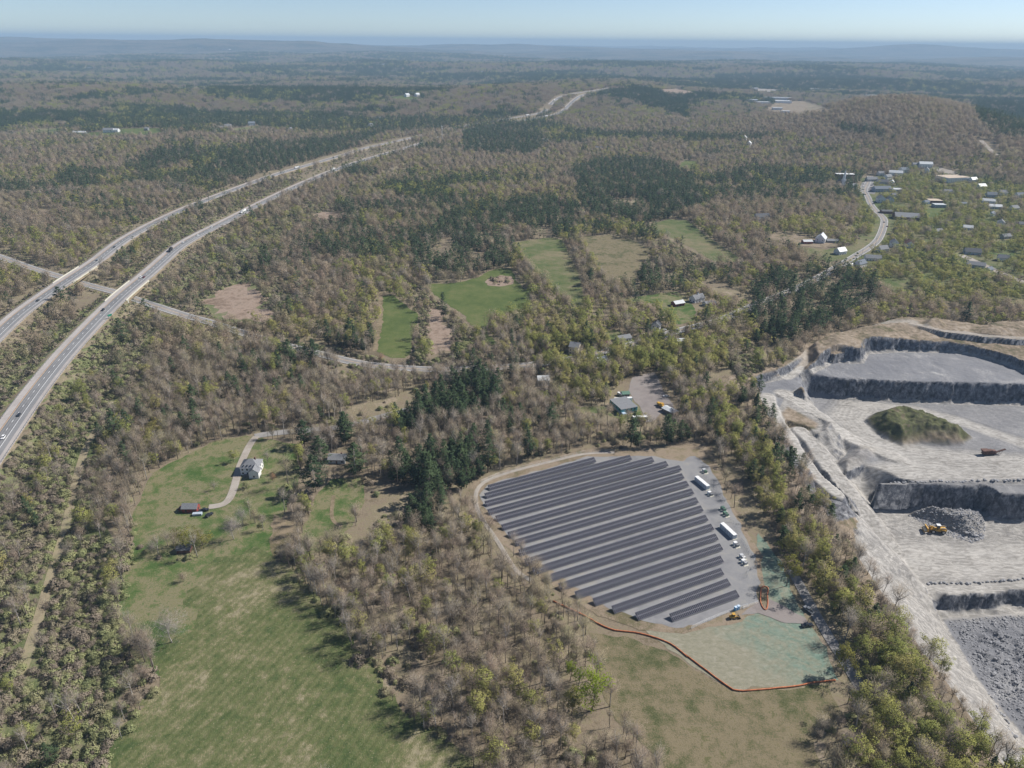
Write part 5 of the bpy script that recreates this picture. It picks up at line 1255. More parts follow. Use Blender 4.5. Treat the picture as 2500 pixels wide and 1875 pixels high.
# ------------------------------------------------------------------ solar array
def solar_rows():
    TL = PX('A', (148, 318), (118, 392), (123, 465), (150, 540), (218, 600), (275, 680), (330, 750), (395, 820), (437, 910), (480, 1000), (555, 1080), (680, 1150), (802, 1222), (948, 1298), (1115, 1360)) + PX('B', (41, 1430), (257, 1492), (577, 1500))
    TR = PX('A', (1132, 58)) + PX('B', (215, 38), (417, 57), (545, 95), (672, 133), (692, 207), (738, 275), (780, 347), (820, 428), (870, 502), (912, 588), (960, 672), (1000, 762), (1045, 852), (1050, 965), (1055, 1077), (1115, 1173), (1190, 1280))
    nth = ['first', 'second', 'third', 'fourth', 'fifth', 'sixth', 'seventh', 'eighth', 'ninth', 'tenth', 'eleventh', 'twelfth', 'thirteenth', 'fourteenth', 'fifteenth', 'sixteenth', 'seventeenth', 'eighteenth']
    zt = 2.75
    ends = []
    for a, b in zip(TL, TR):
        g = (G(*a)[2] + G(*b)[2]) / 2
        ends.append((np.array(on_plane([a], g + zt)[0]), np.array(on_plane([b], g + zt)[0]), g))
    ang = np.median([math.atan2(*(q - p)[::-1]) for p, q, _ in ends])
    print('SOLAR', [round(math.degrees(math.atan2(*(q - p)[::-1])), 1) for p, q, _ in ends], [round(float(np.linalg.norm(q - p)), 1) for p, q, _ in ends])
    for k, (p, q, g) in enumerate(ends):
        c = (p + q) / 2; L = float(np.linalg.norm(q - p)); yaw = math.atan2(q[1] - p[1], q[0] - p[0])
        root = empty('solar_panel_row', (c[0], c[1], g), yaw, 'tilted row of dark solar panels, %s counting down from the tree edge' % nth[k], 'solar panels', 'solar panel rows')
        n = int(round(L / 1.02)); L = n * 1.02
        hd, z1 = 3.62, 0.82                      # horizontal depth and front edge height
        up = np.array([0, hd, zt - z1]); sl = np.linalg.norm(up); up /= sl; nr = np.array([0, -up[2], up[1]])
        def pt(x, s, e): return tuple(np.array([x, -hd, z1]) + up * s + nr * e)
        mb = MB()
        mb.hexa([pt(-L / 2, 0, 0), pt(L / 2, 0, 0), pt(L / 2, sl, 0), pt(-L / 2, sl, 0)], [pt(-L / 2, 0, 0.05), pt(L / 2, 0, 0.05), pt(L / 2, sl, 0.05), pt(-L / 2, sl, 0.05)])
        mb.build('panel_frame', MAT['frame'], root)
        mb = MB(); m = sl / 2
        for i in range(n):
            x = -L / 2 + i * 1.02
            for s in (0, m):
                x0, x1, s0, s1 = x + 0.09, x + 0.93, s + 0.07, s + m - 0.07
                mb.hexa([pt(x0, s0, 0.05), pt(x1, s0, 0.05), pt(x1, s1, 0.05), pt(x0, s1, 0.05)], [pt(x0, s0, 0.075), pt(x1, s0, 0.075), pt(x1, s1, 0.075), pt(x0, s1, 0.075)])
        o = mb.build('solar_modules', MAT['panel'], root); o['kind'] = 'stuff'
        mb = MB()
        for i in range(int(L / 4) + 1):
            x = -L / 2 + 0.8 + i * (L - 1.6) / max(1, int(L / 4))
            mb.box(x - 0.07, x + 0.07, -2.9, -2.76, -0.5, z1 + 0.36); mb.box(x - 0.07, x + 0.07, -0.9, -0.76, -0.5, z1 + 1.42)
        o = mb.build('support_posts', MAT['galv'], root); o['kind'] = 'stuff'
solar_rows()

def container(label, zp, yaw):
    p = G(*PX(zp[0], zp[1:])[0])
    root = empty('battery_container', p, math.radians(yaw), label, 'container', 'white battery containers')
    mb = MB(); mb.box(-1.25, 1.25, -6.1, 6.1, 0.35, 3.1); mb.build('box', MAT['white'], root)
    mb = MB(); mb.box(-1.6, 1.6, -6.6, 6.6, -0.3, 0.35); mb.build('plinth', MAT['concrete'], root)
    mb = MB()
    for s in (-1, 1): mb.box(-1.22, 1.22, s * 3.05 - 3.0, s * 3.05 + 3.0, 3.103, 3.17)
    mb.build('roof_panel', MAT['white'], root)
    block('end_door', MAT['bluegrey'], root, (0, -6.12, 1.7), (2.1, 0.08, 2.4))
    for y in np.linspace(-5, 5, 6): block('side_door', MAT['lightgrey'], root, (-1.27, y, 1.7), (0.08, 1.5, 2.3))
container('upper white battery container beside the panel rows', ('w', 490, 590), 24)
container('lower white battery container beside the panel rows', ('B', 1120, 760), 22)
def transformer(label, zp, yaw, mats=('white', 'midgrey')):
    p = G(*PX(zp[0], zp[1:])[0]); root = empty('transformer', p, math.radians(yaw), label, 'transformer')
    block('pad', MAT['concrete'], root, (0, 0, 0.15), (3.0, 4.6, 0.4)); block('cabinet', MAT[mats[0]], root, (0, 1.0, 1.25), (2.0, 1.6, 1.8)); block('tank', MAT[mats[1]], root, (0, -0.8, 1.2), (1.6, 1.4, 1.7))
    for x in (-0.95, 0.95): block('radiator', MAT['midgrey'], root, (x, -0.8, 1.2), (0.25, 1.2, 1.3))
    for x in (-0.4, 0, 0.4): block('bushing', MAT['brown'], root, (x, -0.8, 2.25), (0.14, 0.14, 0.4))
transformer('white and grey transformer below the upper container', ('w', 680, 820), 24)
transformer('white and grey transformer below the lower container', ('s', 1085, 230), 22)
transformer('pale switchgear cluster at the shaded pad end', ('s', 1190, 440), 20, ('lightgrey', 'white'))
transformer('pale switchgear skid lowest on the pad', ('s', 1220, 530), 20, ('white', 'lightgrey'))
transformer('dark green cabinet upper of the pair on the pad', ('w', 975, 1165), 20, ('roof_green', 'roof_green'))
transformer('dark green cabinet lower of the pair on the pad', ('w', 1030, 1280), 20, ('roof_green', 'roof_green'))
transformer('small pale cabinet at the pad top by the trees', ('w', 555, 310), 20, ('lightgrey', 'roof_green'))

def fence(label, pts, h, mat, name='wire_fence', step=3.0, rails=(0.1, 0.5, 0.97), lift=0.15):
    P = np.array(ground_pts(pts)); P[:, 2] = height(P[:, 0], P[:, 1]) + lift
    root = empty(name, tuple(P[0]), 0, label, 'fence'); P = P - P[0]
    D = along(P, 0, length(P), max(2, int(length(P) / step) + 1))
    for f in rails:
        mb = MB(); mb.tube([d + np.array([0, 0, h * f]) for d in D], 0.045, 4); mb.build('rail', MAT[mat], root)
    mb = MB()
    for d in D: mb.tube([d + np.array([0, 0, -0.4]), d + np.array([0, 0, h])], 0.05, 4)
    o = mb.build('posts', MAT[mat], root); o['kind'] = 'stuff'
fence('wire fence along the outer pad edge beside the upper container', PX('w', (470, 350), (600, 470), (740, 660), (860, 830), (990, 1010)), 2.2, 'galv')
fence('wire fence closing the pad beside the lower container', PX('B', (1040, 660), (1165, 662), (1250, 840), (1310, 960)), 2.2, 'galv')
fence('wire fence bent around the shaded pad corner', PX('s', (1180, 160), (1300, 330), (1440, 560), (1430, 600), (1260, 680), (1270, 760)), 2.2, 'galv')
fence('pale wire fence along the lower pad edge', PX('s', (330, 1630), (600, 1500), (900, 1380), (1060, 1325), (1280, 1255)), 2.0, 'white', rails=(0.1, 0.35, 0.65, 0.97))
fence('pale gate bars at the pad entrance', PX('s', (1200, 1295), (1300, 1255), (1455, 1190)), 1.6, 'white', 'gate_fence', 2.0, (0.1, 0.4, 0.7, 0.97))
fence('wire fence along the upper edge of the array', PX('A', (1320, 15), (1050, 22), (800, 85), (500, 158), (250, 230), (90, 300)), 2.0, 'galv')
fence('wire fence along the wooded side of the array', PX('A', (45, 380), (50, 520), (130, 680), (250, 850), (370, 1050), (420, 1150)), 2.0, 'galv')

def sock(label, pts, rad, closed=False, name='silt_sock', cat='silt sock'):
    P = np.array(ground_pts(pts)); P[:, 2] = height(P[:, 0], P[:, 1]) + 0.2
    o0 = P[0].copy(); Q = np.array(spline(list(P), 2.0)) - o0
    Q[:, 0] += 0.5 * (fbm(Q[:, 0] / 5, Q[:, 1] / 5, 3, 2) - 0.5); Q[:, 1] += 0.5 * (fbm(Q[:, 0] / 5 + 9, Q[:, 1] / 5, 3, 2) - 0.5)
    mb = MB(); mb.tube(list(Q + np.array([0, 0, rad * 0.7])), rad, 6)
    o = mb.build(name, MAT['orange'], None, True); o.location = o0
    meta(o, label, cat)
    return o
sock('long orange silt sock curving around the seeded slope', PX('h', (1350, 605), (1540, 695), (1640, 750), (1740, 790), (1900, 810), (2090, 875), (2200, 960)) + PX('i', (60, 945), (180, 1035), (330, 1145), (400, 1172), (560, 1162), (740, 1145), (880, 1120), (1010, 1105)), 0.34)
sock('closed orange silt sock ring beside the pad gate', PX('s', (1505, 945), (1500, 1080), (1500, 1190), (1555, 1300), (1600, 1300), (1622, 1200), (1612, 1040), (1628, 945), (1560, 915), (1505, 945)), 0.32)
sheet('dirt_basin', 'brown bare basin inside the orange ring', PX('s', (1510, 950), (1508, 1185), (1560, 1290), (1600, 1285), (1615, 1195), (1608, 1040), (1620, 950), (1560, 925)), MAT['margin'], 0.27, 2, 0, False)

def toilet(label, zp, yaw):
    p = G(*PX(zp[0], zp[1:])[0]); root = empty('portable_toilet', p, math.radians(yaw), label, 'portable toilet', 'portable toilets')
    block('cabin', MAT['cyan'], root, (0, 0, 1.25), (1.2, 1.2, 2.1)); block('skid', MAT['dark'], root, (0, 0, 0.15), (1.25, 1.25, 0.12)); block('roof', MAT['paleblue'], root, (0, 0, 2.38), (1.28, 1.28, 0.15)); block('door', MAT['paleblue'], root, (0, -0.62, 1.2), (0.8, 0.05, 1.8))
toilet('cyan portable toilet nearer the pad corner, left of its pair', ('s', 1072, 1318), 20)
toilet('cyan portable toilet right of its pair at the fence', ('s', 1118, 1298), 20)

def backhoe():
    p = G(*PX('s', (1045, 1450))[0]); p[2] += 0.15
    root = empty('compact_loader', p, math.radians(8), 'small yellow wheel loader with black bucket below the pad fence', 'loader')
    mb = MB(); loft(mb, [(-2.2, 0.7), (-2.2, 1.6), (-0.6, 1.7), (0.9, 1.3), (0.9, 0.7)], -0.8, 0.8); mb.build('body', MAT['yellow'], root)
    block('cab', MAT['glass'], root, (-0.4, 0, 2.1), (1.3, 1.3, 1.3)); block('cab_roof', MAT['yellow'], root, (-0.4, 0, 2.8), (1.5, 1.5, 0.12))
    for s in (-1, 1):
        mb = MB(); mb.tube([(0.2, s * 0.6, 1.5), (1.6, s * 0.6, 1.5), (2.5, s * 0.6, 0.6)], 0.12, 4); mb.build('lift_arm', MAT['yellow'], root)
        for x in (-1.5, 0.6): wheel(root, (x, s * 0.85, 0.6), 0.6, 0.4)
    mb = MB(); loft(mb, [(2.3, 0.15), (2.3, 1.1), (2.6, 1.1), (3.3, 0.2)], -1.1, 1.1); mb.build('bucket', MAT['dark'], root)
backhoe()

# ------------------------------------------------------------------ quarry machines and rocks
def wheel_loader():
    p = quarry_pt(*PX('i', (1640, 165))[0])
    root = empty('wheel_loader', p, math.radians(172), 'big yellow wheel loader with raised bucket on the quarry floor', 'loader')
    root.scale = (1.25, 1.25, 1.25)
    mb = MB(); loft(mb, [(-5.0, 1.3), (-5.1, 2.6), (-4.6, 3.1), (-1.4, 3.2), (-0.8, 2.4), (-0.8, 1.2)], -1.2, 1.2, 0, 0.1); mb.build('engine_hood', MAT['yellow'], root)
    mb = MB(); loft(mb, [(-0.8, 1.2), (-0.8, 2.3), (1.0, 2.4), (2.4, 1.9), (2.6, 1.1)], -1.1, 1.1); mb.build('front_frame', MAT['yellow'], root)
    cab = MB(); cab.box(-1.6, 0.2, -0.85, 0.85, 3.2, 4.7, 0, 0.12, 0.1); c = cab.build('cab', MAT['glass'], root)
    block('cab_roof', MAT['white'], c, (-0.7, 0, 4.78), (2.0, 1.9, 0.18))
    for x in (-3.4, 1.7):
        for s in (-1, 1):
            wheel(root, (x, s * 1.45, 1.15), 1.15, 0.85); block('fender', MAT['yellow'], root, (x, s * 1.45, 2.42), (2.0, 0.9, 0.12))
    for s in (-1, 1):
        mb = MB(); mb.tube([(0.6, s * 0.8, 2.5), (2.9, s * 0.8, 3.1), (4.6, s * 0.8, 2.4)], 0.26, 4); mb.build('lift_arm', MAT['yellow'], root)
    mb = MB(); loft(mb, [(4.3, 1.2), (4.1, 2.2), (4.6, 3.1), (5.2, 3.2), (4.9, 2.2), (5.2, 1.3), (6.6, 1.0), (6.5, 0.85)], -2.1, 2.1); mb.build('bucket', MAT['yellow'], root)
    mb = MB(); mb.box(4.7, 6.3, -1.9, 1.9, 1.2, 2.2, 0, 0.5, 0.4); mb.build('bucket_load', MAT['concrete'], root)
    for s in (-1, 1): block('handrail', MAT['white'], root, (-3.2, s * 1.15, 3.5), (2.6, 0.05, 0.5))
wheel_loader()
def crusher():
    p = quarry_pt(*PX('f', (1985, 1270))[0])
    root = empty('mobile_crusher', p, math.radians(4), 'rusty brown mobile crusher with conveyor on the middle bench', 'crusher')
    mb = MB(); mb.box(-6, 4, -1.4, 1.4, 1.0, 2.2); mb.build('chassis', MAT['rust'], root)
    for s in (-1, 1):
        mb = MB(); loft(mb, [(-4.6, 0.0), (-5.0, 0.5), (-4.6, 1.0), (2.2, 1.0), (2.6, 0.5), (2.2, 0.0)], s * 1.2 - 0.35, s * 1.2 + 0.35); mb.build('track', MAT['dark'], root)
    mb = MB(); mb.hexa([(-6, -1, 2.2), (-2.5, -1, 2.2), (-2.5, 1, 2.2), (-6, 1, 2.2)], [(-7.2, -2.0, 4.4), (-1.8, -2.0, 4.4), (-1.8, 2.0, 4.4), (-7.2, 2.0, 4.4)]); mb.build('hopper', MAT['rust'], root)
    block('crusher_box', MAT['rust'], root, (-0.5, 0, 3.2), (2.6, 2.4, 2.0)); block('engine_box', MAT['brown'], root, (2.2, 0, 3.0), (2.4, 2.3, 1.6))
    mb = MB(); mb.hexa([(2.5, -0.7, 1.2), (11, -0.7, 4.2), (11, 0.7, 4.2), (2.5, 0.7, 1.2)], [(2.5, -0.7, 1.7), (11, -0.7, 4.7), (11, 0.7, 4.7), (2.5, 0.7, 1.7)]); mb.build('conveyor', MAT['rust'], root)
    for s in (-1, 1):
        mb = MB(); mb.tube([(7.5, s * 0.75, 0), (8.6, s * 0.75, 3.4)], 0.12, 4); mb.build('conveyor_leg', MAT['rust'], root)
crusher()

ROCK = []
def rock_mesh(seed):
    r = np.random.default_rng(seed); mb = MB()
    import bmesh
    bm = bmesh.new(); bmesh.ops.create_icosphere(bm, subdivisions=1, radius=1.0)
    for v in bm.verts:
        v.co *= r.uniform(0.72, 1.15); v.co.z *= 0.72
    me = bpy.data.meshes.new('rock'); bm.to_mesh(me); bm.free(); me.materials.append(MAT['rock'])
    return me
MAT['rock'] = plain('quarry_rock', (0.27, 0.27, 0.28), 0.95, 0, 0.4, 0.7, 0.1)
MAT['palerock'] = plain('pale_rock', (0.46, 0.44, 0.41), 0.95, 0, 0.3, 0.7, 0.1)
ROCK = [rock_mesh(k) for k in range(6)]
def boulder_row(pts, n, smin, smax, label, group):
    P = np.array([quarry_pt(*p) for p in pts]); D = along(P, 0, length(P), n)
    for k, d in enumerate(D):
        o = link('boulder', ROCK[k % 6]); s = random.uniform(smin, smax)
        o.location = (d[0] + random.uniform(-1, 1), d[1] + random.uniform(-0.8, 0.8), float(quarry_z(d[0], d[1])) + 0.3 * s); o.scale = (s, s * random.uniform(0.7, 1), s * random.uniform(0.7, 1.1)); o.rotation_euler = (0, 0, random.uniform(0, 6))
        meta(o, label, 'boulder', group)
boulder_row(PX('f', (1280, 1448), (1500, 1444), (1800, 1438), (2203, 1430)), 44, 0.9, 1.7, 'grey boulder in the edge row of the middle quarry bench', 'boulders along the middle bench edge')
boulder_row(PX('i', (1590, 492), (1760, 492), (1900, 488), (2050, 475), (2195, 465)), 26, 0.8, 1.6, 'grey boulder in the edge row of the lower quarry bench', 'boulders along the lower bench edge')
boulder_row(PX('i', (1975, 1175), (2030, 1270), (2110, 1390), (2150, 1470), (2200, 1560)), 16, 0.8, 1.5, 'grey boulder lining the haul slope by the rubble', 'boulders lining the rubble floor')
boulder_row(PX('i', (2080, 1600), (2110, 1650)), 3, 1.5, 2.2, 'large grey boulder at the foot of the tree strip', 'boulders at the tree strip foot')
boulder_row(PX('i', (1830, 180), (1880, 195), (1930, 190)), 9, 0.8, 1.6, 'pale broken rock at the end of the stone heap', 'rocks at the stone heap')

def rubble():
    c = bpy.data.collections.new('rubble_rocks')
    for k, m in enumerate(ROCK): c.objects.link(bpy.data.objects.new('stone_%02d' % k, m))
    D = np.array(D_FLOOR); n = 26000
    x = rng.uniform(D[:, 0].min(), min(D[:, 0].max(), 420), n); y = rng.uniform(max(130, D[:, 1].min()), D[:, 1].max(), n)
    ok = inside(D, x, y) & (poly_dist(D_FLOOR, x, y) > 2); x, y = x[ok], y[ok]
    s = 0.16 + rng.exponential(0.2, len(x)); s = np.minimum(s, 1.4)
    P = np.stack([x, y, quarry_z(x, y) + 0.1 * s], 1)
    scatter_object('rubble', 'loose blasted grey rubble covering the lowest quarry floor', P, rng.uniform(0, 6, len(x)), s, rng.integers(0, 6, len(x)), c)
    # broken stone on the heap in front of the lower face
    Hp = on_plane(PX('i', (1480, 40), (1560, 15), (1900, 40), (1970, 110), (1950, 190), (1880, 215), (1780, 185), (1620, 120)), -41)
    H_ = np.array(Hp); x = rng.uniform(H_[:, 0].min(), H_[:, 0].max(), 4000); y = rng.uniform(H_[:, 1].min(), H_[:, 1].max(), 4000); ok = inside(H_, x, y); x, y = x[ok], y[ok]
    s = np.minimum(0.2 + rng.exponential(0.2, len(x)), 1.2)
    scatter_object('stone_heap', 'heap of broken stone beside the yellow wheel loader', np.stack([x, y, quarry_z(x, y)], 1), rng.uniform(0, 6, len(x)), s, rng.integers(0, 6, len(x)), c)

# ------------------------------------------------------------------ poles, mast, sign
def pole(label, zp, h=11):
    p = G(*PX(zp[0], zp[1:])[0]); root = empty('utility_pole', p, random.uniform(-0.3, 0.3), label, 'utility pole', 'utility poles')
    mb = MB(); mb.tube([(0, 0, -0.5), (0, 0, h)], [0.17, 0.11], 6); mb.build('post', MAT['wood'], root)
    block('crossarm', MAT['wood'], root, (0, 0, h - 0.7), (2.4, 0.14, 0.14))
    for x in (-1, 0, 1): block('insulator', MAT['lightgrey'], root, (x, 0, h - 0.5), (0.12, 0.12, 0.25))
    clear_round(p, 2)
pole('utility pole left of the pair above the underpass road', ('d', 290, 78)); pole('utility pole right of the pair above the underpass road', ('d', 350, 100)); pole('utility pole nearest the near bridge', ('d', 1008, 295), 10)
pole('utility pole beside the reed swamp', ('d', 1088, 318), 10); pole('utility pole at the curve of the two-lane road', ('d', 2096, 660), 10); pole('tall utility pole behind the solar pad top', ('f', 285, 1318), 14)
pole('utility pole by the lane above the farmhouse', ('M', 1245, 45), 9); pole('utility pole on the lower main street', ('T', 340, 1180), 12); pole('utility pole near the white ranch on main street', ('T', 500, 1045), 12); pole('utility pole across the yard from the teal workshop', ('K', 1345, 935), 10)
p = G(*PX('b', (648, 905))[0]); mast = empty('radio_mast', p, 0, 'white lattice radio mast rising beside the highway woods', 'mast')
mb = MB()
for a in range(3):
    t = a * 2.094; mb.tube([(1.6 * math.cos(t), 1.6 * math.sin(t), 0), (0.5 * math.cos(t), 0.5 * math.sin(t), 46)], 0.16, 4)
mb.build('lattice_legs', MAT['white'], mast)
for j in range(10): block('brace', MAT['lightgrey'], mast, (0, 0, 4 + j * 4.4), (2.2 - j * 0.16, 2.2 - j * 0.16, 0.18))
for j, z in enumerate((38, 43)): block('antenna', MAT['white'], mast, (0, 0, z), (2.6, 2.6, 1.8))
clear_round(p, 6)
s = s_at(L1, 250, 800); q = along(L1, s, s + 3, 2); t = (q[1] - q[0])[:2]; t /= np.linalg.norm(t)
sg = empty('road_sign', (q[0][0] + t[1] * 12.5, q[0][1] - t[0] * 12.5, q[0][2] - 1), math.atan2(t[1], t[0]) + math.pi / 2 + 0.9, 'green road sign on posts beside the near carriageway', 'sign')
block('panel', MAT['sign'], sg, (0, 0, 4.2), (4.4, 0.12, 2.0))
for x in (-1.5, 1.5): block('post', MAT['galv'], sg, (x, 0.15, 2.0), (0.16, 0.16, 4.6))
# ------------------------------------------------------------------ plants: prototypes
def unit(v):
    return v / (np.linalg.norm(v, axis=-1, keepdims=True) + 1e-9)

def cards(mb, C, D, size, wid, r, tri=False, face=False):
    """leaf-sized faces: centre C, long axis D (or, with face, surface normal D)"""
    n = len(C)
    if face:
        N = unit(unit(D) + r.normal(size=(n, 3)) * 0.55); D = unit(np.cross(N, r.normal(size=(n, 3)))); A = np.cross(D, N)
    else:
        D = unit(D); A = unit(np.cross(D, r.normal(size=(n, 3)))); A *= np.where(-np.cross(D, A)[:, 2:3] < 0, -1.0, 1.0)
    L = size[:, None] * D * 0.5; W = wid[:, None] * A * 0.5
    k = len(mb.v)
    if tri:
        P = np.stack([C - L - W, C - L + W, C + L], 1).reshape(-1, 3)
        mb.v += [tuple(p) for p in P]; mb.f += [(k + 3 * i, k + 3 * i + 1, k + 3 * i + 2) for i in range(n)]
    else:
        P = np.stack([C - L, C + W - L * 0.1, C + L, C - W + L * 0.1], 1).reshape(-1, 3)
        mb.v += [tuple(p) for p in P]; mb.f += [(k + 4 * i, k + 4 * i + 1, k + 4 * i + 2, k + 4 * i + 3) for i in range(n)]
    mb.m += [0] * n

def wood_frame(mb, h, cr, r, limbs, cb, thick=0.2, sub=4):
    """trunk and limbs; returns limb tips"""
    lean = r.normal(size=2) * 0.25
    top = np.array([lean[0] * 2, lean[1] * 2, h * 0.78])
    mid = np.array([lean[0], lean[1], h * cb])
    mb.tube([(0, 0, -0.4), mid * np.array([0.5, 0.5, 0.5]), mid, top], [thick, thick * 0.82, thick * 0.7, thick * 0.15], 6)
    tips = []
    for k in range(limbs):
        t = r.uniform(0.0, 0.75); p = mid + (top - mid) * t
        a = k * 2.4 + r.uniform(-0.5, 0.5); rr = cr * r.uniform(0.55, 0.95) * (1 - 0.35 * t)
        e = np.array([p[0] + rr * math.cos(a), p[1] + rr * math.sin(a), min(h * 0.96, p[2] + h * r.uniform(0.16, 0.34))])
        m = p * 0.45 + e * 0.55 + np.array([0, 0, -h * 0.03])
        mb.tube([p, m, e], [thick * 0.42, thick * 0.26, thick * 0.06], 4, cap=False)
        tips += [e, m]
        for j in range(sub):
            q = p + (e - p) * r.uniform(0.35, 0.9)
            g = q + np.array([r.normal() * cr * 0.3, r.normal() * cr * 0.3, abs(r.normal()) * h * 0.1 + 0.4])
            mb.tube([q, g], [thick * 0.16, thick * 0.04], 3, cap=False)
            tips.append(g)
    tips.append(top)
    return np.array(tips)

def crown_points(n, h, cr, cb, r, shell=0.55, flat=1.0):
    u = unit(r.normal(size=(n, 3))); rad = r.uniform(0, 1, n) ** shell
    lump = 0.55 + 0.85 * vnoise(u[:, 0] * 2.4 + 9, u[:, 1] * 2.4 + u[:, 2] * 2.1, int(r.integers(999)))
    P = u * (rad * lump)[:, None] * np.array([cr, cr, (h - h * cb) * 0.52 * flat])
    P[:, 2] += h * cb + (h - h * cb) * 0.5
    return P, u

def proto_bare(seed, near=True, h=16.0, cr=4.6, cb=0.36, dens=1.0, thick=0.25):
    r = np.random.default_rng(seed); tr, cw = MB(), MB()
    if not near: h, cr, cb = h * 0.84, cr * 1.22, 0.22
    tips = wood_frame(tr, h, cr, r, 11 if near else 5, cb, thick, 4 if near else 0)
    if near:
        n = int(700 * dens)
        P, u = crown_points(n, h, cr, cb, r, 0.5)
        d = u * np.array([1, 1, 0.5]) + np.array([0, 0, 0.75]) + r.normal(size=(n, 3)) * 0.45
        cards(cw, P, d, r.uniform(0.9, 2.0, n), r.uniform(0.035, 0.075, n), r, True)
        n = int(60 * dens)
        P, u = crown_points(n, h, cr, cb, r, 0.35)
        cards(cw, P, u + np.array([0, 0, 0.4]), r.uniform(0.25, 0.5, n), r.uniform(0.12, 0.24, n), r, False, True)
    else:
        n = int(520 * dens)
        P, u = crown_points(n, h, cr, cb, r, 0.4)
        P += (u * 0.4)
        cards(cw, P, u + np.array([0, 0, 0.5]) + r.normal(size=(n, 3)) * 0.6, r.uniform(0.6, 1.2, n), r.uniform(0.3, 0.6, n), r, False, True)
    return tr, cw

def proto_leafy(seed, near=True, h=17.0, cr=5.0, cb=0.3, leaf=0.46, dens=1.0, thick=0.24):
    r = np.random.default_rng(seed); tr, cw = MB(), MB()
    if not near: h, cr, cb = h * 0.82, cr * 1.15, 0.18
    wood_frame(tr, h, cr, r, 10 if near else 4, cb, thick, 3 if near else 0)
    nc = 46 if near else 26
    C, u = crown_points(nc, h, cr * 0.95, cb, r, 0.38)
    per = int((34 if near else 20) * dens)
    C = np.repeat(C, per, 0); n = len(C)
    off = unit(r.normal(size=(n, 3))) * (r.uniform(0.2, 1, n) ** 0.4)[:, None] * np.array([1.35, 1.35, 0.9]) * (cr / 5.0)
    s = leaf if near else leaf * 1.45
    cards(cw, C + off, off + np.array([0, 0, 0.35]), r.uniform(0.7, 1.5, n) * s, r.uniform(0.5, 1.0, n) * s, r, False, True)
    return tr, cw

def proto_pine(seed, near=True, h=21.0, cr=4.4, dens=1.0):
    r = np.random.default_rng(seed); tr, cw = MB(), MB()
    if not near: h, cr = h * 0.88, cr * 1.25
    lean = r.normal(size=2) * 0.5
    tr.tube([(0, 0, -0.4), (lean[0] * 0.5, lean[1] * 0.5, h * 0.5), (lean[0], lean[1], h * 0.97)], [0.3, 0.2, 0.04], 6)
    C, D = [], []
    lev = 11 if near else 7
    for k in range(lev):
        t = k / (lev - 1); z = h * (0.2 + 0.76 * t)
        prof = (0.55 + 0.75 * t / 0.3) if t < 0.25 else max(0.12, 1.17 * (1 - ((t - 0.25) / 0.79) ** 1.5))
        nb = max(3, int((7 if near else 5) * (1 - 0.45 * t)))
        for j in range(nb):
            a = j * 6.283 / nb + k * 1.1 + r.uniform(-0.4, 0.4); L = cr * prof * r.uniform(0.55, 1.15)
            dr = np.array([math.cos(a), math.sin(a), r.uniform(-0.05, 0.45)])
            p = np.array([lean[0] * t, lean[1] * t, z + r.uniform(-0.4, 0.4)])
            if near: tr.tube([p, p + dr * L * 0.9], [0.07, 0.02], 3, cap=False)
            m = int((15 if near else 9) * dens)
            for q in range(m):
                s = r.uniform(0.25, 1.05) ** 0.8
                C.append(p + dr * L * s + r.normal(size=3) * np.array([0.38, 0.38, 0.2]) * (0.6 + s) * (1 if near else 1.3)); D.append(dr * 1.0 + r.normal(size=3) * 0.6 + np.array([0, 0, 0.35]))
    C, D = np.array(C), np.array(D); n = len(C); s = 1.0 if near else 1.3
    cards(cw, C, D * np.array([0.6, 0.6, 1]) + np.array([0, 0, 0.5]), r.uniform(0.7, 1.4, n) * s, r.uniform(0.35, 0.7, n) * s, r, False, True)
    return tr, cw

def proto_shrub(seed, near=True, h=2.7, cr=2.4):
    r = np.random.default_rng(seed); tr, cw = MB(), MB()
    for k in range(5):
        a = r.uniform(0, 6.28)
        tr.tube([(0, 0, -0.2), (cr * 0.55 * math.cos(a), cr * 0.55 * math.sin(a), h * 0.75)], [0.06, 0.02], 3, cap=False)
    nc = 24 if near else 9; per = 30 if near else 12
    u = unit(r.normal(size=(nc, 3))); u[:, 2] = np.abs(u[:, 2])
    C = np.repeat(u * np.array([cr * 0.8, cr * 0.8, h * 0.72]), per, 0); n = len(C)
    off = unit(r.normal(size=(n, 3))) * (r.uniform(0, 1, n) ** 0.5)[:, None] * np.array([0.85, 0.85, 0.6])
    P = C + off; P[:, 2] = np.abs(P[:, 2]) + 0.05; s = 1.0 if near else 1.7
    cards(cw, P, off + u.repeat(per, 0) * 0.3 + np.array([0, 0, 0.3]), r.uniform(0.28, 0.55, n) * s, r.uniform(0.2, 0.4, n) * s, r, False, True)
    return tr, cw

BUILD = {'bare': proto_bare, 'leafy': proto_leafy, 'pine': proto_pine, 'shrub': proto_shrub}
LEAF = {'bare': 'twig', 'leafy': 'leafy', 'pine': 'needle', 'shrub': 'shrub'}
SHAPES = {'bare': [dict(cr=4.3), dict(h=18.5, cr=3.9, cb=0.45), dict(h=14, cr=4.8, cb=0.3), dict(h=17, cr=3.2, cb=0.5, dens=0.7), dict(h=11, cr=3.3, cb=0.22), dict(h=15.5, cr=3.9, cb=0.38, dens=1.3), dict(h=19.5, cr=4.6, cb=0.42, dens=0.9)],
          'leafy': [dict(), dict(h=15, cr=5.4, cb=0.24), dict(h=19, cr=4.6, cb=0.34), dict(h=13, cr=4.2, cb=0.22)],
          'pine': [dict(), dict(h=24, cr=4.8), dict(h=18, cr=4.0), dict(h=15, cr=3.8)],
          'shrub': [dict(), dict(h=3.4, cr=2.8), dict(h=2.1, cr=2.2), dict(h=3.0, cr=2.0)]}
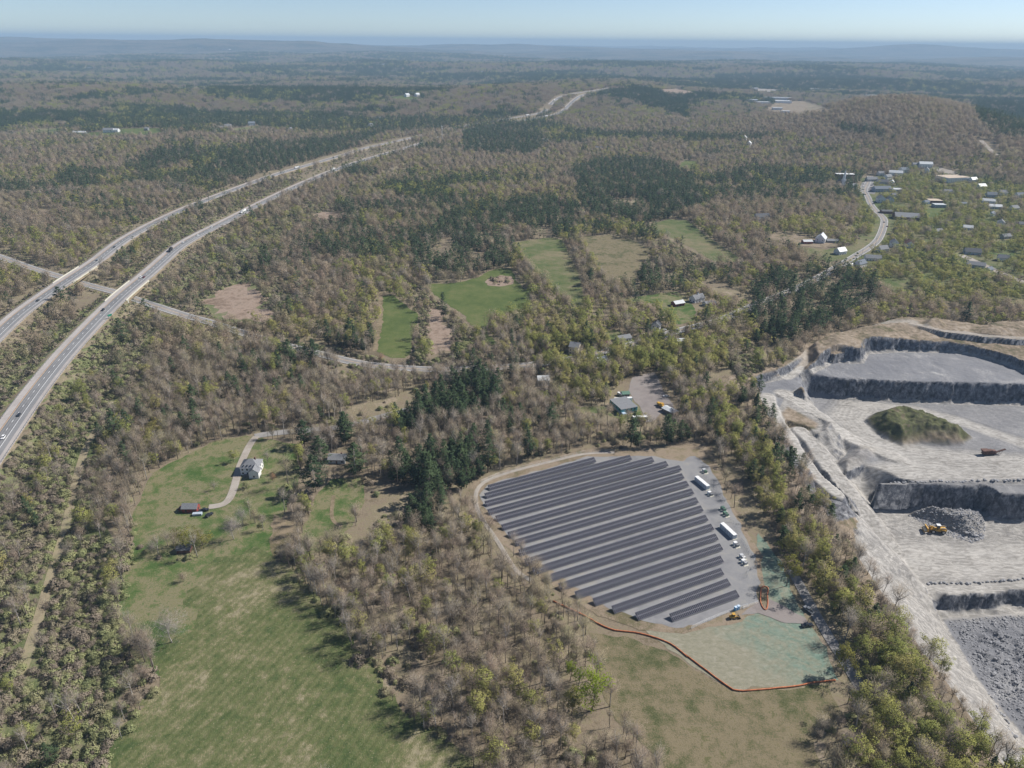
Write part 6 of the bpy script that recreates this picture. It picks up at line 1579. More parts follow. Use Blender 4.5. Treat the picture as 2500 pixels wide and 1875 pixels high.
NEAR_MESH, FAR_COL, NEAR_COL = {}, {}, {}
def soften(me, first=0, cz=0.5):
    """leaf faces take the crown's rounded normals, so a crown shades as one volume with lumps"""
    n = len(me.vertices); co = np.zeros(n * 3, np.float32); me.vertices.foreach_get('co', co); co = co.reshape(-1, 3)
    fn = np.zeros(n * 3, np.float32); me.vertex_normals.foreach_get('vector', fn); fn = fn.reshape(-1, 3)
    C = co[first:]
    lo, hi = C[:, 2].min(), C[:, 2].max()
    c = np.array([C[:, 0].mean(), C[:, 1].mean(), lo + (hi - lo) * cz])
    d = unit((co - c) / np.array([1, 1, 1.15])) + np.array([0, 0, 0.25])
    fn *= np.sign((fn * d).sum(1, keepdims=True) + 1e-6)
    nn = unit(d * 1.0 + fn * 0.45)
    nn[:first] = fn[:first] if first else nn[:first]
    me.polygons.foreach_set('use_smooth', np.ones(len(me.polygons), bool))
    me.normals_split_custom_set_from_vertices([tuple(v) for v in nn.astype(float)])
    return me
def make_protos():
    for kind, shapes in SHAPES.items():
        NEAR_MESH[kind] = []
        for lod, cols in ((True, NEAR_COL), (False, FAR_COL)):
            c = bpy.data.collections.new('stand_' + kind + ('_near' if lod else '_far'))
            cols[kind] = c
            for k, kw in enumerate(shapes):
                tr, cw = BUILD[kind](100 + 7 * k + len(kind), lod, **kw)
                bark = MAT['palebark'] if (kind == 'bare' and k % 2) else MAT['bark']
                if lod:
                    NEAR_MESH[kind].append((tr.mesh('trunk', bark, True), soften(cw.mesh('crown', MAT[LEAF[kind]]), 0, 0.35)))
                j = MB(); j.v = tr.v + cw.v; n = len(tr.v)
                j.f = tr.f + [tuple(i + n for i in f) for f in cw.f]; j.m = [1] * len(tr.f) + [0] * len(cw.f)
                c.objects.link(bpy.data.objects.new('plant_%02d' % k, soften(j.mesh('plant', [MAT['bud' if kind == 'bare' and not lod else LEAF[kind]], bark]), n, 0.35)))
make_protos()
CLUMP_COL = {}
def make_clumps():
    """small groups of crowns for the middle and far distance"""
    for kind in ('bare', 'leafy', 'pine'):
        c = bpy.data.collections.new('clumps_' + kind); CLUMP_COL[kind] = c
        for k in range(4):
            r = np.random.default_rng(500 + k); j = MB()
            for q in range(6):
                kw = dict(SHAPES[kind][(k + q) % len(SHAPES[kind])]); tr, cw = BUILD[kind](900 + 13 * k + q, False, **kw)
                a = q * 1.05 + r.uniform(-0.3, 0.3); rr = 0 if q == 0 else r.uniform(5.5, 9.5); ox, oy, sc = rr * math.cos(a), rr * math.sin(a), r.uniform(0.75, 1.1)
                n = len(j.v)
                j.v += [(v[0] * sc + ox, v[1] * sc + oy, v[2] * sc) for v in cw.v]; j.f += [tuple(i + n for i in f) for f in cw.f]; j.m += [0] * len(cw.f)
            me = j.mesh('plant', [MAT['bud' if kind == 'bare' else LEAF[kind]]])
            c.objects.link(bpy.data.objects.new('clump_%02d' % k, me))
make_clumps()

def scatter_object(name, label, pts, rot, scl, idx, coll):
    me = bpy.data.meshes.new(name)
    me.vertices.add(len(pts)); me.vertices.foreach_set('co', np.asarray(pts, np.float32).ravel())
    for nm, ty, val in (('rotz', 'FLOAT', rot), ('size', 'FLOAT', scl), ('pick', 'INT', idx)):
        a = me.attributes.new(nm, ty, 'POINT'); a.data.foreach_set('value', np.asarray(val, np.int32 if ty == 'INT' else np.float32))
    o = link(name, me)
    ng = bpy.data.node_groups.new(name + '_nodes', 'GeometryNodeTree')
    ng.interface.new_socket('Geometry', in_out='INPUT', socket_type='NodeSocketGeometry')
    ng.interface.new_socket('Geometry', in_out='OUTPUT', socket_type='NodeSocketGeometry')
    N = ng.nodes; gi, go = N.new('NodeGroupInput'), N.new('NodeGroupOutput')
    ci = N.new('GeometryNodeCollectionInfo'); ci.inputs['Collection'].default_value = coll
    ci.inputs['Separate Children'].default_value = True; ci.inputs['Reset Children'].default_value = True
    ip = N.new('GeometryNodeInstanceOnPoints'); ip.inputs['Pick Instance'].default_value = True
    def att(nm, ty):
        q = N.new('GeometryNodeInputNamedAttribute'); q.data_type = ty; q.inputs['Name'].default_value = nm
        return q.outputs['Attribute']
    cx = N.new('ShaderNodeCombineXYZ'); ng.links.new(att('rotz', 'FLOAT'), cx.inputs['Z'])
    er = N.new('FunctionNodeEulerToRotation'); ng.links.new(cx.outputs[0], er.inputs[0])
    ng.links.new(gi.outputs[0], ip.inputs['Points']); ng.links.new(ci.outputs[0], ip.inputs['Instance'])
    ng.links.new(er.outputs[0], ip.inputs['Rotation']); ng.links.new(att('size', 'FLOAT'), ip.inputs['Scale']); ng.links.new(att('pick', 'INT'), ip.inputs['Instance Index'])
    ng.links.new(ip.outputs[0], go.inputs[0])
    md = o.modifiers.new('scatter', 'NODES'); md.node_group = ng
    return meta(o, label, kind='stuff')

def tree_at(name, label, cat, group, loc, rot, scl, kind, pick, meshes=None):
    t = empty(name, loc, rot, label, cat, group)
    t.scale = (scl, scl, scl)
    a, b = meshes or NEAR_MESH[kind][pick]
    link('trunk' if kind != 'shrub' else 'stems', a, t); link('crown', b, t)
    return t

rubble()
# ------------------------------------------------------------------ single trees that stand out
def special(name, label, cat, zp, kind, leafm, seed, scl, **kw):
    p = G(*PX(zp[0], zp[1:])[0])
    clear_round(p, kw.get('cr', 5) * scl * 0.9)
    v = -unit2(p[:2]); clear_round(p[:2] + v * kw.get('h', 15) * scl * 0.55, kw.get('cr', 5) * scl * 0.8)
    tr, cw = BUILD[kind](seed, True, **kw)
    m = (tr.mesh('trunk', MAT['palebark' if 'grey' in label else 'bark'], True), soften(cw.mesh('crown', MAT[leafm]), 0, 0.35))
    return tree_at(name, label, cat, None, (p[0], p[1], p[2] - 0.1), seed * 0.7, scl, kind, 0, m)
special('willow_tree', 'bright yellow willow tree in the wood below the highway', 'tree', ('v', 335, 945), 'leafy', 'willow', 5, 0.95, h=15, cr=7.0, cb=0.2, dens=1.2)
special('leafing_tree', 'vivid lime-green tree on the meadow edge', 'tree', ('v', 1278, 1535), 'leafy', 'lime', 6, 1.2, h=21, cr=7.0, cb=0.15, dens=1.7)
special('leafing_tree', 'yellow-lime tree leaning beside the vivid green one', 'tree', ('v', 1235, 1545), 'leafy', 'olive', 7, 1.0, h=15, cr=4.8, cb=0.25, dens=1.2)
special('leafing_tree', 'thin bright yellow-green treetop behind the lime tree', 'tree', ('v', 1232, 1470), 'leafy', 'lime', 17, 0.8, h=15, cr=3.6, cb=0.45, dens=0.9)
special('leafing_tree', 'pale green airy tree at the wood edge by the orange sock', 'tree', ('v', 1195, 1440), 'leafy', 'leafy', 18, 0.95, h=16, cr=5.0, cb=0.35, dens=0.8)
special('bare_tree', 'broad bare grey tree standing alone beside the hay field', 'tree', ('v', 372, 1388), 'bare', 'greytwig', 8, 1.05, h=17, cr=7.5, cb=0.16, dens=4, thick=0.32)
special('bare_tree', 'bare grey treetop rising from the hay field bottom edge', 'tree', ('v', 700, 1745), 'bare', 'greytwig', 9, 1.0, h=17, cr=8.0, cb=0.15, dens=4.5, thick=0.32)
special('bare_tree', 'large bare grey tree in front of the farm barn drive', 'tree', ('v', 505, 1165), 'bare', 'greytwig', 10, 0.95, h=17, cr=6.5, cb=0.2, dens=3.5, thick=0.3)
special('leafing_tree', 'broad olive-yellow tree below the farm barn', 'tree', ('v', 400, 1185), 'leafy', 'olive', 12, 1.0, h=13, cr=7.0, cb=0.15, dens=1.3)
special('bare_tree', 'bare brown tree beside the broad olive-yellow tree', 'tree', ('v', 362, 1180), 'bare', 'twig', 13, 0.8, h=13, cr=5.0, cb=0.2, dens=1.3)
special('pine_tree', 'tall bushy pine in front of the grey-roofed bungalow', 'pine', ('M', 1690, 680), 'pine', 'needle', 14, 1.05, h=25, cr=8.0, dens=3.0)
special('pine_tree', 'tall bushy pine behind the tallest lawn pine', 'pine', ('M', 1750, 400), 'pine', 'needle', 15, 1.0, h=24, cr=6.6, dens=2.6)
special('pine_tree', 'tall bushy pine right of the grey-roofed bungalow', 'pine', ('M', 2160, 520), 'pine', 'needle', 16, 1.05, h=25, cr=7.5, dens=3.0)
special('pine_tree', 'tall pine above the bungalow by the lane', 'pine', ('v', 748, 955), 'pine', 'needle', 19, 1.0, h=24, cr=6.4, dens=2.6)
special('plum_tree', 'dark plum-coloured tree beside the village road', 'tree', ('K', 930, 755), 'leafy', 'plum', 20, 0.85, h=11, cr=6, cb=0.2, dens=1.2)
special('leafing_tree', 'small leafy tree left of the farmhouse drive', 'tree', ('M', 730, 330), 'leafy', 'leafy', 21, 0.75, h=12, cr=5.0, cb=0.3)
special('bare_tree', 'bare garden tree behind the farmhouse', 'tree', ('M', 1120, 330), 'bare', 'greytwig', 22, 0.7, h=14, cr=5, cb=0.25, dens=1.2)
special('bare_tree', 'bare fruit tree on the lawn by the garden stones', 'tree', ('M', 500, 660), 'bare', 'greytwig', 23, 0.6, h=11, cr=5.5, cb=0.3)
special('leafing_tree', 'dark rounded tree in front of the farmhouse', 'tree', ('M', 880, 640), 'leafy', 'shrub', 24, 0.5, h=11, cr=5, cb=0.1, dens=1.2)
special('bare_tree', 'dark bare tree at the upper hay field margin', 'tree', ('g', 900, 960), 'bare', 'twig', 25, 0.75, h=14, cr=5.5, cb=0.2, dens=1.4)
special('leafing_tree', 'yellow-green tree alone at the seeded slope edge', 'tree', ('N', 365, 265), 'leafy', 'olive', 26, 1.0, h=19, cr=6.0, cb=0.42, dens=1.3)
special('leafing_tree', 'yellow-green tree overhanging the access lane', 'tree', ('N', 1050, 1400), 'leafy', 'olive', 27, 1.0, h=17, cr=5.6, cb=0.4, dens=1.2)
special('rust_tree', 'rust-red budding tree beside the curving road', 'tree', ('e', 262, 690), 'bare', 'rusttwig', 28, 0.8, h=12, cr=4.5, cb=0.2, dens=1.5)
special('pine_tree', 'lone dark pine between the carriageways', 'pine', ('d', 390, 320), 'pine', 'needle', 29, 0.9, h=20, cr=6.5, dens=2.6)
special('pine_tree', 'lower dark pine between the carriageways', 'pine', ('d', 330, 390), 'pine', 'needle', 30, 0.75, h=18, cr=6.5, dens=2.4)
special('pine_tree', 'dark pine in the median above both bridges', 'pine', ('v', 290, 565), 'pine', 'needle', 31, 0.9, h=20, cr=7.5, dens=2.8)
special('pine_tree', 'dark green pine at the lower thicket edge', 'pine', ('g', 335, 1640), 'pine', 'needle', 32, 0.62, h=20, cr=5.0, dens=1.3)
special('leafing_tree', 'second olive-yellow tree crowding the dark shed', 'tree', ('v', 438, 1178), 'leafy', 'olive', 33, 0.95, h=13, cr=6.5, cb=0.15, dens=1.3)
special('bare_tree', 'tangled bare tree left of the dark shed', 'tree', ('v', 330, 1195), 'bare', 'greytwig', 34, 0.7, h=12, cr=5.5, cb=0.15, dens=2.5)
special('bare_tree', 'bare grey tree right of the farm turnaround', 'tree', ('v', 525, 1135), 'bare', 'greytwig', 35, 0.85, h=15, cr=5.5, cb=0.2, dens=2.5)
special('bare_tree', 'brown bare tree beside the farmhouse garden', 'tree', ('M', 1190, 560), 'bare', 'rusttwig', 36, 0.6, h=12, cr=4.0, cb=0.15, dens=2)
special('bare_tree', 'bare tree on the hay field below the olive tree', 'tree', ('g', 1160, 480), 'bare', 'twig', 37, 0.6, h=11, cr=4.0, cb=0.15, dens=2)
special('pine_tree', 'bushy dark pine at the lane corner above the bungalow', 'pine', ('M', 1560, 150), 'pine', 'needle', 38, 0.95, h=22, cr=6.5, dens=2.6)
special('pine_tree', 'dark pine between bungalow and lane', 'pine', ('M', 2040, 130), 'pine', 'needle', 39, 0.95, h=23, cr=6.5, dens=2.6)
# ------------------------------------------------------------------ plants: where they grow
ZONES = {   # outlines of stands as they lie on the ground
 'pine': [PX('v', (1235, 365), (1330, 345), (1420, 350), (1510, 390), (1515, 450), (1400, 490), (1260, 470), (1240, 420)), PX('v', (1000, 285), (1130, 268), (1190, 310), (1145, 340), (1000, 335)),
          PX('v', (1050, 460), (1100, 440), (1180, 430), (1260, 455), (1240, 500), (1150, 500), (1050, 490)), PX('v', (880, 530), (960, 490), (1080, 510), (1105, 580), (1000, 600), (900, 600)),
          PX('v', (470, 345), (600, 315), (740, 300), (840, 285), (700, 352), (560, 375), (460, 370)), PX('v', (1620, 615), (1740, 585), (1850, 600), (1900, 640), (1800, 705), (1720, 750), (1680, 760), (1620, 715)),
          PX('v', (850, 915), (900, 880), (960, 840), (1060, 815), (1090, 870), (1050, 905), (960, 930), (860, 950)), PX('v', (845, 1010), (980, 975), (1060, 1015), (1055, 1060), (960, 1085), (945, 1165), (885, 1165), (850, 1080)),
          PX('c', (1000, 790), (1250, 830), (1400, 900), (1250, 880), (1050, 850)), PX('c', (1850, 640), (2203, 640), (2300, 900), (2000, 880), (1900, 760)), PX('c', (250, 480), (900, 470), (1500, 520), (1300, 570), (700, 560), (200, 545)),
          PX('b', (1650, 590), (1900, 560), (2203, 640), (2203, 760), (1800, 640)), PX('a', (350, 1150), (420, 1090), (560, 1100), (720, 1090), (600, 1190), (380, 1210)), PX('a', (780, 1090), (1000, 960), (1250, 940), (1150, 1060), (900, 1120))],
 'leafy': [PX('v', (1525, 860), (1570, 860), (1600, 900), (1640, 980), (1680, 1070), (1720, 1150), (1800, 1250), (1880, 1350), (1960, 1440), (2060, 1550), (2170, 1700), (2250, 1850), (1900, 1850), (1830, 1500), (1750, 1320), (1690, 1200), (1640, 1110), (1585, 1010), (1540, 950)),
           PX('v', (1060, 690), (1200, 660), (1450, 660), (1540, 700), (1570, 800), (1440, 850), (1340, 890), (1230, 880), (1160, 780)), PX('v', (1480, 620), (1700, 590), (1700, 760), (1560, 780), (1480, 720)),
           PX('v', (1860, 400), (2000, 380), (2300, 420), (2300, 660), (1960, 660), (1830, 560)), PX('b', (100, 1375), (250, 1365), (410, 1395), (380, 1440), (140, 1430)), PX('v', (1690, 480), (1830, 470), (1870, 560), (1740, 560))],
 'shrub': [PX('v', (-80, 1110), (0, 1030), (100, 870), (230, 700), (290, 680), (340, 705), (310, 850), (240, 950), (190, 1080), (150, 1200), (110, 1300), (70, 1420), (0, 1520), (-120, 1600)), PX('v', (300, 650), (330, 620), (450, 520), (560, 480), (760, 400), (860, 360), (900, 365), (780, 420), (680, 480), (560, 560), (450, 640), (360, 660)),
           PX('v', (-60, 800), (60, 730), (190, 660), (260, 640), (200, 730), (60, 900), (-60, 1010)), PX('v', (250, 620), (320, 530), (460, 440), (700, 350), (880, 300), (900, 310), (760, 360), (560, 430), (420, 510), (300, 610)),
           PX('v', (880, 600), (960, 660), (1050, 740), (1000, 790), (890, 790), (900, 700)), PX('d', (1250, 200), (1500, 120), (1850, 160), (1880, 320), (1740, 420), (1500, 440), (1250, 350)), PX('v', (100, 1290), (180, 1150), (300, 1180), (290, 1340), (300, 1420), (290, 1500), (240, 1600), (180, 1850), (-250, 1950), (-60, 1500)),
           PX('v', (380, 1100), (500, 1160), (480, 1220), (300, 1210)), PX('v', (1330, 560), (1500, 490), (1570, 560), (1480, 620), (1440, 590)), PX('v', (1565, 770), (1640, 740), (1650, 800), (1600, 830))]}
ISLAND = PX('e', (930, 178), (960, 155), (1030, 148), (1075, 160), (1070, 182), (1010, 197), (950, 192))
HEDGES = [PX('v', (1110, 560), (1150, 610), (1210, 660), (1240, 690)), PX('v', (1240, 500), (1262, 560), (1290, 600), (1330, 650)), PX('v', (640, 1190), (700, 1240), (720, 1300), (800, 1360), (850, 1470)), PX('v', (610, 1190), (660, 1230), (640, 1260), (690, 1290)),
          PX('v', (1390, 545), (1470, 560), (1500, 580), (1410, 590)), PX('v', (620, 1050), (655, 1110), (640, 1180)), PX('v', (288, 1120), (268, 1240), (252, 1330)), PX('v', (255, 1345), (300, 1400), (335, 1435), (312, 1510), (262, 1595)), PX('v', (250, 1350), (305, 1405), (325, 1440), (300, 1520), (250, 1600)), PX('v', (300, 1190), (340, 1205), (430, 1205)), PX('v', (600, 1200), (650, 1245), (700, 1300), (735, 1350), (775, 1420)), PX('v', (820, 1480), (870, 1540), (960, 1600)), PX('v', (545, 1120), (560, 1150))]
PLANTS = []
H1o = H1[project(H1[:, 0], H1[:, 1], H1[:, 2])[0] < 1020]; H2o = H2[project(H2[:, 0], H2[:, 1], H2[:, 2])[0] < 1020]
U_px = project(U[:, 0], U[:, 1], U[:, 2])[0]; U_OPEN = U[U_px < 535]; U_OPEN2 = U[(U_px > 725) & (U_px < 1080)]
def plan_plants():
    def grid(r0, r1, sp, a=43):
        """jittered points over a ring of ground in and just outside the view"""
        n = int(2 * r1 * math.sin(math.radians(a)) / sp) + 1; m = int((r1 - r0 * math.cos(math.radians(a))) / sp) + 1
        gx, gy = np.meshgrid((np.arange(n) - n / 2) * sp, r0 * math.cos(math.radians(a)) + np.arange(m) * sp)
        gx = gx.ravel() + rng.uniform(-0.48, 0.48, gx.size) * sp; gy = gy.ravel() + rng.uniform(-0.48, 0.48, gy.size) * sp
        R = np.hypot(gx, gy); A = np.degrees(np.arctan2(gx, gy))
        k = (R >= r0) & (R < r1) & (np.abs(A) < a)
        return gx[k], gy[k]
    out = []
    for r0, r1, sp, tier in ((130, 620, 5.1, 0), (620, 1500, 7.4, 1), (1500, 2700, 9.5, 2), (2700, 5200, 16.5, 3), (5200, 12500, 29, 4)):
        x, y = grid(r0, r1, sp, 52 if r1 < 700 else 41)
        z = height(x, y)
        px, py = project(x, y, z)
        ok = (px > -260) & (px < 2760) & (py < 2250)
        for P in CLEAR:
            ok &= ~inside(P, px, py)
        for P, hw in ROADS:
            if hw == 14.0 and tier > 1:
                q_ = project(P[:, 0], P[:, 1], P[:, 2])[0]; ok &= line_dist(P[q_ < 1030][::2], x, y, None, 80) > 15; ok &= line_dist(P[q_ >= 1020][::2], x, y, None, 80) > 11
                continue
            if tier < 4: ok &= line_dist(P[::2], x, y, None, 80) > (hw if x.size and P is not UP else 4.2) + (0.5 if tier < 2 else 1.5)
        ok &= ~(inside(RIM, x, y))
        for bx, by, br in BUILDINGS:
            ok &= np.hypot(x - bx, y - by) > br
        town = inside(ZONES['leafy'][3], px, py); ok &= ~(town & (rng.uniform(size=len(x)) < 0.04))
        ok &= fbm(x / 45, y / 45, 55, 3) > (0.30 if tier < 2 else 0.2)
        x, y, z, px, py = x[ok], y[ok], z[ok], px[ok], py[ok]
        pick = rng.uniform(size=len(x))
        kind = np.full(len(x), 'bare', dtype='<U6')
        patch = fbm(x / 190, y / 190, 77, 3)
        pf = np.where(patch > 0.60, 0.65, np.where(patch > 0.53, 0.22, 0.05)) * smooth(250, 700, np.hypot(x, y))
        if tier >= 2: pf = np.where(fbm(x / 560, y / 300, 78, 4) > 0.53, 0.85, 0.10)
        hill = np.exp(-((x - 1180) / 420) ** 2 - ((y - 2250) / 700) ** 2) > 0.35; pf = np.where(hill, 0.0, pf)
        kind[pick < pf] = 'pine'
        lf = np.where(fbm(x / 130, y / 130, 99, 3) > 0.54, 0.16 if tier == 0 else 0.42, 0.05) * np.where(np.hypot(x, y) > 1300, 0.8, 1.0); lf = np.where(hill, 0, lf) if tier >= 2 else lf
        kind[(pick > 1 - lf)] = 'leafy'
        for P in ZONES['leafy']:
            q = inside(P, px, py); kind[q] = np.where(pick[q] < (0.8 if P is ZONES['leafy'][3] else 0.58), 'leafy', np.where(pick[q] < 0.96, 'bare', 'pine'))
        for P in ZONES['pine']:
            q = inside(P, px, py); kind[q] = np.where(pick[q] < 0.86, 'pine', 'bare')
        scrub = np.zeros(len(x), bool)
        for P in ZONES['shrub']:
            q = inside(P, px, py); kind[q] = np.where(pick[q] < 0.74, 'shrub', np.where(pick[q] < 0.93, 'bare', np.where(pick[q] < 0.985, 'leafy', 'pine'))); scrub |= q
        if tier < 4:      # verges of the roads carry low growth only
            tall = kind != 'shrub'; keep = np.ones(len(x), bool)
            for P, hw, ex in ((H1o, 14, 12), (H2o, 14, 10), (U_OPEN, 8.5, 9), (U_OPEN2, 8.5, 9)): keep &= ~(tall & (line_dist(P[::2], x, y, None, 80) < hw + ex))
            if tier > 1:
                for P in (H1, H2):
                    far_p = P[project(P[:, 0], P[:, 1], P[:, 2])[0] > 1250][::2]
                    keep &= line_dist(far_p, x, y, None, 80) > 17; keep &= line_dist(far_p - np.array([0, 22, 0]), x, y) > 22
            x, y, z, kind = x[keep], y[keep], z[keep], kind[keep]
        out.append((x, y, z, kind, np.full(len(x), tier)))
        # low cover between: denser shrubs in the scrub zones and thin understorey in the near woods
        if tier < 2:
            sx, sy = grid(r0, r1, 2.25 if tier == 0 else 3.4, 52 if r1 < 700 else 41)
            sz = height(sx, sy); qx, qy = project(sx, sy, sz)
            z_in = np.zeros(len(sx), bool)
            for P in ZONES['shrub'] + [ISLAND]: z_in |= inside(P, qx, qy)
            for P, hw, ex in ((H1, 14, 12), (H2, 14, 10), (U, 8.5, 5)): z_in |= line_dist(P[::2], sx, sy, None, 80) < hw + ex
            u = rng.uniform(size=len(sx))
            ok = (z_in & (u < np.where(fbm(sx / 16, sy / 16, 91, 2) > 0.42, 0.85, 0.25))) | (u < (0.05 if tier == 0 else 0.03) * (fbm(sx / 30, sy / 30, 90, 2) > 0.45))
            ok &= (qx > -200) & (qx < 2700) & (qy < 2200)
            isl = inside(ISLAND, qx, qy)
            for P in CLEAR: ok &= ~(inside(P, qx, qy) & ~isl)
            for P, hw in ROADS: ok &= line_dist(P[::2], sx, sy, None, 80) > hw
            ok &= ~inside(RIM, sx, sy)
            for bx, by, br in BUILDINGS: ok &= np.hypot(sx - bx, sy - by) > br * 0.8
            sx, sy, sz = sx[ok], sy[ok], sz[ok]
            out.append((sx, sy, sz, np.full(len(sx), 'shrub', dtype='<U6'), np.full(len(sx), tier)))
    # hedgerows
    for k, Hd in enumerate(HEDGES):
        P = ground_pts(Hd); D = along(np.array(P), 0, length(np.array(P)), max(4, int(length(np.array(P)) / 4.2)))
        n = len(D)
        out.append((D[:, 0] + rng.normal(size=n) * 1.5, D[:, 1] + rng.normal(size=n) * 1.5, height(D[:, 0], D[:, 1]), np.where(rng.uniform(size=n) < 0.75, 'bare', 'leafy').astype('<U6') if k in (0, 1) else np.where(rng.uniform(size=n) < 0.5, 'shrub', 'bare').astype('<U6'), np.zeros(n)))
    return [np.concatenate([o[k] for o in out]) for k in range(5)]

LANDMARKS = [   # (pixel of a thing one can find, words)
 ((60, 1120), 'in the scrub under the lower guard rail'), ((240, 960), 'in the scrub where the dirt track starts'), ((150, 1180), 'in the scrub between highway and upper dirt track'), ((60, 1330), 'in the scrub left of the middle dirt track'),
 ((40, 1500), 'in the scrub left of the lower dirt track'), ((60, 1720), 'in the scrub at the bottom frame corner'), ((230, 1250), 'between the dirt track and the farm lawn'), ((210, 1430), 'between the lower dirt track and the hay field'),
 ((230, 1700), 'in the thicket at the lower hay field edge'), ((380, 1060), 'in the wood around the yellow willow'), ((330, 860), 'in the wood above the dirt track'), ((520, 900), 'in the wood between willow and curving road'), ((760, 960), 'in the wood above the grey lane'),
 ((640, 1010), 'behind the head of the farm driveway'), ((700, 1180), 'between farmhouse and bungalow'), ((870, 1100), 'beside the grey-roofed bungalow'), ((960, 930), 'in the pine grove under the curving road'), ((1080, 960), 'on the slope left of the white-roofed house'),
 ((1050, 1120), 'in the pine grove left of the solar array'), ((960, 1240), 'in the wood below the lawn pines'), ((1120, 1300), 'in the wood along the perimeter path'), ((860, 1420), 'in the wood along the upper hay field edge'), ((1050, 1480), 'in the middle of the wood left of the orange sock'),
 ((980, 1640), 'in the wood along the lower hay field edge'), ((1230, 1560), 'in the wood around the lime-green tree'), ((1250, 1790), 'in the wood at the bottom frame edge'), ((1330, 1440), 'at the wood tip where the orange sock begins'), ((1700, 1800), 'in the meadow at the bottom frame edge'),
 ((1330, 1090), 'behind the first solar panel row'), ((1560, 1060), 'between the workshop and the solar array'), ((1420, 950), 'in the trees left of the teal workshop'), ((1660, 920), 'in the trees right of the workshop yard'), ((1720, 1020), 'behind the top of the solar pad'),
 ((1800, 1150), 'beside the upper battery container'), ((1870, 1300), 'beside the lower battery container'), ((1950, 1450), 'beside the silver pickup lane'), ((2060, 1600), 'along the lane at the end of the orange sock'), ((2120, 1780), 'at the bottom of the leafing strip'),
 ((2250, 1700), 'on the quarry side at the bottom of the leafing strip'), ((2010, 1330), 'on the quarry rim beside the haul slope'), ((1750, 850), 'on the slope beside the quarry junction'), ((1330, 830), 'around the tall cream house'), ((1520, 780), 'around the village ranch house'), ((1650, 760), 'around the red horse barn'),
 ((1800, 700), 'in the dark pines behind the quarry'), ((2200, 730), 'in the wood behind the quarry'), ((1060, 770), 'between the wide crop field and the village'), ((900, 800), 'between the narrow crop field and the reeds'), ((720, 760), 'in the wood left of the narrow crop field'), ((560, 720), 'around the pink reed swamp'),
 ((1150, 640), 'in the wood behind the wide crop field'), ((1400, 640), 'in the rows beside the long pasture'), ((400, 640), 'beside the near carriageway past the bridge'), ((250, 600), 'in the highway median'), ((100, 560), 'beyond the far carriageway'), ((600, 560), 'in the wood above the reed swamp'), ((120, 800), 'in the median below the bridges'), ((1000, 520), 'in the wood above the crop fields'), ((1350, 480), 'in the dark pines above the pastures')]
LMX = np.array([l[0] for l in LANDMARKS], float)
def where_words(px, py):
    return LANDMARKS[int(np.argmin((LMX[:, 0] - px) ** 2 + (1.5 * (LMX[:, 1] - py)) ** 2))][1]
KIND_WORDS = {'bare': ('bare_tree', 'bare grey-brown tree', 'tree'), 'leafy': ('leafing_tree', 'young-leaved yellow-green tree', 'tree'), 'pine': ('pine_tree', 'dark green pine tree', 'pine'), 'shrub': ('shrub', 'low olive-green shrub', 'shrub')}
STUFF_WORDS = {'bare': ('bare_woods', 'brown leafless woods'), 'leafy': ('leafing_woods', 'yellow-green leafing woods mixed with bare trees'), 'pine': ('pine_woods', 'dark pine stands among the brown woods'), 'shrub': ('scrub_cover', 'low olive scrub along the highway and fields')}
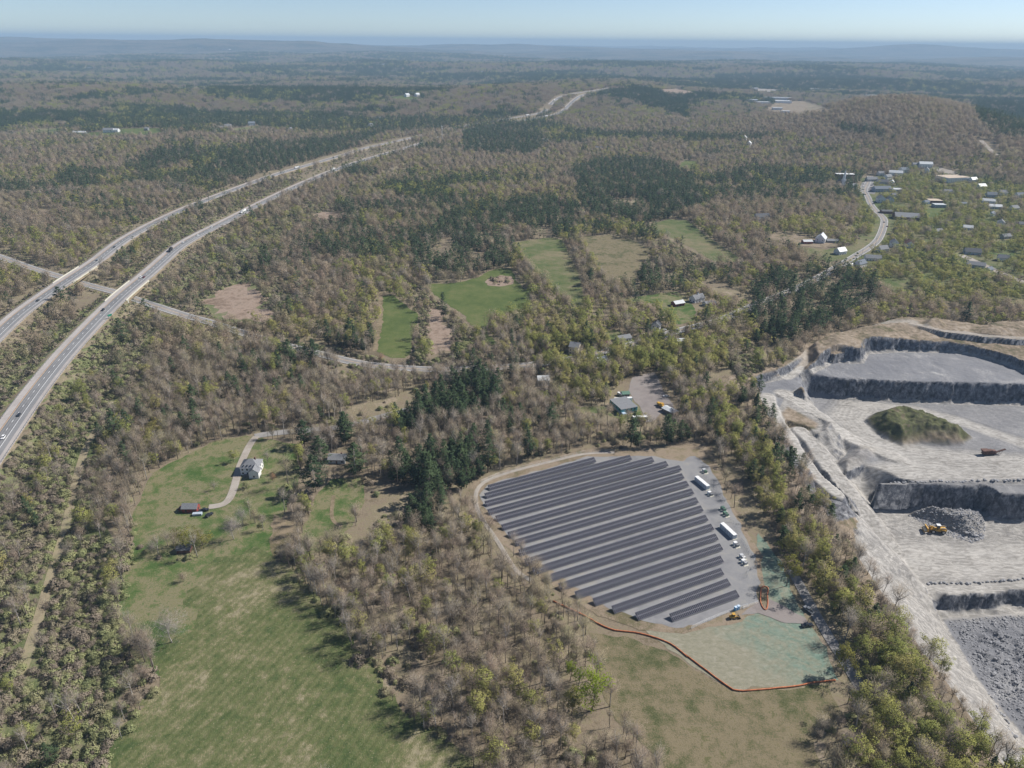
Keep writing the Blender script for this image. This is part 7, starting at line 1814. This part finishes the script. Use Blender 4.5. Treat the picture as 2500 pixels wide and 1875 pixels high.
def plant_all():
    x, y, z, kind, tier = plan_plants()
    n = len(x)
    rot = rng.uniform(0, 6.28, n); scl = np.clip(np.exp(rng.normal(-0.1, 0.22, n)), 0.5, 1.4)
    qx, qy = project(x, y, z); scl = np.where(inside(ZONES['leafy'][3], qx, qy), scl * 0.9, scl)
    scl = scl * np.where(kind == 'shrub', rng.uniform(0.7, 1.5, n), 1.0)
    scl = scl * np.array([0.92, 0.95, 1.0, 1.0, 1.45])[tier.astype(int)]
    scl = np.where((kind == 'pine') & (tier == 0), scl * rng.uniform(0.75, 1.1, n), scl)
    hg = np.hypot(np.hypot(x, y), CAM_H - z)
    px, py = project(x, y, z)
    seen = (px > 0) & (px < 2500) & (py > 0) & (py < 1890)
    single = np.zeros(n, bool)
    for k in KIND_WORDS:
        c = np.where((kind == k) & seen & (tier < 2))[0]
        c = c[np.argsort(-(scl[c] / hg[c]))][:290 if k != 'shrub' else 300]
        single[c] = True
    for k, (nm, words, cat) in KIND_WORDS.items():
        pk = rng.integers(0, len(SHAPES[k]), n)
        for j in np.where(single & (kind == k))[0]:
            where = where_words(px[j], py[j])
            size = (('broad ' if scl[j] > 1.3 else '') if k == 'shrub' else 'tall ' if scl[j] > 1.12 else 'small ' if scl[j] < 0.8 else '')
            tree_at(nm, size + words + ' ' + where, cat, nm.replace('_', ' ') + 's ' + where, (x[j], y[j], z[j] - 0.1), rot[j], scl[j], k, int(pk[j]))
        for lod, cols in ((0, NEAR_COL), (1, FAR_COL), (2, CLUMP_COL)):
            m = (kind == k) & ~single & ((tier < 1) if lod == 0 else ((tier == 1) | (tier == 2)) if lod == 1 else (tier > 2))
            if m.any():
                nm2, lab = STUFF_WORDS[k]
                scatter_object(nm2, ['near ', 'middle-distance ', 'far '][lod] + lab, np.stack([x[m], y[m], z[m] - 0.15], 1), rot[m], scl[m], pk[m] % len(cols[k].objects), cols[k])
    print('PLANTS', n, {k: int((kind == k).sum()) for k in KIND_WORDS})
plant_all()
# ------------------------------------------------------------------ haze
def make_haze():
    mb = MB(); mb.box(-36000, 36000, -600, 36000, -260, 352)
    m = bpy.data.materials.new('haze_air'); m.use_nodes = True; t = m.node_tree
    for nd in list(t.nodes):
        if nd.type == 'BSDF_PRINCIPLED': t.nodes.remove(nd)
    v = t.nodes.new('ShaderNodeVolumePrincipled')
    v.inputs['Color'].default_value = (0.42, 0.60, 0.80, 1)
    v.inputs['Density'].default_value = 0.000078
    v.inputs['Anisotropy'].default_value = 0.0
    t.links.new(v.outputs[0], t.nodes['Material Output'].inputs['Volume'])
    o = mb.build('haze', m)
    meta(o, 'pale blue haze filling the air over the valley', kind='stuff')
make_haze()
